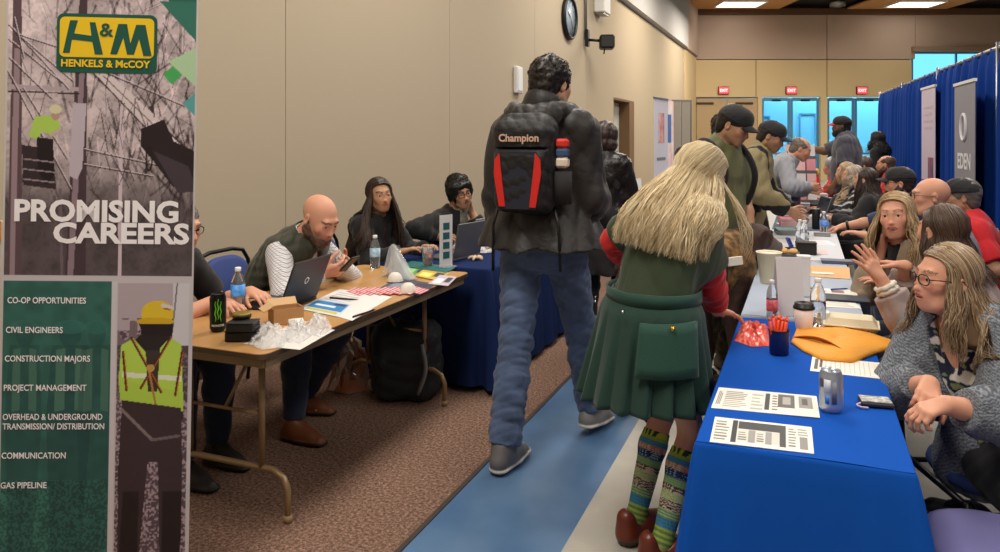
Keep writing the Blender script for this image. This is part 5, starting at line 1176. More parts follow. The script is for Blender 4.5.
# -- the man in the olive polo, the jacket man and those behind
m_camo = mat('camouflage_cloth', rgb(120, 104, 78), .85, col2=rgb(66, 54, 38), vscale=16, bump=.2)
m_bcap = fab('black_cap', (20, 20, 24), .8)
m_gold = mat('gold_emblem', rgb(176, 120, 60), .6, col2=rgb(150, 60, 40), vscale=60)
r, J, o = person('man in an olive polo and black cap, looking down at the table', (-.57, 5.12), -D(126), S=1.81, bulk=1.18, lean=.06, hunch=.14, head=(.35, -.45, 0), vox=.0055, skin='tan', haircol=(.02, .015, .012), belly=1.0, handR=(-.66, 4.72, .95), handL=(-.32, 5.10, .92), elR=(.8, -.6, -.5), elL=(-.6, -.5, -.4), hR=dict(n=(-1, 0, 0), curl=.3), stubble=.25)
garment(J, o, r, 'polo_shirt', fab('olive_polo', (98, 100, 64), .85, bump=.15), .026, .82, .04, .006, collar=.02, amp=.009, freq=18, e2=.03)
b = MB(); N_ = J['N']; f_ = J['f']; b.box(tuple(N_+f_*.118-J['d2']*.12), (.03, .012, .12), bev=.003, R=Rx(.06)); b.build('placket', fab('olive_placket', (52, 60, 38)), r)
trousers(J, o, r, m_camo, .02, .95, .009, amp=.008, wide=.02); short_hair(J, o, r, t=.008, bump=.002, vox=.005); cap(J, r, m_bcap, emblem=m_gold); shoes(J, o, r, (90, 76, 58), (60, 50, 40), vox=.008)
b = MB(); W_ = J['WrL']; el = J['ElL']; dv = unit(W_-el); q = W_-dv*.015; u_ = unit(np.cross(dv, V3(0, 1, 0))); w_ = np.cross(dv, u_); b.tube([q+(u_*math.cos(a)+w_*math.sin(a))*.031 for a in np.linspace(0, 6.283, 16, endpoint=False)], .011, 6, closed=True); b.build('watch', m_black, r)
bb_ = thing('daypack', 'black backpack worn by the man in the olive polo', 'backpack', tuple(r.location), -D(126))
V = Vol(N_-V3(.3, .5, .65), N_+V3(.3, .3, .15), .008); V.box(N_-f_*.22-V3(0, 0, .25), V3(.15, .075, .22), None, 0, .05); V.noise(.006, 24, 2); link('pack_body', V.mesh('pack_body'), m_blackf, bb_)
for q in (-1, 1):
    b = MB(); b.tube(spath([N_+V3(q*.09, -.17, -.06), N_+V3(q*.12, -.08, .035), N_+V3(q*.125, .02, .04), N_+V3(q*.13, .125, -.06), N_+V3(q*.14, .16, -.2), N_+V3(q*.175, .04, -.38), N_+V3(q*.15, -.14, -.42)]), .021, 8); b.build('shoulder_strap', m_blackf, bb_)

m_tj = fab('tan_jacket', (128, 116, 84), .7)
r, J, o = person('man in a tan and black jacket and dark cap leaning over the table', (-.46, 6.5), -D(95), S=1.74, lean=.12, hunch=.18, bulk=1.05, head=(0, -.40, 0), vox=.008, skin='tan', haircol=(.03, .025, .02), handR=(-.12, 6.35, .98), handL=(-.1, 6.6, .95), stubble=.4, elR=(.8, -.3, -1))
def tjc(p):
    c = np.tile(srgb((134, 122, 88)), (len(p), 1)); x = np.abs(p[:, 0]); m = ((x > .10) & (x < .165) & (p[:, 2] > .95)) | (p[:, 2] < 1.02) & (p[:, 1] > .0) & (x > .15); c[m] = srgb((26, 25, 26)); return c
garment(J, o, r, 'jacket', m_woven, .036, 1.92, .16, .009, collar=.05, amp=.012, freq=20, col=tjc, flare=.02)
trousers(J, o, r, m_blackt, vox=.01); short_hair(J, o, r, t=.006, vox=.006); cap(J, r, m_bcap); shoes(J, o, r, (24, 22, 22), (16, 16, 16), vox=.01)
r, J, o = person('dark-haired person standing behind the man in the tan and black jacket', (-.78, 7.35), -D(70), S=1.80, vox=.01, skin='fair', haircol=(.03, .02, .015), head=(-.1, -.15, 0))
garment(J, o, r, 'jacket', fab('navy_jacket', (28, 32, 48)), .034, 1.92, .1, .01, collar=.04, amp=.01); trousers(J, o, r, m_djean, vox=.011); short_hair(J, o, r, t=.018, bump=.006, vox=.006); shoes(J, o, r, (24, 22, 22), (16, 16, 16), vox=.011)
r, J, o = person('balding man in a light grey sweatshirt bending low over the table', (-.50, 8.35), -D(86), S=1.76, lean=.62, hunch=.2, vox=.01, skin='pink', haircol=(.2, .16, .13), head=(0, -.45, 0), handR=(.05, 8.2, 1.05), handL=(.05, 8.5, 1.0), elR=(1, -.2, -.8))
garment(J, o, r, 'sweatshirt', fab('grey_sweatshirt', (150, 152, 160)), .032, 1.92, .08, .01, collar=.03, amp=.01); trousers(J, o, r, m_blackt, vox=.011); short_hair(J, o, r, t=.004, style='sides', vox=.006); shoes(J, o, r, (24, 22, 22), (16, 16, 16), vox=.011)
r, J, o = person('bearded man in a dark grey shirt and black cap, arm outstretched, far off', (.52, 10.75), D(82), S=1.86, bulk=1.32, belly=1.0, vox=.011, skin='brown', haircol=(.01, .008, .008), handR=(-.02, 10.95, 1.42), handL=(.35, 10.5, .95), elR=(.3, 0, -1), head=(.1, 0, 0), hR=dict(n=(0, 0, -1), curl=.2))
garment(J, o, r, 'shirt', fab('charcoal_shirt', (70, 70, 80)), .034, .9, .14, .011, collar=.03, amp=.01); trousers(J, o, r, m_blackt, vox=.012); short_hair(J, o, r, t=.006, vox=.006); beard(J, o, r, .018); cap(J, r, m_bcap, brimcol=mat('red_brim', rgb(190, 40, 40), .7)); shoes(J, o, r, (24, 22, 22), (16, 16, 16), vox=.012)
r, J, o = person('woman with big dark hair dressed in black by the glass doors', (1.12, 13.3), D(60), S=1.66, fem=True, vox=.011, skin='tan', haircol=(.012, .01, .01))
garment(J, o, r, 'coat', m_blackf, .034, 1.92, .2, .012, collar=.03); trousers(J, o, r, m_blackt, vox=.012); long_hair(J, o, r, .22, 260, open_=55, wave=.02, flare=.06, vol=1.2, rad=.004); shoes(J, o, r, (24, 22, 22), (16, 16, 16), vox=.012)

# -- the seated row on the right
place_chair(.62, 2.99, D(200), 'blue padded chair under the woman in the grey cardigan')
r, J, o = person('woman in glasses and a grey knitted cardigan beside the royal blue table', (.63, 2.97), D(200), S=1.60, fem=True, bulk=1.25, sit=True, hipz=.50, lean=.02, hunch=.06, side=.30, twist=-D(60), head=(-D(86), .0, -.04), vox=.0042, skin='pink', haircol=(.16, .095, .05), jowl=.8, lip=(.85, .52, .5), hs=1.0, neck=1.1, mouth=.12,
                 handR=(.36, 2.66, .785), handL=(.38, 2.52, .77), elR=(.3, -.9, -.8), elL=(-.5, .3, -1), hR=dict(f=(.5, .75, -.3), n=(.3, -.2, -.9), curl=.6, thumb=.2), hL=dict(f=(.8, .1, -.2), n=(.1, -.1, -.9), curl=.8, thumb=.2), skinmul=1.05)
def pr(p):
    n = np.sin(p[:, 0]*120+3*np.sin(p[:, 2]*66))+np.sin(p[:, 2]*105+2.4*np.sin(p[:, 0]*95)); c = np.tile(srgb((28, 34, 60)), (len(p), 1)); c[n > .55] = srgb((206, 200, 190)); c[n < -1.35] = srgb((120, 128, 80)); return c
garment(J, o, r, 'blouse', m_woven, .016, 0, .04, .0045, seat=True, vneck=.13, col=pr)
def kn(p):
    s_ = (np.sin(p[:, 2]*900+np.sin(p[:, 0]*300)*1.2+p[:, 1]*300) > .1); c = np.tile(srgb((96, 102, 112)), (len(p), 1)); c[s_] = srgb((146, 152, 160)); return c
garment(J, o, r, 'cardigan', mat('heather_knit', rough=.95, vcol=True, bump=.6, bscale=150, var=.35, vscale=120), .034, 1.72, .12, .0045, amp=.010, freq=18, openw=.07, seat=True, neckr=.085, col=kn, e2=.022)
trousers(J, o, r, m_blackt); long_hair(J, o, r, .26, 1600, open_=62, wave=.008, flare=.055, back=.0, part=.012, col2=(.46, .34, .21), vol=1.03, split=88, frontlen=.24, rad=.0017); glasses(J, r); shoes(J, o, r, (24, 22, 22), (16, 16, 16), vox=.009)

place_chair(.88, 3.58, D(75), 'blue padded chair under the brown-haired woman in the mauve top')
r, J, o = person('brown-haired woman in a mauve top gesturing with both hands', (.71, 3.57), D(70), S=1.66, fem=True, bulk=1.05, sit=True, lean=.22, hunch=.1, head=(-.55, .0, 0), vox=.0048, skin='pink', haircol=(.05, .028, .018),
                 handL=(.28, 3.34, .99), handR=(.40, 3.64, 1.0), elL=(-.6, .2, -1), elR=(.8, .1, -.8), hL=dict(f=(-.35, .5, .8), n=(.3, .8, -.2), curl=.12, spread=2.2, thumb=-.15), hR=dict(f=(-.1, .9, .1), n=(-.2, 0, -1), curl=.2, spread=1.6))
garment(J, o, r, 'top', fab('mauve_top', (150, 132, 126)), .024, 1.72, .06, .006, amp=.010, seat=True); trousers(J, o, r, m_djean); long_hair(J, o, r, .22, 900, open_=58, wave=.005, flare=.04, part=0, col2=(.11, .065, .04), split=57); shoes(J, o, r, (24, 22, 22), (16, 16, 16), vox=.009)
b = MB(); W_ = J['WrL']; el = J['ElL']; dv = unit(W_-el); q = W_-dv*.035; u_ = unit(np.cross(dv, V3(0, 1, 0))); w_ = np.cross(dv, u_)
for s_ in (0, .018): b.tube([q-dv*s_+(u_*math.cos(a)+w_*math.sin(a))*(.033+.004*math.sin(a*7+s_*99)) for a in np.linspace(0, 6.283, 28, endpoint=False)], .011, 6, closed=True)
b.build('scrunchie', fab('cream_scrunchie', (214, 206, 190)), r)

place_chair(.86, 4.34, D(100), 'blue padded chair under the blonde woman in beige')
r, J, o = person('laughing blonde woman in a beige jacket, facing us with a hand at her neck', (.61, 4.42), D(118), S=1.66, fem=True, sit=True, lean=.26, hunch=.1, head=(D(42), .06, .1), vox=.0045, skin='pink', haircol=(.25, .15, .075), mouth=.6, lip=(.85, .35, .38), handR=('head', .055, .045, -.165), handL=(.40, 4.2, .80), elR=(.7, -.5, -1),
                 hR=dict(f=(-.2, -.1, .9), n=(-.7, -.5, 0), curl=.6), hL=dict(n=(0, 0, -1)), hs=1.03)
garment(J, o, r, 'top', m_blackf, .014, 0, .05, seat=True); garment(J, o, r, 'jacket', fab('beige_jacket', (146, 128, 106), .8), .03, 1.8, .08, .006, amp=.011, freq=20, openw=.04, seat=True, neckr=.08)
trousers(J, o, r, m_djean); long_hair(J, o, r, .27, 1100, open_=50, wave=.013, flare=.06, back=0, part=.01, col2=(.60, .44, .24), split=95, wfreq=2.5, vol=1.06); shoes(J, o, r, (24, 22, 22), (16, 16, 16), vox=.009)

place_chair(1.08, 5.22, D(92), 'blue padded chair under the bald man with glasses')
r, J, o = person('bald older man with glasses seated behind the brown-haired woman, in profile', (.90, 5.25), D(90), S=1.76, sit=True, bulk=1.15, lean=.18, hunch=.12, head=(.1, .0, 0), vox=.006, skin='pink', haircol=(.30, .28, .26), handR=(.6, 5.2, .72), handL=(.6, 4.9, .72), jowl=.7, hs=1.0)
garment(J, o, r, 'shirt', fab('grey_shirt', (110, 112, 120)), .026, 1.9, .06, .008, collar=.03, seat=True); trousers(J, o, r, m_djean, vox=.009); glasses(J, r); shoes(J, o, r, (24, 22, 22), (16, 16, 16), vox=.01)

place_chair(1.34, 5.92, D(92), 'blue padded chair under the man in the red shirt and black cap')
r, J, o = person('man in a red shirt and black cap with gold emblem, seated by the blue drapes', (1.15, 5.9), D(86), S=1.74, sit=True, hipz=.49, bulk=1.12, lean=.14, hunch=.12, head=(0, .04, 0), vox=.006, skin='tan', haircol=(.16, .14, .12), handR=(.9, 6.0, .72), handL=(.9, 5.7, .72))
m_red = fab('red_shirt', (196, 24, 34)); garment(J, o, r, 'shirt', m_red, .028, .85, .06, .008, collar=.035, seat=True, amp=.009); trousers(J, o, r, m_blackt, vox=.01); short_hair(J, o, r, t=.010, vox=.005); cap(J, r, m_bcap, emblem=mat('gold_thread', rgb(206, 186, 110), .6)); shoes(J, o, r, (24, 22, 22), (16, 16, 16), vox=.01)

place_chair(1.08, 6.72, D(90), 'blue padded chair under the bearded man in the black cap')
r, J, o = person('bearded man in glasses, black cap and navy shirt, seated at the table', (.90, 6.72), D(82), S=1.76, sit=True, bulk=1.15, lean=.2, hunch=.12, head=(.05, .0, 0), vox=.0065, skin='pink', haircol=(.03, .022, .018), handR=(.30, 6.98, .80), handL=(.42, 6.55, .79), elR=(.4, 0, -1), hR=dict(n=(0, 0, -1), curl=.7), hL=dict(n=(0, 0, -1)))
garment(J, o, r, 'shirt', fab('navy_shirt', (40, 50, 82)), .026, 1.2, .06, .008, collar=.03, seat=True); trousers(J, o, r, m_djean, vox=.01); short_hair(J, o, r, t=.008, vox=.005); beard(J, o, r, .012); glasses(J, r); cap(J, r, m_bcap, brimcol=m_bcap, emblem=mat('blue_emblem', rgb(60, 130, 190), .6)); shoes(J, o, r, (24, 22, 22), (16, 16, 16), vox=.01)
b = MB(); W_ = J['WrR']; el = J['ElR']; dv = unit(W_-el); q = W_-dv*.04; u_ = unit(np.cross(dv, V3(0, 1, 0))); w_ = np.cross(dv, u_); b.tube([q+(u_*math.cos(a)+w_*math.sin(a))*.034 for a in np.linspace(0, 6.283, 16, endpoint=False)], .012, 6, closed=True); b.build('watch', m_black, r)

def sitter(label, x, y, face, top, hair, chairlab, longh=True, col2=None, bulk=1, fem=True, skin='fair', hl=.3, S=1.64, g=None, sides=False, bd=False, topcol=None, **k):
    place_chair(x+.17, y, face, chairlab); r, J, o = person(label, (x, y), face, S=S, fem=fem, sit=True, bulk=bulk, lean=.16, hunch=.1, vox=.0095, skin=skin, haircol=hair, handR=(x-.46, y+.12, .80), handL=(x-.46, y-.12, .80), hR=dict(n=(0, 0, -1)), hL=dict(n=(0, 0, -1)), **k)
    garment(J, o, r, 'top', top, .028, 1.85, .08, .01, amp=.01, seat=True, collar=.02, col=topcol); trousers(J, o, r, m_blackt, vox=.012)
    if longh: long_hair(J, o, r, hl, 420, open_=56, wave=.008, flare=.05, part=0, col2=col2, rad=.0035)
    else: short_hair(J, o, r, t=.004 if sides else .014, style='sides' if sides else 'short', vox=.006)
    if bd: beard(J, o, r, .012)
    shoes(J, o, r, (24, 22, 22), (16, 16, 16), vox=.012); return r
sitter('woman with long dark hair in a black jacket in the seated row', .68, 7.78, D(70), m_blackf, (.025, .016, .013), 'blue padded chair under the dark-haired woman in the black jacket', hl=.36, col2=(.07, .04, .03))
def stripe(p): c = np.tile(srgb((34, 34, 40)), (len(p), 1)); c[np.sin((p[:, 0]+p[:, 2])*60) > .5] = srgb((190, 186, 184)); return c
sitter('woman with grey-blonde hair just beyond the dark-haired woman in black', .62, 8.55, D(85), m_woven, (.34, .27, .20), 'blue padded chair under the grey-blonde woman', hl=.12, col2=(.5, .42, .34), topcol=stripe)
def leo(p): n = np.sin(p[:, 0]*80+2*np.sin(p[:, 2]*60))*np.sin(p[:, 2]*75+p[:, 1]*50); c = np.tile(srgb((150, 128, 104)), (len(p), 1)); c[n > .35] = srgb((64, 52, 44)); return c
sitter('woman with wavy blonde hair in a mottled brown top, far along the seated row', .60, 9.6, D(88), m_woven, (.30, .19, .10), 'blue padded chair under the woman in the mottled top', hl=.16, col2=(.6, .42, .25), topcol=leo)
sitter('grey-haired person in a red top at the far end of the seated row', .50, 11.3, D(90), m_red, (.42, .40, .40), 'blue padded chair under the grey-haired person in red', longh=False)
sitter('bald bearded man in a bright red shirt in front of the drapes', 1.12, 10.6, D(75), m_red, (.10, .06, .04), 'blue padded chair under the bald man in the red shirt', longh=False, sides=True, fem=False, bd=True, S=1.8, bulk=1.1, skin='pink')
sitter('brown-haired person in dark clothes behind the woman in the mottled top', .95, 12.0, D(90), m_djean, (.10, .06, .04), 'blue padded chair under the brown-haired person in dark clothes', longh=False)
place_chair(-2.95, 9.55, -D(90), 'blue padded chair at the dark table by the wall door')
r, J, o = person('dark-haired person in a maroon top seated at the table by the wall door', (-2.8, 9.55), -D(120), S=1.66, fem=True, sit=True, lean=.2, vox=.0095, skin='tan', haircol=(.02, .015, .012), handR=(-2.4, 9.4, .80), handL=(-2.4, 9.7, .80), hR=dict(n=(0, 0, -1)), hL=dict(n=(0, 0, -1)))
garment(J, o, r, 'top', fab('maroon_knit', (110, 44, 52)), .028, 1.85, .08, .01, seat=True); trousers(J, o, r, m_blackt, vox=.012); short_hair(J, o, r, t=.024, style='bob', vox=.006); shoes(J, o, r, (24, 22, 22), (16, 16, 16), vox=.012)
# ---------------------------------------------------------------- the brown dog in a camouflage vest
def dog():
    t = thing('dog', 'large dark brown dog in a camouflage vest sniffing at the table edge', 'dog', (-.55, 4.53, 0), -D(36)); t.scale = (1.14, 1.14, 1.14)
    lo = V3(-.3, -.75, -.01); V = Vol(lo, V3(.3, .72, 1.15), .0075)
    C = lambda a, b, ra, rb, k=.04, fl=None: V.cone(V3(*a), V3(*b), ra, rb, k, fl)
    C((0, .12, .70), (0, -.12, .70), .155, .14, .05, ((1, 0, 0), .78)); C((0, -.12, .71), (0, -.42, .74), .125, .115, .06, ((1, 0, 0), .8)); V.ell(V3(0, .17, .66), V3(.12, .13, .18), None, .05)
    C((0, .18, .76), (0, .36, .82), .10, .072, .05); V.ell(V3(0, .42, .825), V3(.066, .085, .066), None, .04); C((0, .46, .805), (0, .57, .755), .048, .035, .03); V.ell(V3(0, .585, .765), V3(.02, .018, .016), None, .01)
    for q in (-1, 1):
        C((q*.085, .15, .62), (q*.095, .10, .46), .066, .046, .04); C((q*.095, .10, .46), (q*.095, .14, .24), .045, .032, .02); C((q*.095, .14, .24), (q*.095, .12, .07), .032, .026, .02); C((q*.095, .12, .045), (q*.097, .19, .025), .032, .026, .02)
        C((q*.085, -.40, .70), (q*.11, -.34, .47), .095, .06, .05); C((q*.11, -.34, .47), (q*.105, -.50, .27), .055, .033, .03); C((q*.105, -.50, .27), (q*.105, -.47, .07), .03, .026, .02); C((q*.105, -.47, .045), (q*.105, -.40, .025), .032, .027, .02)
        V.ell(V3(q*.07, .38, .815), V3(.012, .034, .065), rotm(0, .2, q*.35), .01)
    C((0, -.50, .76), (0, -.62, .60), .032, .024, .03); C((0, -.62, .60), (0, -.68, .38), .024, .012, .02); V.noise(.002, 60, 3, False)
    V.cut(V3(0, 0, 0), V3(0, 0, -1))
    def cf(p):
        c = np.tile(srgb((58, 36, 26)), (len(p), 1)); m = (p[:, 1] > .47); c[m] = srgb((112, 102, 98)); m = (p[:, 1] > .575) & (p[:, 2] > .75); c[m] = srgb((20, 18, 18)); return c
    link('body', V.mesh('body', cf), mat('dog_coat', rough=.6, vcol=True, bump=.5, bscale=130), t)
    for q in (-1, 1):
        b = MB(); b.lathe([(0, -.012), (.008, -.009), (.012, 0), (.008, .009), (0, .012)], c=(q*.042, .475, .848), seg=12); b.build('eye', mat('dog_eye', rgb(20, 12, 8), .1), t)
    V = Vol(V3(-.25, -.3, .45), V3(.25, .4, 1.0), .007)
    V.cone(V3(0, .17, .70), V3(0, -.16, .715), .172, .157, .05, ((1, 0, 0), .8)); V.ell(V3(0, .17, .67), V3(.137, .145, .19), None, .05); V.cut(V3(0, -.14, 0), V3(0, -1, 0)); V.cut(V3(0, .24, .75), V3(0, 1, .25)); V.box(V3(0, .02, .50), V3(.3, .3, .075), None, 0, .01, -1); V.noise(.003, 45, 5)
    ve = link('vest', V.mesh('vest'), mat('camo_vest', rgb(150, 112, 66), .85, col2=rgb(70, 52, 34), vscale=22, bump=.3), t)
    for q in (-1, 1):
        b = MB(); b.box((q*.148, .06, .74), (.012, .12, .045), bev=.003, R=Ry(q*-.12)); b.build('label_patch', mat('patch_white', rgb(216, 208, 196), .7), ve)
        b = MB(); b.tube(spath([V3(q*.13, -.02, .85), V3(q*.155, -.01, .74), V3(q*.14, -.01, .60), V3(q*.05, 0, .545)]), .011, 6); b.build('strap', m_black, ve)
dog()

# ---------------------------------------------------------------- paper and other things on the tables
m_ink = mat('printed_paper', rough=.55, vcol=True)
TOP = .7455
def sheet(label, corners, z=TOP, paint=None, cat='paper', name='paper_sheet', th=.0012, group=None, base=(232, 228, 218), curl=.0, nu=60, nv=44, world=False):
    """a printed sheet lying at height z; corners are frame points or world xy, going round; u runs 0-1, v 0-3"""
    Q = [np.array(tuple(c)+(z,), float) if world else np.array(onz(c[0], c[1], z)) for c in corners]; o_ = sum(Q)/4
    us, vs = np.meshgrid(np.linspace(0, 1, nu), np.linspace(0, 1, nv)); U = us.ravel()[:, None]; V_ = vs.ravel()[:, None]
    p = (Q[0]*(1-U)+Q[1]*U)*(1-V_)+(Q[3]*(1-U)+Q[2]*U)*V_-o_; p[:, 2] += curl*(U[:, 0]**3)+.0006
    c = np.tile(srgb(base), (len(p), 1))
    if paint:
        for (u0, v0, u1, v1, col) in paint: c[(U[:, 0] >= u0) & (U[:, 0] <= u1) & (V_[:, 0] >= v0) & (V_[:, 0] <= v1)] = srgb(col)
    ii = (np.arange(nv-1)[:, None]*nu+np.arange(nu-1)[None]).ravel(); f = np.stack([ii, ii+1, ii+nu+1, ii+nu], 1)
    me = bpy.data.meshes.new(name); me.from_pydata(p.tolist(), [], f.tolist()); me.update(); ca = me.color_attributes.new('Col', 'FLOAT_COLOR', 'POINT'); cc = np.ones((len(p), 4), np.float32); cc[:, :3] = c; ca.data.foreach_set('color', cc.ravel())
    o = link(name, me, m_ink, None, tuple(o_)); md = o.modifiers.new('s', 'SOLIDIFY'); md.thickness = th; md.offset = 0
    return tag(o, label, cat, group)
def lines(u0, u1, v0, v1, n, col=(120, 118, 116), vert=False, fill=.5, seed=0):
    rs = random.Random(seed); out = []
    for i in range(n):
        k = rs.uniform(.7, 1)
        if vert: a = u0+(u1-u0)*i/n; out.append((a, v0, a+(u1-u0)/n*fill, v0+(v1-v0)*k, col))
        else: a = v0+(v1-v0)*i/n; out.append((u0, a, u0+(u1-u0)*k, a+(v1-v0)/n*fill, col))
    return out
W4 = lambda cx, cy, w_, h_, a: [(cx+x*math.cos(a)-y*math.sin(a), cy+x*math.sin(a)+y*math.cos(a)) for x, y in ((-w_/2, -h_/2), (w_/2, -h_/2), (w_/2, h_/2), (-w_/2, h_/2))]
# flyers on the royal blue table
sheet('printed flyer with photographs on the royal blue cloth, beyond the nearest flyer', [(711, 408), (820, 418), (816.5, 396.5), (718.8, 387.5)], nu=130, nv=60,
      paint=lines(.10, .33, .12, .9, 9, (150, 148, 142), seed=1)+lines(.03, .07, .2, .85, 3, (70, 68, 70), True)+lines(.36, .48, .1, .9, 5, (180, 178, 172), seed=2)+[(.49, .12, .54, .9, (60, 60, 64))]+lines(.56, .62, .15, .9, 6, (120, 118, 114))+[(.62, .3, .78, .92, (96, 94, 92)), (.66, .45, .74, .8, (168, 164, 158)), (.82, .35, .95, .9, (150, 148, 144)), (.85, .5, .9, .8, (90, 88, 86))])
sheet('printed flyer with a grey chart, nearest to the front edge of the royal blue cloth', [(709.6, 442), (814, 454), (811.6, 427.5), (715, 417)], nu=130, nv=60,
      paint=lines(.03, .18, .12, .92, 7, (130, 128, 124), seed=3)+[(.20, .08, .25, .94, (60, 60, 64))]+[(.26, .62, .74, .92, (66, 66, 70)), (.26, .15, .37, .6, (214, 210, 200)), (.37, .12, .44, .6, (150, 148, 146)), (.44, .15, .54, .6, (214, 210, 200)), (.54, .12, .60, .6, (150, 148, 146)), (.60, .15, .68, .6, (206, 202, 194)), (.68, .1, .74, .9, (70, 70, 74))]
      +lines(.27, .36, .2, .55, 4, (120, 118, 116))+lines(.45, .53, .2, .55, 4, (120, 118, 116))+lines(.76, .84, .15, .9, 7, (130, 128, 124), seed=5)+[(.87, .1, .95, .55, (140, 138, 136))]+lines(.86, .96, .6, .9, 3, (150, 148, 146)))
sheet('ruled sign-up sheet between the drink can and the manila envelope', [(810, 371), (895, 380.6), (890, 364), (812.5, 356.5)], nu=110, nv=50, paint=[(.04, .15, .09, .85, (90, 88, 88)), (.11, .3, .14, .8, (80, 78, 80))]+[(.18+.06*k, .1, .188+.06*k, .9, (170, 168, 164)) for k in range(13)]+lines(.16, .98, .08, .95, 8, (196, 192, 186), fill=.2))
def drink_can(label, px, py, r, h, c1, parts, group=None):
    p = onz(px, py, TOP); t = thing('drink_can', label, 'can', (p.x, p.y, TOP), .4)
    b = MB(); b.lathe([(r*.74, 0), (r*.8, .003), (r*.98, .012), (r, .02), (r, h-.02), (r*.97, h-.013), (r*.84, h-.002), (r*.86, h), (r*.80, h-.001), (r*.78, h-.005), (0, h-.005)], seg=32, cap=False); b.build('can_body', c1, t)
    for nm, a0, a1, z0, z1, m in parts:
        b = MB(); n = 10; b.grid(n, 2, lambda u, v: ((r+.0006)*math.cos(a0+(a1-a0)*u), (r+.0006)*math.sin(a0+(a1-a0)*u), z0+(z1-z0)*v)); b.build(nm, m, t, fix=False, solid=.0006)
    b = MB(); b.tube([(0, 0, h-.003), (.012, 0, h-.0015), (.018, .004, h-.001), (.018, -.004, h-.001), (.012, 0, h-.0015)], .002, 6); b.build('pull_tab', m_alu, t); return t
m_can = mat('can_silver', rgb(176, 184, 196), .3, .6)
aim = math.atan2(-1.9, -.9)-.4
drink_can('silver soda can with blue spot on the royal blue cloth', 831, 411, .033, .122, m_can, [('blue_spot', aim-.1, aim+.25, .03, .052, mat('can_blue', rgb(40, 120, 200), .35)), ('bar_code_panel', aim+.45, aim+.9, .03, .095, mat('can_panel', rgb(120, 124, 132), .4)), ('dark_label', aim-.65, aim-.2, .075, .10, mat('can_dark', rgb(70, 66, 80), .4)), ('light_label', aim-.2, aim+.4, .06, .10, mat('can_light', rgb(206, 210, 220), .4))])
p = onz(876, 405, TOP); t = thing('card_wallet', 'small dark wallet with a patterned white cover on the royal blue cloth', 'wallet', (p.x, p.y, TOP), .12)
b = MB(); b.box((0, 0, .008), (.092, .064, .014), bev=.004); b.build('leather_body', mat('wallet_leather', rgb(34, 32, 40), .5), t)
b = MB(); b.box((-.002, .002, .0165), (.084, .056, .003), bev=.001); b.build('cover', mat('wallet_cover', rgb(206, 204, 200), .5, col2=rgb(110, 120, 120), vscale=60), t)
b = MB(); b.tube(spath([V3(-.044, -.02, .01), V3(-.058, -.03, .006), V3(-.05, -.045, .005), V3(-.03, -.048, .005)]), .003, 6); b.build('wrist_strap', mat('wallet_strap', rgb(196, 170, 190), .6), t)
# padded manila envelope with its mouth open
def env():
    px = [(791, 343), (803, 352), (822, 361), (852, 363.5), (876, 355), (901, 347), (872, 336), (845, 327), (816, 330), (796, 331)]
    P_ = [onz(a, b_, TOP) for a, b_ in px]; c = sum(P_, Vector())/len(P_); t = thing('padded_envelope', 'open yellow-orange manila envelope on the royal blue cloth', 'envelope', (c.x, c.y, TOP)); m = mat('manila_orange', rgb(222, 150, 42), .6, bump=.3, bscale=40)
    n = len(P_); rings = [(1, .001), (.995, .008), (.95, .016), (.6, .026), (.3, .030), (.02, .028)]
    b = MB(); vs = []
    for k, z in rings:
        for i, p in enumerate(P_):
            q = p-c; e = z*(1.25 if i in (3, 4, 5) else .75 if i < 2 else 1); vs.append((q.x*k, q.y*k, e))
    b.add(vs, [(j*n+i, j*n+(i+1) % n, (j+1)*n+(i+1) % n, (j+1)*n+i) for j in range(len(rings)-1) for i in range(n)]+[tuple(range(n))[::-1], tuple((len(rings)-1)*n+i for i in range(n))], 0, True); o = b.build('pouch', m, t)
    A_, B_, C_ = (onz(a, b_, TOP)-c for a, b_ in ((792, 340), (853, 361), (818, 349)))
    b = MB()
    def fl(u, v):
        e = A_*(1-u)+B_*u; bow = math.sin(u*math.pi); nr = Vector((-.3, -1, 0)).normalized(); q = e+nr*(-.012*bow)+Vector((0, 0, .008+.030*bow*(1-v)+.0*v)); q += nr*(.02*v*bow)*-1; return (q.x, q.y, q.z+.004+.012*v*bow)
    b.grid(18, 4, fl); b.build('mouth_rim', mat('envelope_inside', rgb(178, 104, 40), .7), t, fix=False, solid=.003)
env()
# orange-red plastic bag
def crumple(name, label, cat, poly_px, m, h=.03, seed=0, z=TOP, amp=.012, world=None, parent=None, n=22, thick=.0015, peak=None):
    P_ = [onz(a, b_, z) for a, b_ in poly_px] if world is None else [Vector((a, b_, z)) for a, b_ in world]; c = sum(P_, Vector())/len(P_); rs = np.random.RandomState(seed); k = len(P_)
    per = []; 
    for i in range(k):
        for j in range(6): per.append(P_[i].lerp(P_[(i+1) % k], j/6)-c)
    b = MB(); m_ = len(per); R_ = 9; vs = []
    for j in range(R_):
        s_ = 1-j/(R_-1)*.97; prof = (1-s_**3)
        for i, q in enumerate(per):
            zz = h*prof*(1+.35*math.sin(i*.9+seed)+.2*rs.rand()) if peak is None else h*(1-s_)**peak*(1+.12*rs.rand()); vs.append((q.x*s_+amp*(rs.rand()-.5)*(0 < j), q.y*s_+amp*(rs.rand()-.5)*(0 < j), max(.001, zz+amp*.8*(rs.rand()-.5)*(0 < j < R_-1))))
    b.add(vs, [(j*m_+i, j*m_+(i+1) % m_, (j+1)*m_+(i+1) % m_, (j+1)*m_+i) for j in range(R_-1) for i in range(m_)]+[tuple(range(m_))[::-1], tuple((R_-1)*m_+i for i in range(m_))], 0, False)
    o = b.build(name, m, parent, tuple(c) if parent is None else None)
    return tag(o, label, cat) if parent is None else o
m_obag = mat('orange_film', rgb(236, 66, 34), .3, coat=.5, bump=.5, bscale=60)
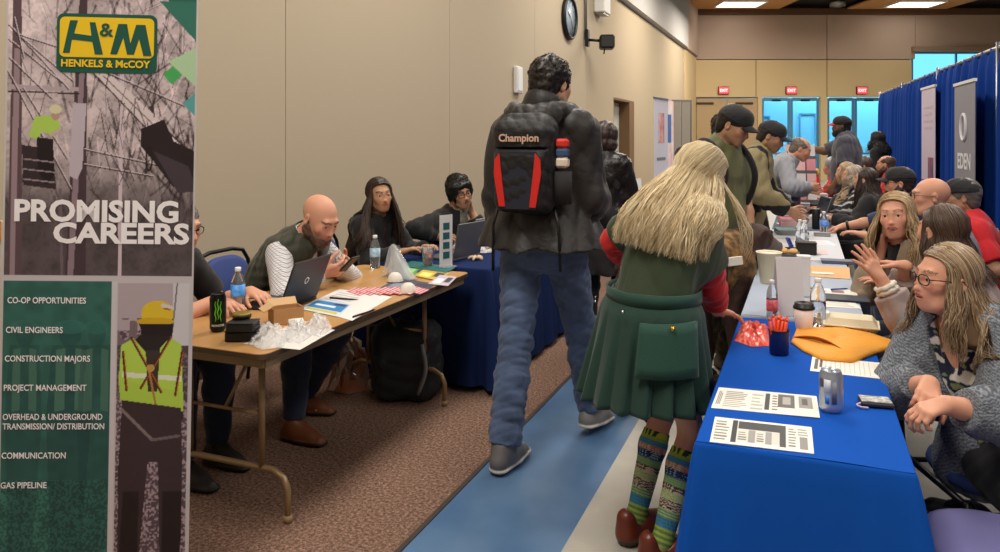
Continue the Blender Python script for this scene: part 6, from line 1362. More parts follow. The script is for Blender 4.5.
crumple('plastic_bag', 'crumpled bright orange-red plastic bag at the far left of the royal blue cloth', 'bag', [(734, 341), (743, 322), (757, 323), (769, 327), (771, 346), (752, 347)], m_obag, .026, 3, amp=.008)
# pen cup full of orange pens
p = onz(779, 354, TOP); t = thing('pen_cup', 'dark blue mesh pen cup on the royal blue cloth', 'pen cup', (p.x, p.y, TOP))
b = MB(); b.lathe([(.026, 0), (.034, .004), (.037, .088), (.039, .092), (.036, .092), (.033, .008), (0, .008)], seg=24, cap=False); b.build('cup_wall', mat('pen_cup_blue', rgb(34, 46, 96), .4, bump=.4, bscale=200), t)
b = MB(); b.lathe([(.0375, .086), (.040, .089), (.0375, .093)], seg=24, cap=False); b.build('rim', m_black, t)
rs = random.Random(5)
pen0 = thing('pen', 'orange pen standing in the dark blue mesh cup', 'pen', (p.x, p.y, TOP+.01), 0, 'orange pens in the mesh cup')
b = MB(); b.tube([(0, 0, 0), (0, 0, .118)], .0058, 8); b.build('barrel', mat('pen_orange', rgb(240, 82, 40), .35), pen0)
b = MB(); b.tube([(0, 0, .118), (0, 0, .128)], [.0058, .004], 8); b.build('cap', mat('pen_orange', (.8, .1, .02)), pen0); b = MB(); b.box((0, .007, .105), (.003, .002, .032)); b.build('clip', mat('pen_orange', (.8, .1, .02)), pen0)
for i in range(13):
    q = pen0 if i == 0 else copy_tree(pen0); a = i*2.4; rr = .024*math.sqrt((i+.5)/13); q.location = (p.x+rr*.7*math.cos(a), p.y+rr*.7*math.sin(a), TOP+.009+rs.uniform(0, .008)); q.rotation_euler = (rr*13*-math.sin(a)*.8, rr*13*math.cos(a)*.8, rs.uniform(0, 3))
def bottle(label, px, py, h=.205, r=.032, z=TOP, lab=(60, 120, 190), cap_=(230, 232, 236), name='water_bottle', labz=(.35, .62)):
    p = onz(px, py, z); t = thing(name, label, 'bottle', (p.x, p.y, z)); k = h/.205
    pr = [(r*.8, 0), (r*.98, .006), (r, .02*k), (r*.94, .045*k), (r, .06*k), (r, .125*k), (r*.93, .14*k), (r*.6, .17*k), (r*.4, .182*k), (r*.38, .19*k)]
    b = MB(); b.lathe(pr, seg=28); b.build('bottle_body', mat('clear_plastic', (.93, .96, .98), .06, trans=.92, ior=1.2), t)
    b = MB(); b.lathe([(r*.93, .004), (r*.93, .105*k), (0, .106*k)], seg=24, cap=True); b.build('water', mat('water_fill', (.9, .95, 1), .02, trans=1, ior=1.2), t)
    if lab: b = MB(); b.lathe([(r*1.015, labz[0]*h), (r*1.02, labz[0]*h+.001), (r*1.02, labz[1]*h), (r*1.01, labz[1]*h)], seg=28, cap=False); b.build('label', mat('bottle_label_%d' % lab[0], rgb(*lab), .4, col2=tuple(min(1, c*1.8+.1) for c in rgb(*lab)), vscale=40), t)
    b = MB(); b.lathe([(r*.43, .186*k), (r*.44, .19*k), (r*.44, .203*k), (r*.40, .205*k)], seg=20); b.build('cap', mat('bottle_cap_%d' % cap_[0], rgb(*cap_), .4), t); return t
bottle('clear water bottle without a label beside the black-lidded coffee cup', 818, 326, lab=None)
bottle('small bottle with blue and red label behind the orange pens', 772, 318, h=.17, r=.024, lab=(170, 50, 60), labz=(.2, .5))
p = onz(804, 331, TOP); t = thing('coffee_cup', 'white paper coffee cup with black lid at the far end of the royal blue cloth', 'cup', (p.x, p.y, TOP))
b = MB(); b.lathe([(.030, 0), (.031, .002), (.041, .098), (.0, .098)], seg=28); b.build('paper_cup', mat('cup_paper', rgb(226, 206, 196), .5), t)
b = MB(); b.lathe([(.0425, .094), (.0435, .1), (.0415, .104), (.0385, .106), (.037, .118), (.033, .119), (.032, .114), (0, .114)], seg=28, cap=False); b.build('lid', m_black, t)
c = onz(851, 330, TOP); t = thing('takeout_box', 'pale clamshell takeout box at the corner of the royal blue cloth', 'food box', (c.x, c.y, TOP), -.05)
def fr(b, w0, d0, w1, d1, z0, z1): b.add([(s_*w_/2, q*d_/2, z) for z, w_, d_ in ((z0, w0, d0), (z1, w1, d1)) for s_, q in ((-1, -1), (1, -1), (1, 1), (-1, 1))], [(0, 3, 2, 1), (4, 5, 6, 7)]+[(i, (i+1) % 4, 4+(i+1) % 4, 4+i) for i in range(4)])
m_pulp = mat('pulp_fibre', rgb(214, 204, 176), .8, bump=.2)
b = MB(); fr(b, .17, .12, .205, .15, 0, .028); b.build('tray', m_pulp, t); b = MB(); fr(b, .215, .16, .215, .16, .028, .032); b.build('rim', m_pulp, t); b = MB(); fr(b, .2, .145, .16, .11, .032, .058); b.build('lid', m_pulp, t)

# grey cloth: tent sign, bucket, muffins, papers, kraft sheet, boxes
def box_thing(name, label, cat, px, py, d, col, rz=0, lid=None, z=TOP, group=None, metal=0, front=None):
    p = onz(px, py, z); t = thing(name, label, cat, (p.x, p.y, z), rz, group); m = mat('%s_%d_%d' % (name, col[0], col[2]), rgb(*col), .6, metal)
    b = MB(); b.box((0, 0, d[2]*.42), (d[0], d[1], d[2]*.84), bev=.004); b.build('body', m, t)
    b = MB(); b.box((0, 0, d[2]*.92), (d[0]*1.03, d[1]*1.03, d[2]*.16), bev=.003); b.build('lid', mat('%s_lid_%d' % (name, (lid or col)[0]), rgb(*(lid or col)), .55), t)
    if front: b = MB(); b.box((0, -d[1]/2-.001, d[2]*.42), (d[0]*.7, .002, d[2]*.45)); b.build('label', mat('%s_front_%d' % (name, front[0]), rgb(*front), .5), t)
    return t
p = onz(788, 314, TOP); t = thing('tent_sign', 'plain pale folded card sign standing on the grey-blue cloth', 'sign', (p.x, p.y+.03, TOP), YAW-.1)
for q in (-1, 1): b = MB(); b.box((0, q*.035, .128), (.115, .003, .262), R=Rx(q*.25)); b.build('card_panel', mat('grey_card', rgb(206, 202, 204), .6), t)
p = onz(797, 300, TOP); t = thing('card_box', 'white upright card box behind the tent sign', 'box', (p.x+.03, p.y+.12, TOP), .1); b = MB(); b.box((0, 0, .1), (.06, .06, .2), bev=.004); b.build('body', mat('white_card', rgb(216, 212, 212), .6), t); b = MB(); b.box((0, 0, .202), (.064, .064, .008)); b.build('lid', m_white, t)
p = onz(769, 283, TOP); t = thing('paper_bucket', 'tall cream tapered tub on the grey-blue cloth', 'tub', (p.x, p.y, TOP)); b = MB(); b.lathe([(.045, 0), (.047, .003), (.066, .165), (.070, .168), (.070, .174), (.062, .17), (.043, .01), (0, .01)], seg=32, cap=False); b.build('tub_wall', mat('cream_card', rgb(214, 206, 178), .6), t)
b = MB(); b.lathe([(.063, .16), (.0, .162)], seg=24, cap=False); b.build('liner', mat('cream_liner', rgb(232, 228, 214), .7), t)
sheet('white napkin under the muffins', W4(.035, 3.80, .13, .13, .3), world=True, name='napkin', cat='napkin')
mu0 = None
for i, (x, y) in enumerate(((.02, 3.79), (.06, 3.83), (.045, 3.77))):
    if mu0 is None:
        mu0 = thing('muffin', 'golden muffin on the napkin', 'muffin', (x, y, TOP+.001), 0, 'muffins on the napkin')
        b = MB(); b.lathe([(.018, 0), (.024, .02), (0, .02)], seg=20); b.build('paper_case', mat('muffin_case', rgb(196, 150, 90), .8), mu0)
        b = MB(); b.lathe([(.024, .02), (.028, .026), (.024, .036), (.012, .042), (0, .043)], seg=20, cap=False); b.build('crumb_top', mat('muffin_top', rgb(206, 150, 66), .8, bump=.6, bscale=90), mu0)
    else: q = copy_tree(mu0); q.location = (x, y, TOP+.001)
sheet('white paper under the blue pen on the grey-blue cloth', W4(.155, 4.0, .16, .2, .15), world=True, paint=lines(.1, .9, .1, .9, 9, (180, 176, 172)))
def pen(label, a, b_, col, r=.0045, z=TOP+.004):
    A_, B_ = Vector((*a, z)), Vector((*b_, z)); t = thing('pen', label, 'pen', tuple(A_)); d_ = B_-A_; m = mat('pen_ink_%d_%d' % (col[0], col[2]), rgb(*col), .35)
    b = MB(); b.tube([(0, 0, 0), tuple(d_*.8)], r, 8); b.build('barrel', m, t); b = MB(); b.tube([tuple(d_*.8), tuple(d_)], [r, r*.3], 8); b.build('tip', m_black, t); b = MB(); b.tube([tuple(d_*.02+Vector((0, 0, r))), tuple(d_*.3+Vector((0, 0, r)))], .0012, 6); b.build('clip', m_alu, t)
def pen_px(label, a, b_, col, **k): A_, B_ = onz(*a, TOP), onz(*b_, TOP); pen(label, (A_.x, A_.y), (B_.x, B_.y), col, **k)
pen_px('blue pen on the white paper on the grey-blue cloth', (831, 291), (848, 290), (40, 70, 180), z=TOP+.008)
box_thing('tablet', 'dark tablet lying on the grey-blue cloth beside the muffins', 'tablet', 846, 300, (.2, .13, .012), (52, 56, 70))
sheet('glossy brochure with a small photo on the grey-blue cloth', W4(.13, 4.30, .24, .13, .03), world=True, paint=[(.5, .2, .75, .7, (150, 110, 90)), (.1, .3, .4, .4, (120, 118, 116)), (.1, .5, .4, .58, (150, 148, 146))])
box_thing('notebook', 'slate notebook on the grey-blue cloth behind the brochure', 'notebook', 838, 263, (.2, .1, .02), (100, 106, 124), .05)
sheet('sheet of brown kraft paper on the grey-blue cloth', W4(.12, 4.92, .26, .42, -.04), world=True, base=(206, 160, 104), name='kraft_paper')
sheet('white receipt on the brown kraft paper', W4(.1, 4.84, .12, .06, .1), z=TOP+.003, world=True)
box_thing('black_basket', 'small black box holding a clear bottle on the grey-blue cloth', 'box', 806, 254, (.13, .09, .085), (30, 27, 27), .1)
bottle('clear bottle beside the small black box', 800, 243, h=.18, lab=None)
p = onz(791, 249, TOP); t = thing('desk_stand', 'blue plastic stand beside the small black box', 'stand', (p.x, p.y, TOP), .4); b = MB(); b.box((0, 0, .006), (.07, .05, .012), bev=.003); b.build('base', m_black, t); b = MB(); b.box((-.01, 0, .045), (.02, .045, .08), R=Ry(-.4), bev=.003); b.build('panel', mat('stand_blue', rgb(40, 66, 160), .4), t)
box_thing('storage_tub', 'translucent white plastic tub near the dog\'s nose', 'tub', 765, 251, (.16, .2, .07), (200, 200, 204), lid=(212, 212, 216))
for i in range(7):
    x, y = .03+.022*math.cos(i*2.4)*1.6, 4.25+.03*math.sin(i*2.4)*1.6; r_ = .012; q = MB(); q.tube(spath([V3(-.02, 0, .006), V3(0, .012, .01+.004*(i % 3)), V3(.022, -.004, .007)], 3), r_*.55, 6); o_ = q.build('snack', mat('snack_tan', rgb(206, 176, 120), .8), None, (x, y, TOP+.004*(i % 2)), rz=i*1.1); tag(o_, 'tan snack piece in the small pile on the grey-blue cloth', 'snack', 'snack pieces in a pile')
def tray(label, x, y):
    t = thing('food_tray', label, 'tray', (x, y, TOP)); b = MB(); fr(b, .17, .13, .2, .16, 0, .03); b.build('tray_base', mat('foil', rgb(170, 170, 172), .3, .8), t)
    return t
tray('foil tray of pastries on the second pale cloth', -.13, 5.42)
for i in range(6):
    b = MB(); b.lathe([(0, 0), (.025, .004), (.03, .014), (.018, .026), (0, .029)], seg=14, cap=False); o_ = b.build('pastry', mat('pastry_tan', rgb(206, 160, 96), .8, bump=.5), None, (-.19+.06*(i % 3), 5.39+.06*(i//3), TOP+.03)); tag(o_, 'round golden pastry in the foil tray', 'pastry', 'pastries in the foil tray')
p = onz(816, 229, TOP); t = thing('speaker_cylinder', 'black cylinder standing in the middle of the second pale cloth', 'canister', (p.x, p.y, TOP)); b = MB(); b.lathe([(.03, 0), (.034, .004), (.034, .17), (.03, .176)], seg=24); b.build('body', m_black, t); b = MB(); b.lathe([(.032, .176), (.032, .18), (.0, .182)], seg=24); b.build('top_cap', m_alu, t)
def laptop(label, x, y, z, rz, w_=.33, d_=.23, ang=1.9, col=(60, 62, 66), scr=(30, 34, 44), logo=False, sc=1):
    """user sits on the -Y side; hinge at +Y; ang = opening angle from closed"""
    t = thing('laptop', label, 'laptop', (x, y, z), rz); m = mat('laptop_case_%d' % col[0], rgb(*col), .4, .4)
    b = MB(); b.box((0, 0, .009), (w_, d_, .016), bev=.004); b.build('keyboard_base', m, t)
    b = MB(); b.box((0, .03, .0178), (w_*.88, d_*.45, .001)); b.build('keys', m_black, t); b = MB(); b.box((0, -.07, .0178), (.1, .055, .0008)); b.build('touchpad', m_alu, t)
    R_ = Rx(-(math.pi-ang)+math.pi/2*0); lid = thing('lid', None, None, (0, d_/2-.004, .018)); lid.parent = t; lid.rotation_euler = (-(ang-math.pi), 0, 0)
    b = MB(); b.box((0, d_/2, -.0), (w_, d_, .009), bev=.003, R=None); sc_ = b.build('screen_lid', m, lid); b = MB(); b.box((0, d_/2, .0052), (w_*.93, d_*.88, .001)); b.build('screen', mat('screen_%d' % scr[2], rgb(*scr), .2, emit=.25), lid)
    if logo: b = MB(); b.lathe([(.012, -.0050), (.016, -.0056), (.018, -.0050)], c=(0, d_/2, 0), seg=24, cap=False); b.build('badge', m_chrome, lid)
    return t
def flat_lid(label, *a, **k): return laptop(label, *a, **k)
# things farther along the row
laptop('open laptop far along the row of tables, beside a stack of white boxes', .02, 7.9, TOP, -1.3, col=(120, 124, 130), ang=1.9)
for i, (px, py, dx, dy, h, lb) in enumerate(((800, 212, .2, .14, .10, 'low white carton on the pale cloth in front of the jacket man'), (818, 205, .2, .16, .14, 'white carton with grey lid in the middle of the row'), (814, 195, .22, .14, .10, 'white carton farther along beside the seated row'), (801, 197, .16, .12, .16, 'upright pale carton by the brochure tower'), (808, 193, .2, .14, .12, 'smallest white carton, farthest down the table row'))):
    box_thing('carton', lb, 'box', px, py, (dx, dy, h), ((214, 208, 204), (222, 220, 216), (206, 202, 200), (198, 206, 214), (224, 220, 212))[i], .1*i, (196, 196, 200), front=(180, 90, 96) if i % 2 else (120, 130, 150))
p = Vector((-.02, 8.9, TOP)); t = thing('brochure_tower', 'tall tiered rack of pink and white brochures far along the tables', 'brochure rack', tuple(p), .2)
b = MB(); b.box((0, .05, .03), (.34, .26, .02)); b.box((0, .16, .33), (.34, .015, .64)); b.build('rack_frame', m_alu, t)
for k in range(4):
    b = MB(); b.box((0, .12-.05*(3-k)*.7, .10+.16*k), (.34, .02, .05)); b.build('shelf_pocket', m_alu, t)
    for q in (-1, 0, 1): b = MB(); b.box((q*.108, .135-.05*(3-k)*.7, .17+.16*k), (.095, .012, .16), R=Rx(-.12)); b.build('brochure', mat('brochure_%d' % ((k+q) % 3), rgb(*((226, 150, 160), (224, 218, 222), (236, 190, 190))[(k+q) % 3]), .5), t)
p = Vector((.12, 10.2, TOP)); t = thing('red_drape_stand', 'small red cloth display with yellow top near the standing man', 'display', tuple(p)); b = MB(); b.lathe([(.10, 0), (.085, .12), (.05, .3), (.04, .34), (0, .34)], seg=20); b.build('cloth', mat('red_display', rgb(206, 30, 30), .7), t); b = MB(); b.lathe([(.05, .34), (.06, .37), (.04, .42), (0, .43)], seg=16); b.build('top', mat('yellow_display', rgb(220, 170, 60), .6), t)
for i, (x, y, w_, h_) in enumerate(((.0, 5.75, .3, .22), (-.12, 6.2, .22, .3), (.1, 6.25, .2, .28), (-.1, 7.5, .25, .2), (.1, 9.4, .25, .2), (-.1, 9.7, .2, .25))):
    sheet(('grey-pink poster sheet lying on the second pale cloth', 'white sheet at the aisle side of the second pale cloth', 'white sheet by the watch hand on the second pale cloth', 'white sheet at the aisle side of the slate cloth', 'white sheet by the mottled top', 'white sheet at the aisle side far down the row')[i], W4(x, y, w_, h_, .1*i), world=True, base=((206, 186, 182) if i == 0 else (226, 226, 230)), paint=lines(.1, .9, .1, .9, 8, (190, 186, 186)), nu=24, nv=20)
box_thing('phone', 'dark phone on the second pale cloth by the seated row', 'phone', 831, 218, (.075, .15, .01), (40, 42, 54))
box_thing('binder', 'dark binder on the slate cloth by the black-haired woman', 'binder', 835, 208, (.2, .16, .03), (60, 66, 84))

# ---------------------------------------------------------------- things on the oak table
m_mon = mat('can_black', rgb(16, 17, 17), .3, .3); m_claw = mat('claw_green', rgb(110, 206, 40), .4)
p = onz(218, 331, .7405); t = thing('energy_drink_can', 'tall black energy drink can with a green claw mark', 'can', (p.x, p.y, .7405)); r_, h_ = .0335, .158
b = MB(); b.lathe([(r_*.74, 0), (r_*.98, .012), (r_, .02), (r_, h_-.022), (r_*.97, h_-.014), (r_*.84, h_-.002), (r_*.86, h_), (r_*.78, h_-.005), (0, h_-.005)], seg=32, cap=False); b.build('can_body', m_mon, t)
am = math.atan2(-p.y, -p.x)
for q in (-1, 0, 1):
    b = MB()
    def cl(u, v, q=q):
        a = am+q*.30+(u-.5)*.15*(1-.6*abs(2*v-1))+.06*math.sin(v*14+q); z = .045+(.085-.02*abs(q)*0)*v+(.01 if q == 0 else 0); return ((r_+.0007)*math.cos(a), (r_+.0007)*math.sin(a), z)
    b.grid(4, 14, cl); b.build('claw_mark', m_claw, t, fix=False, solid=.0008)
txt = text_mesh('MONSTER', .0115, mat('can_text', rgb(210, 214, 206), .4), t, 'lettering', align='CENTER', bold=.0003)
for v in txt.data.vertices:
    a = am+v.co.x/r_; v.co = Vector(((r_+.0008+v.co.z)*math.cos(a), (r_+.0008+v.co.z)*math.sin(a), .026+v.co.y))
bottle('water bottle with a blue label behind the energy drink can', 238, 311, z=.7405, lab=(40, 120, 200))
box_thing('black_box', 'lower black box stacked beside the energy drink can', 'box', 244, 339, (.13, .09, .045), (24, 24, 26), .5, z=.7405)
box_thing('black_box', 'upper black box stacked beside the energy drink can', 'box', 243, 329.5, (.11, .08, .035), (30, 29, 31), .35, z=.786)
p = onz(242, 318, .822); t = thing('tape_roll', 'black tin with a gold rim on top of the black boxes', 'tin', (p.x, p.y, .822)); b = MB(); b.lathe([(.033, 0), (.036, .003), (.036, .018), (0, .018)], seg=28); b.build('tin_body', m_black, t); b = MB(); b.lathe([(.0365, .014), (.0375, .018), (.034, .023), (.028, .021), (.02, .024), (0, .0235)], seg=28, cap=False); b.build('rim', mat('gold_rim', rgb(150, 130, 60), .4, .6), t)
# open cardboard box with a roll in it
p = onz(286, 322, .7405); t = thing('cardboard_box', 'small open tan cardboard box on the oak table', 'box', (p.x, p.y, .7405), .95); m_cb = mat('cardboard', rgb(184, 140, 94), .8, bump=.1); m_cbi = mat('cardboard_pale', rgb(206, 170, 124), .8)
tl = Ry(.0)
b = MB(); b.box((0, 0, .002), (.13, .09, .004)); b.box((-.064, 0, .035), (.003, .09, .066)); b.box((.064, 0, .035), (.003, .09, .066)); b.box((0, .044, .035), (.13, .003, .066)); b.box((0, -.044, .035), (.13, .003, .066)); b.build('box_walls', m_cb, t)
b = MB(); b.box((-.085, 0, .075), (.05, .09, .003), R=Ry(-.5)); b.build('flap', m_cbi, t); b = MB(); b.box((0, .062, .078), (.128, .045, .003), R=Rx(.7)); b.build('flap', m_cbi, t)
p2 = onz(296, 329, .7405); t = thing('paper_roll', 'small roll of white labels beside the cardboard box', 'roll', (p2.x, p2.y, .7405), .8); b = MB(); b.lathe([(.008, -.03), (.022, -.03), (.022, .03), (.008, .03)], c=(0, 0, .0225), seg=24, R=Ry(R90), cap=False); b.build('roll_body', mat('white_roll', rgb(232, 228, 218), .7), t); b = MB(); b.lathe([(.0078, -.031), (.0078, .031)], c=(0, 0, .0225), seg=16, R=Ry(R90), cap=False); b.build('core', m_cb, t)
m_film = mat('clear_film', (.95, .95, .96), .22, trans=.3, ior=1.15, coat=.5, alpha=.42)
sheet('white paper under the crumpled clear bags on the oak table', [(243, 344), (300, 350), (335, 330), (292, 326)], z=.741, base=(214, 210, 204), name='paper_sheet')
for i, (poly, h) in enumerate((([(248, 344), (262, 350), (284, 347), (290, 336), (270, 331), (254, 334)], .045), ([(282, 342), (300, 344), (312, 336), (304, 326), (288, 328)], .038), ([(304, 334), (320, 337), (332, 329), (326, 320), (310, 321)], .036))):
    crumple('clear_bag', ('nearest crumpled clear plastic bag on the oak table', 'middle crumpled clear plastic bag, against the cardboard box', 'farthest crumpled clear plastic bag, toward the flyer')[i], 'bag', poly, m_film, h, 11+i, z=.743, amp=.02)
laptop('black laptop seen from behind, in front of the man by the banner', -2.38, 2.99, .7405, -1.52, col=(44, 42, 46), w_=.31, ang=1.95, logo=True)
sheet('white form with printed lines in the middle of the oak table', [(303, 306), (352, 321), (392, 297), (340, 289)], z=.7408, base=(226, 224, 222), paint=lines(.1, .6, .15, .9, 8, (190, 188, 188)))
sheet('flyer with blue and yellow picture beside the black laptop', [(300, 309), (338, 317), (352, 304), (318, 299)], z=.7425, base=(206, 214, 222), paint=[(.05, .3, .95, .9, (50, 130, 190)), (.15, .5, .7, .65, (230, 236, 240)), (.1, .1, .9, .25, (206, 190, 60)), (.6, .7, .9, .85, (30, 60, 110))])
pen_px('dark pen on the white form near the flyer', (330, 298), (358, 300), (36, 34, 44), z=.747)
pen_px('dark pen near the aisle edge of the oak table', (353, 317), (376, 309), (30, 28, 30), z=.7455)
# pink patterned leaflets fanned along the edge
for i in range(7):
    a0 = 346+i*10; sheet('pink and white patterned leaflet, one of the fanned row on the oak table', [(a0, 291.5-.1*i), (a0+14, 296-.25*i), (a0+24, 291.5-.25*i), (a0+10, 287-.1*i)], z=.7415+.0012*i, base=(190, 70, 90), paint=[(u*.2+.03, .1, u*.2+.12, .9, (226, 206, 206)) for u in range(5)], nu=24, nv=10, name='leaflet', cat='leaflet', group='fanned pink leaflets')
for i, (cs, col, lb) in enumerate(((((380, 288), (420, 296), (436, 284), (398, 278)), (70, 74, 92), 'dark brochure at the far end of the oak table, under the white lids'), (((398, 272), (424, 277), (432, 269), (408, 265)), (96, 150, 84), 'green leaflet near the zip bag on the oak table'), (((414, 276), (440, 281), (450, 273), (424, 269)), (206, 176, 70), 'yellow leaflet beside the green one'), (((428, 284), (448, 286), (457, 277), (440, 275)), (196, 186, 196), 'pale leaflet at the far corner of the oak table'))):
    sheet(lb, cs, z=.7412+.0015*i, base=col, paint=[(.1, .2, .5, .6, tuple(min(255, c+60) for c in col)), (.6, .3, .9, .8, (60, 60, 80))], nu=24, nv=16, name='leaflet', cat='leaflet')
for i, (px, py) in enumerate(((395, 281), (408, 292))):
    p = onz(px, py, .7455); t = thing('tissue_ball', ('farther round white foam lid', 'nearer round white foam lid')[i]+' at the end of the oak table', 'lid', (p.x, p.y, .7455)); b = MB(); b.lathe([(.044, 0), (.046, .003), (.041, .014), (.034, .034), (.02, .046), (0, .05)], seg=24, cap=False); b.build('dome', mat('foam_white', rgb(226, 218, 206), .6, bump=.2), t); b = MB(); b.lathe([(.045, 0), (.049, .002), (.045, .005)], seg=24, cap=False); b.build('rim', mat('foam_white', (1, 1, 1)), t)
p = Vector((-2.29, 3.45, .86)); t = thing('smartphone', 'dark smartphone held by the bald man', 'phone', tuple(p), -D(90)); Rp = Rx(.75); b = MB(); b.box((0, 0, 0), (.075, .15, .009), bev=.003, R=Rp); b.build('phone_body', m_black, t); b = MB(); b.box((0, -.0042, .0045), (.068, .138, .001), R=Rp); b.build('screen', mat('phone_screen', rgb(60, 70, 90), .1, emit=.3), t)
# zip bag standing on the far part of the table
def zipbag():
    c = onz(398, 278, .741); t = thing('zip_bag', 'large clear zip bag of papers standing on the oak table', 'bag', (c.x, c.y, .741), -.35)
    prof = [(-.12, 0), (-.10, .03), (-.085, .10), (-.07, .165), (-.045, .19), (-.02, .175), (.03, .12), (.09, .05), (.13, .012), (.135, 0)]
    for nm, th, m, k in (('film', .05, mat('zip_film', (.90, .93, .95), .14, trans=.3, ior=1.12, coat=.6, bump=.6, bscale=30, alpha=.4), 1), ('contents', .018, mat('bag_contents', rgb(200, 206, 208), .6, col2=rgb(120, 140, 150), vscale=12), .82)):
        b = MB(); n = len(prof); vs = []
        for s_ in (-1, -.5, .5, 1): vs += [(x*k, s_*th*(1-.6*z/.19)*(1 if abs(s_) < 1 else .6), z*k*(1 if abs(s_) < 1 else .96)+.002) for x, z in prof]
        fs = [(j*n+i, j*n+(i+1) % n, (j+1)*n+(i+1) % n, (j+1)*n+i) for j in range(3) for i in range(n)]+[tuple(range(n))[::-1], tuple(3*n+i for i in range(n))]; b.add(vs, fs, 0, True); b.build(nm, m, t)
    b = MB(); b.tube(spath([V3(-.10, 0, .05), V3(-.088, 0, .11), V3(-.072, 0, .17)], 4), .005, 6); b.build('blue_zip', mat('zip_blue', rgb(60, 110, 190), .4), t)
zipbag()
bottle('clear water bottle beside the standing zip bag', 375, 268, z=.7405, lab=(120, 150, 170))

# ---------------------------------------------------------------- navy table
laptop('silver laptop in front of the young man with wavy hair, screen back to us', -2.24, 4.98, TOP, -1.85, col=(150, 150, 156), ang=1.85, logo=False)
laptop('second grey laptop behind the upright name card on the navy cloth', -2.20, 4.58, TOP, -1.75, col=(110, 112, 118), ang=1.75, w_=.31)
p = onz(446, 267, TOP); t = thing('card_holder', 'upright acrylic holder with a narrow printed card on the navy cloth', 'sign', (p.x, p.y, TOP), YAW+.75); b = MB(); b.box((0, 0, .004), (.10, .09, .006)); b.build('base', mat('acrylic', (.95, .97, 1), .05, trans=.8, ior=1.2), t)
b = MB(); b.box((0, 0, .165), (.10, .004, .32)); b.build('card', mat('card_white', rgb(226, 224, 226), .5), t)
for k in range(4): b = MB(); b.box((0, -.003, .075+.06*k), (.05, .002, .042), R=None); b.build('printed_block', mat('card_teal', rgb(40, 96, 104), .5), t)
p = onz(428, 266, TOP); t = thing('plastic_cup', 'clear plastic cup of red drink on the navy cloth', 'cup', (p.x, p.y, TOP)); b = MB(); b.lathe([(.030, 0), (.041, .115), (.0425, .116), (.040, .113), (.029, .004), (0, .004)], seg=24, cap=False); b.build('cup_wall', mat('cup_clear', (.95, .93, .95), .08, trans=.85, ior=1.15), t); b = MB(); b.lathe([(.0285, .006), (.036, .08), (0, .08)], seg=24); b.build('drink', mat('red_drink', rgb(150, 30, 50), .2), t)
sheet('teal folder across the corner of the navy cloth', [(402, 266), (446, 273), (455, 268), (412, 261)], base=(34, 104, 104), name='folder', cat='folder', th=.004)
p = onz(437, 238, TOP+.02); t = thing('pen', 'white pen in the hand of the young man with wavy hair', 'pen', (-2.53, 5.06, .83), 0); b = MB(); b.tube([(0, 0, 0), (-.03, .01, .12)], .005, 8); b.build('barrel', m_white, t); b = MB(); b.tube([(0, 0, 0), (.003, -.001, -.014)], [.005, .001], 8); b.build('tip', m_black, t)
for i, (px, py) in enumerate(((468, 256), (476, 260))):
    p = onz(px, py, TOP); b = MB()
    for k in range(5): a = k*1.2566+i; b.tube(spath([V3(0, 0, .012), V3(.03*math.cos(a), .03*math.sin(a), .02), V3(.055*math.cos(a), .055*math.sin(a), .006)], 3), [.012]*3+[.010]*3+[.004], 6)
    o_ = b.build('paper_star', mat('tan_paper', rgb(206, 180, 150), .8), None, tuple(p)); tag(o_, ('left tan paper star on the navy cloth', 'right tan paper star on the navy cloth')[i], 'decoration')
for i, (px, py) in enumerate(((462, 247), (485, 252))):
    p = onz(px, py, TOP); crumple('tissue', ('white tissue behind the paper stars', 'white tissue beside the walker\'s parka')[i], 'tissue', None, mat('tissue_white', rgb(226, 222, 222), .8), .03, 31+i, amp=.025, world=[(p.x+.06*math.cos(a), p.y+.06*math.sin(a)) for a in (0, 1.2, 2.5, 3.8, 5)])

# ---------------------------------------------------------------- under the tables
def soft_bag(name, label, cat, c, r, m, rz=0, strap=True, seed=0):
    t = thing(name, label, cat, c, rz); V = Vol(-V3(*r)*1.35-V3(.05, .05, 0), V3(*r)*1.35+V3(.05, .05, r[2]), .008); V.box(V3(0, 0, r[2]), V3(*r), None, 0, min(r)*.6); V.box(V3(0, -r[1]*.8, r[2]*.7), V3(r[0]*.75, r[1]*.5, r[2]*.6), None, .03, .04); V.noise(.012, 16, seed); V.cut(V3(0, 0, 0), V3(0, 0, -1)); link('bag_body', V.mesh('bag_body'), m, t)
    if strap:
        b = MB(); b.tube(spath([V3(-.05, 0, r[2]*1.9), V3(-.03, 0, r[2]*2.15), V3(.03, 0, r[2]*2.15), V3(.05, 0, r[2]*1.9)]), .01, 8); b.build('handle', m_black, t)
        b = MB(); b.tube(spath([V3(r[0]*.6, -r[1]*1.2, r[2]*1.6), V3(r[0]*.75, -r[1]*1.55, r[2]), V3(r[0]*.5, -r[1]*1.35, r[2]*.3)]), .012, 8); b.build('strap', mat('grey_strap', rgb(120, 120, 122), .7), t)
soft_bag('duffel_backpack', 'dark backpack on the carpet under the far end of the oak table', 'backpack', (-2.22, 3.98, .0), (.20, .13, .22), mat('charcoal_pack', rgb(34, 36, 40), .7, bump=.2), .3, seed=3)
crumple('shopping_bag', 'clear and orange shopping bag on the carpet beside the dark backpack', 'bag', None, mat('bag_mixed', rgb(170, 160, 150), .4, col2=rgb(190, 110, 70), vscale=6, trans=.2), .22, 44, z=.005, amp=.05, world=[(-2.62+.14*math.cos(a), 3.95+.12*math.sin(a)) for a in (0, 1, 2, 3, 4, 5.2)])
soft_bag('handbag', 'black bag on the floor by the seated woman in the grey cardigan', 'bag', (.50, 3.02, 0), (.12, .10, .13), m_blackf, .2, seed=6)

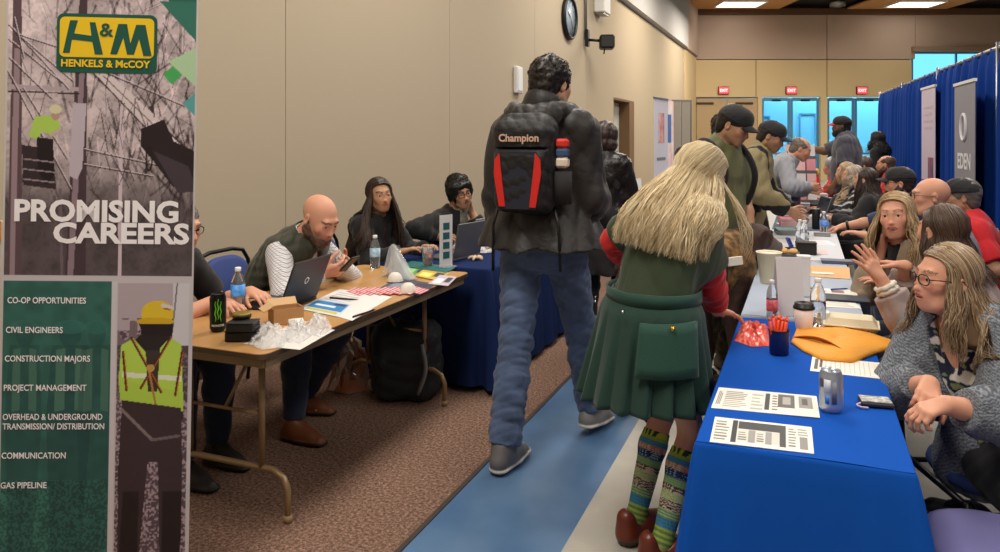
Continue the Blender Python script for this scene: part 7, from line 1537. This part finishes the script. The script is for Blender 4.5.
# ---------------------------------------------------------------- banners by the drapes, stand by the far left wall
p = at(976, 7.55, 0); t = thing('retractable_banner', 'grey pull-up banner with a white ring and EDEN HEALTH lettering by the drapes', 'banner', (p.x-.10, p.y, 0), -D(90)+.04)
b = MB(); b.box((0, 0, 1.10), (.84, .006, 2.0)); b.build('banner_sheet', mat('eden_grey', rgb(140, 140, 150), .6), t)
b = MB(); b.box((0, 0, .05), (.88, .2, .08), bev=.02); b.build('base', m_alu, t); b = MB(); b.box((0, 0, 2.11), (.86, .03, .03)); b.build('top_rail', m_white, t); b = MB(); b.tube([(0, .03, .08), (0, .03, 2.1)], .012); b.build('pole', m_alu, t)
b = MB(); b.tube([(.11*math.cos(a), -.008, 1.66+.13*math.sin(a)) for a in np.linspace(0, 2*math.pi, 32, endpoint=False)], .016, 8, closed=True); b.build('ring_mark', mat('eden_white', rgb(226, 226, 232), .6), t)
for tx, z, s_ in (('EDEN', 1.24, .22), ('HEALTH', 1.02, .16)): text_mesh(tx, s_, mat('eden_white', (1, 1, 1)), t, 'lettering', (0, -.006, z), (R90, 0, 0), .006, 'CENTER')
b = MB(); [b.box((0, -.005, .96-.05*k), (.6-.1*(k % 2), .003, .012)) for k in range(4)]; b.build('small_print', mat('eden_pink', rgb(196, 170, 186), .6), t)
p = at(938, 9.75, 0); t = thing('retractable_banner', 'narrow white and pink pull-up banner by the drapes, farther off', 'banner', (p.x-.11, p.y, 0), -D(90)+.06)
b = MB(); b.box((0, 0, 1.15), (.80, .006, 2.1)); b.build('banner_sheet', mat('pale_banner', rgb(196, 186, 204), .6), t); b = MB(); b.box((0, 0, .05), (.84, .2, .08), bev=.02); b.build('base', m_alu, t); b = MB(); b.box((0, 0, 2.21), (.82, .03, .03)); b.build('top_rail', m_white, t)
b = MB(); b.box((0, -.005, .75), (.80, .004, .5)); b.box((.15, -.005, 1.1), (.3, .004, .4)); b.build('picture', mat('banner_picture', rgb(150, 90, 120), .6, col2=rgb(90, 70, 100), vscale=5), t); b = MB(); [b.box((0, -.005, 1.95-.09*k), (.5-.12*(k % 2), .003, .03)) for k in range(4)]; b.build('small_print', mat('eden_pink', (1, 1, 1)), t)
p = at(661, 12.6, 0); t = thing('retractable_banner', 'white pull-up banner with a small red picture by the left wall', 'banner', (p.x, p.y, 0), 1.46)
b = MB(); b.box((0, 0, 1.15), (.8, .006, 2.1)); b.build('banner_sheet', mat('white_banner', rgb(206, 206, 220), .6), t); b = MB(); b.box((0, 0, .05), (.84, .2, .08), bev=.02); b.build('base', m_alu, t); b = MB(); b.box((0, 0, 2.21), (.82, .03, .03)); b.build('top_rail', m_alu, t)
for s_ in (-1, 1): b = MB(); b.box((0, s_*.005, 1.72), (.34, .004, .5)); b.build('picture', mat('red_picture', rgb(190, 60, 60), .6, col2=rgb(220, 200, 200), vscale=3), t); b = MB(); b.box((0, s_*.005, 1.2), (.5, .003, .05)); b.build('caption_bar', mat('caption_grey', rgb(120, 120, 130), .6), t); b = MB(); b.box((0, s_*.005, .5), (.8, .003, .7)); b.build('lower_band', mat('banner_maroon', rgb(120, 40, 50), .6), t)
p = at(669, 16, 0); t = thing('poster_board', 'pink and white poster board behind the white pull-up banner', 'poster', (p.x, p.y, 0), 1.50); b = MB(); b.box((0, 0, 1.55), (.75, .02, 1.6)); b.build('board', mat('poster_pink', rgb(214, 170, 170), .6, col2=rgb(226, 220, 226), vscale=4), t); b = MB(); b.tube([(-.3, 0, 0), (-.3, 0, .8)], .015); b.tube([(.3, 0, 0), (.3, 0, .8)], .015); b.box((0, 0, .75), (.7, .03, .03)); b.build('stand', m_alu, t)
b = MB(); b.box((0, -.012, 1.75), (.3, .004, .6)); b.build('portrait', mat('poster_blue', rgb(60, 100, 170), .6), t)
p = Vector((-1.98, 9.2, TOP)); t = thing('tent_sign', 'white folded sign on the table by the wall door', 'sign', tuple(p), YAW+.2); b = MB(); [b.box((0, q*.04, .15), (.24, .004, .31), R=Rx(q*.22)) for q in (-1,)]; b.build('card_panel', m_white, t); b = MB(); b.box((0, .04, .15), (.24, .004, .31), R=Rx(.22)); b.build('card_panel', m_white, t)

# ---------------------------------------------------------------- more of the clutter along the right-hand row
rs = random.Random(77)
def stack(label, x, y, n, w_, h_, th, col, rz, kind='booklet', cat='booklet'):
    for i in range(n):
        t = thing(kind, label, cat, (x+rs.uniform(-.004, .004), y+rs.uniform(-.004, .004), TOP+.001+i*th), rz+rs.uniform(-.06, .06), label.split(',')[0]+' stack')
        b = MB(); b.box((0, 0, th*.5), (w_*.98, h_*.98, th*.8)); b.build('pages', mat('page_white', rgb(226, 222, 214), .7), t)
        b = MB(); b.box((0, 0, th*.94), (w_, h_, th*.1)); b.box((0, 0, th*.05), (w_, h_, th*.1)); b.box((-w_/2, 0, th*.5), (.0015, h_, th)); b.build('cover', mat('cover_%d_%d' % (col[0], col[2]), rgb(*col), .4), t)
stack('pink-covered booklet, in the pile on the slate cloth', -.14, 7.35, 6, .15, .21, .012, (206, 110, 120), .1)
stack('white-covered booklet, in the pile by the laptop', .12, 7.45, 8, .15, .21, .012, (214, 214, 220), -.1)
stack('teal-covered booklet, in the low pile on the second pale cloth', -.15, 6.75, 4, .15, .21, .010, (70, 130, 140), .2)
stack('cream booklet, in the pile before the mottled top', .08, 9.15, 7, .15, .21, .014, (214, 196, 160), 0)
stack('orange-covered booklet, in the far pile', .14, 9.75, 5, .15, .21, .014, (206, 120, 60), .15)
laptop('grey laptop before the woman in the black jacket', .10, 8.25, TOP, -1.7, col=(96, 98, 104), ang=1.9, w_=.31)
box_thing('tissue_carton', 'flat silver box beside the black cylinder', 'box', 822, 236, (.12, .08, .03), (150, 148, 150), .1)
box_thing('black_case', 'black case beyond the black cylinder, at the slate cloth\'s near edge', 'case', 817, 213, (.12, .16, .10), (36, 36, 40), .2)
for i, (x, y) in enumerate(((-.18, 8.3), (-.1, 8.6), (-.2, 9.3), (-.05, 10.4), (.1, 11.2))):
    p = Vector((x, y, TOP)); t = thing('leaflet_holder', ('white leaflet holder at the aisle side before the bending man', 'second leaflet holder beside the brochure tower', 'pink leaflet holder past the brochure tower', 'leaflet holder near the standing man in dark grey', 'farthest leaflet holder on the row')[i], 'leaflet holder', tuple(p), rs.uniform(-.4, .4))
    b = MB(); b.box((0, 0, .01), (.13, .09, .02), bev=.003); b.build('base', m_white, t); b = MB(); b.box((0, .01, .13), (.12, .006, .22), R=Rx(-.2)); b.build('leaflet', mat('leaf_%d' % (i % 3), rgb(*((226, 226, 232), (216, 160, 170), (190, 206, 226))[i % 3]), .5), t); b = MB(); b.box((0, -.012, .16), (.09, .003, .05), R=Rx(-.2)); b.build('picture', mat('leafpic_%d' % (i % 2), rgb(*((180, 60, 70), (70, 90, 150))[i % 2]), .5), t)
for i, (x, y) in enumerate(((.0, 6.05), (.15, 6.85), (-.02, 7.0))): bottle(('clear bottle near the poster sheet on the second pale cloth', 'clear bottle beside the navy shirted man\'s hand', 'clear bottle behind the black cylinder')[i], *(lambda P_: (500+F*(P_[0]/P_[1]), HZ+(CAMZ-TOP)*F/P_[1]))((x*math.cos(YAW)+y*math.sin(YAW), -x*math.sin(YAW)+y*math.cos(YAW))), h=.19, lab=(60, 110, 190) if i == 1 else None)
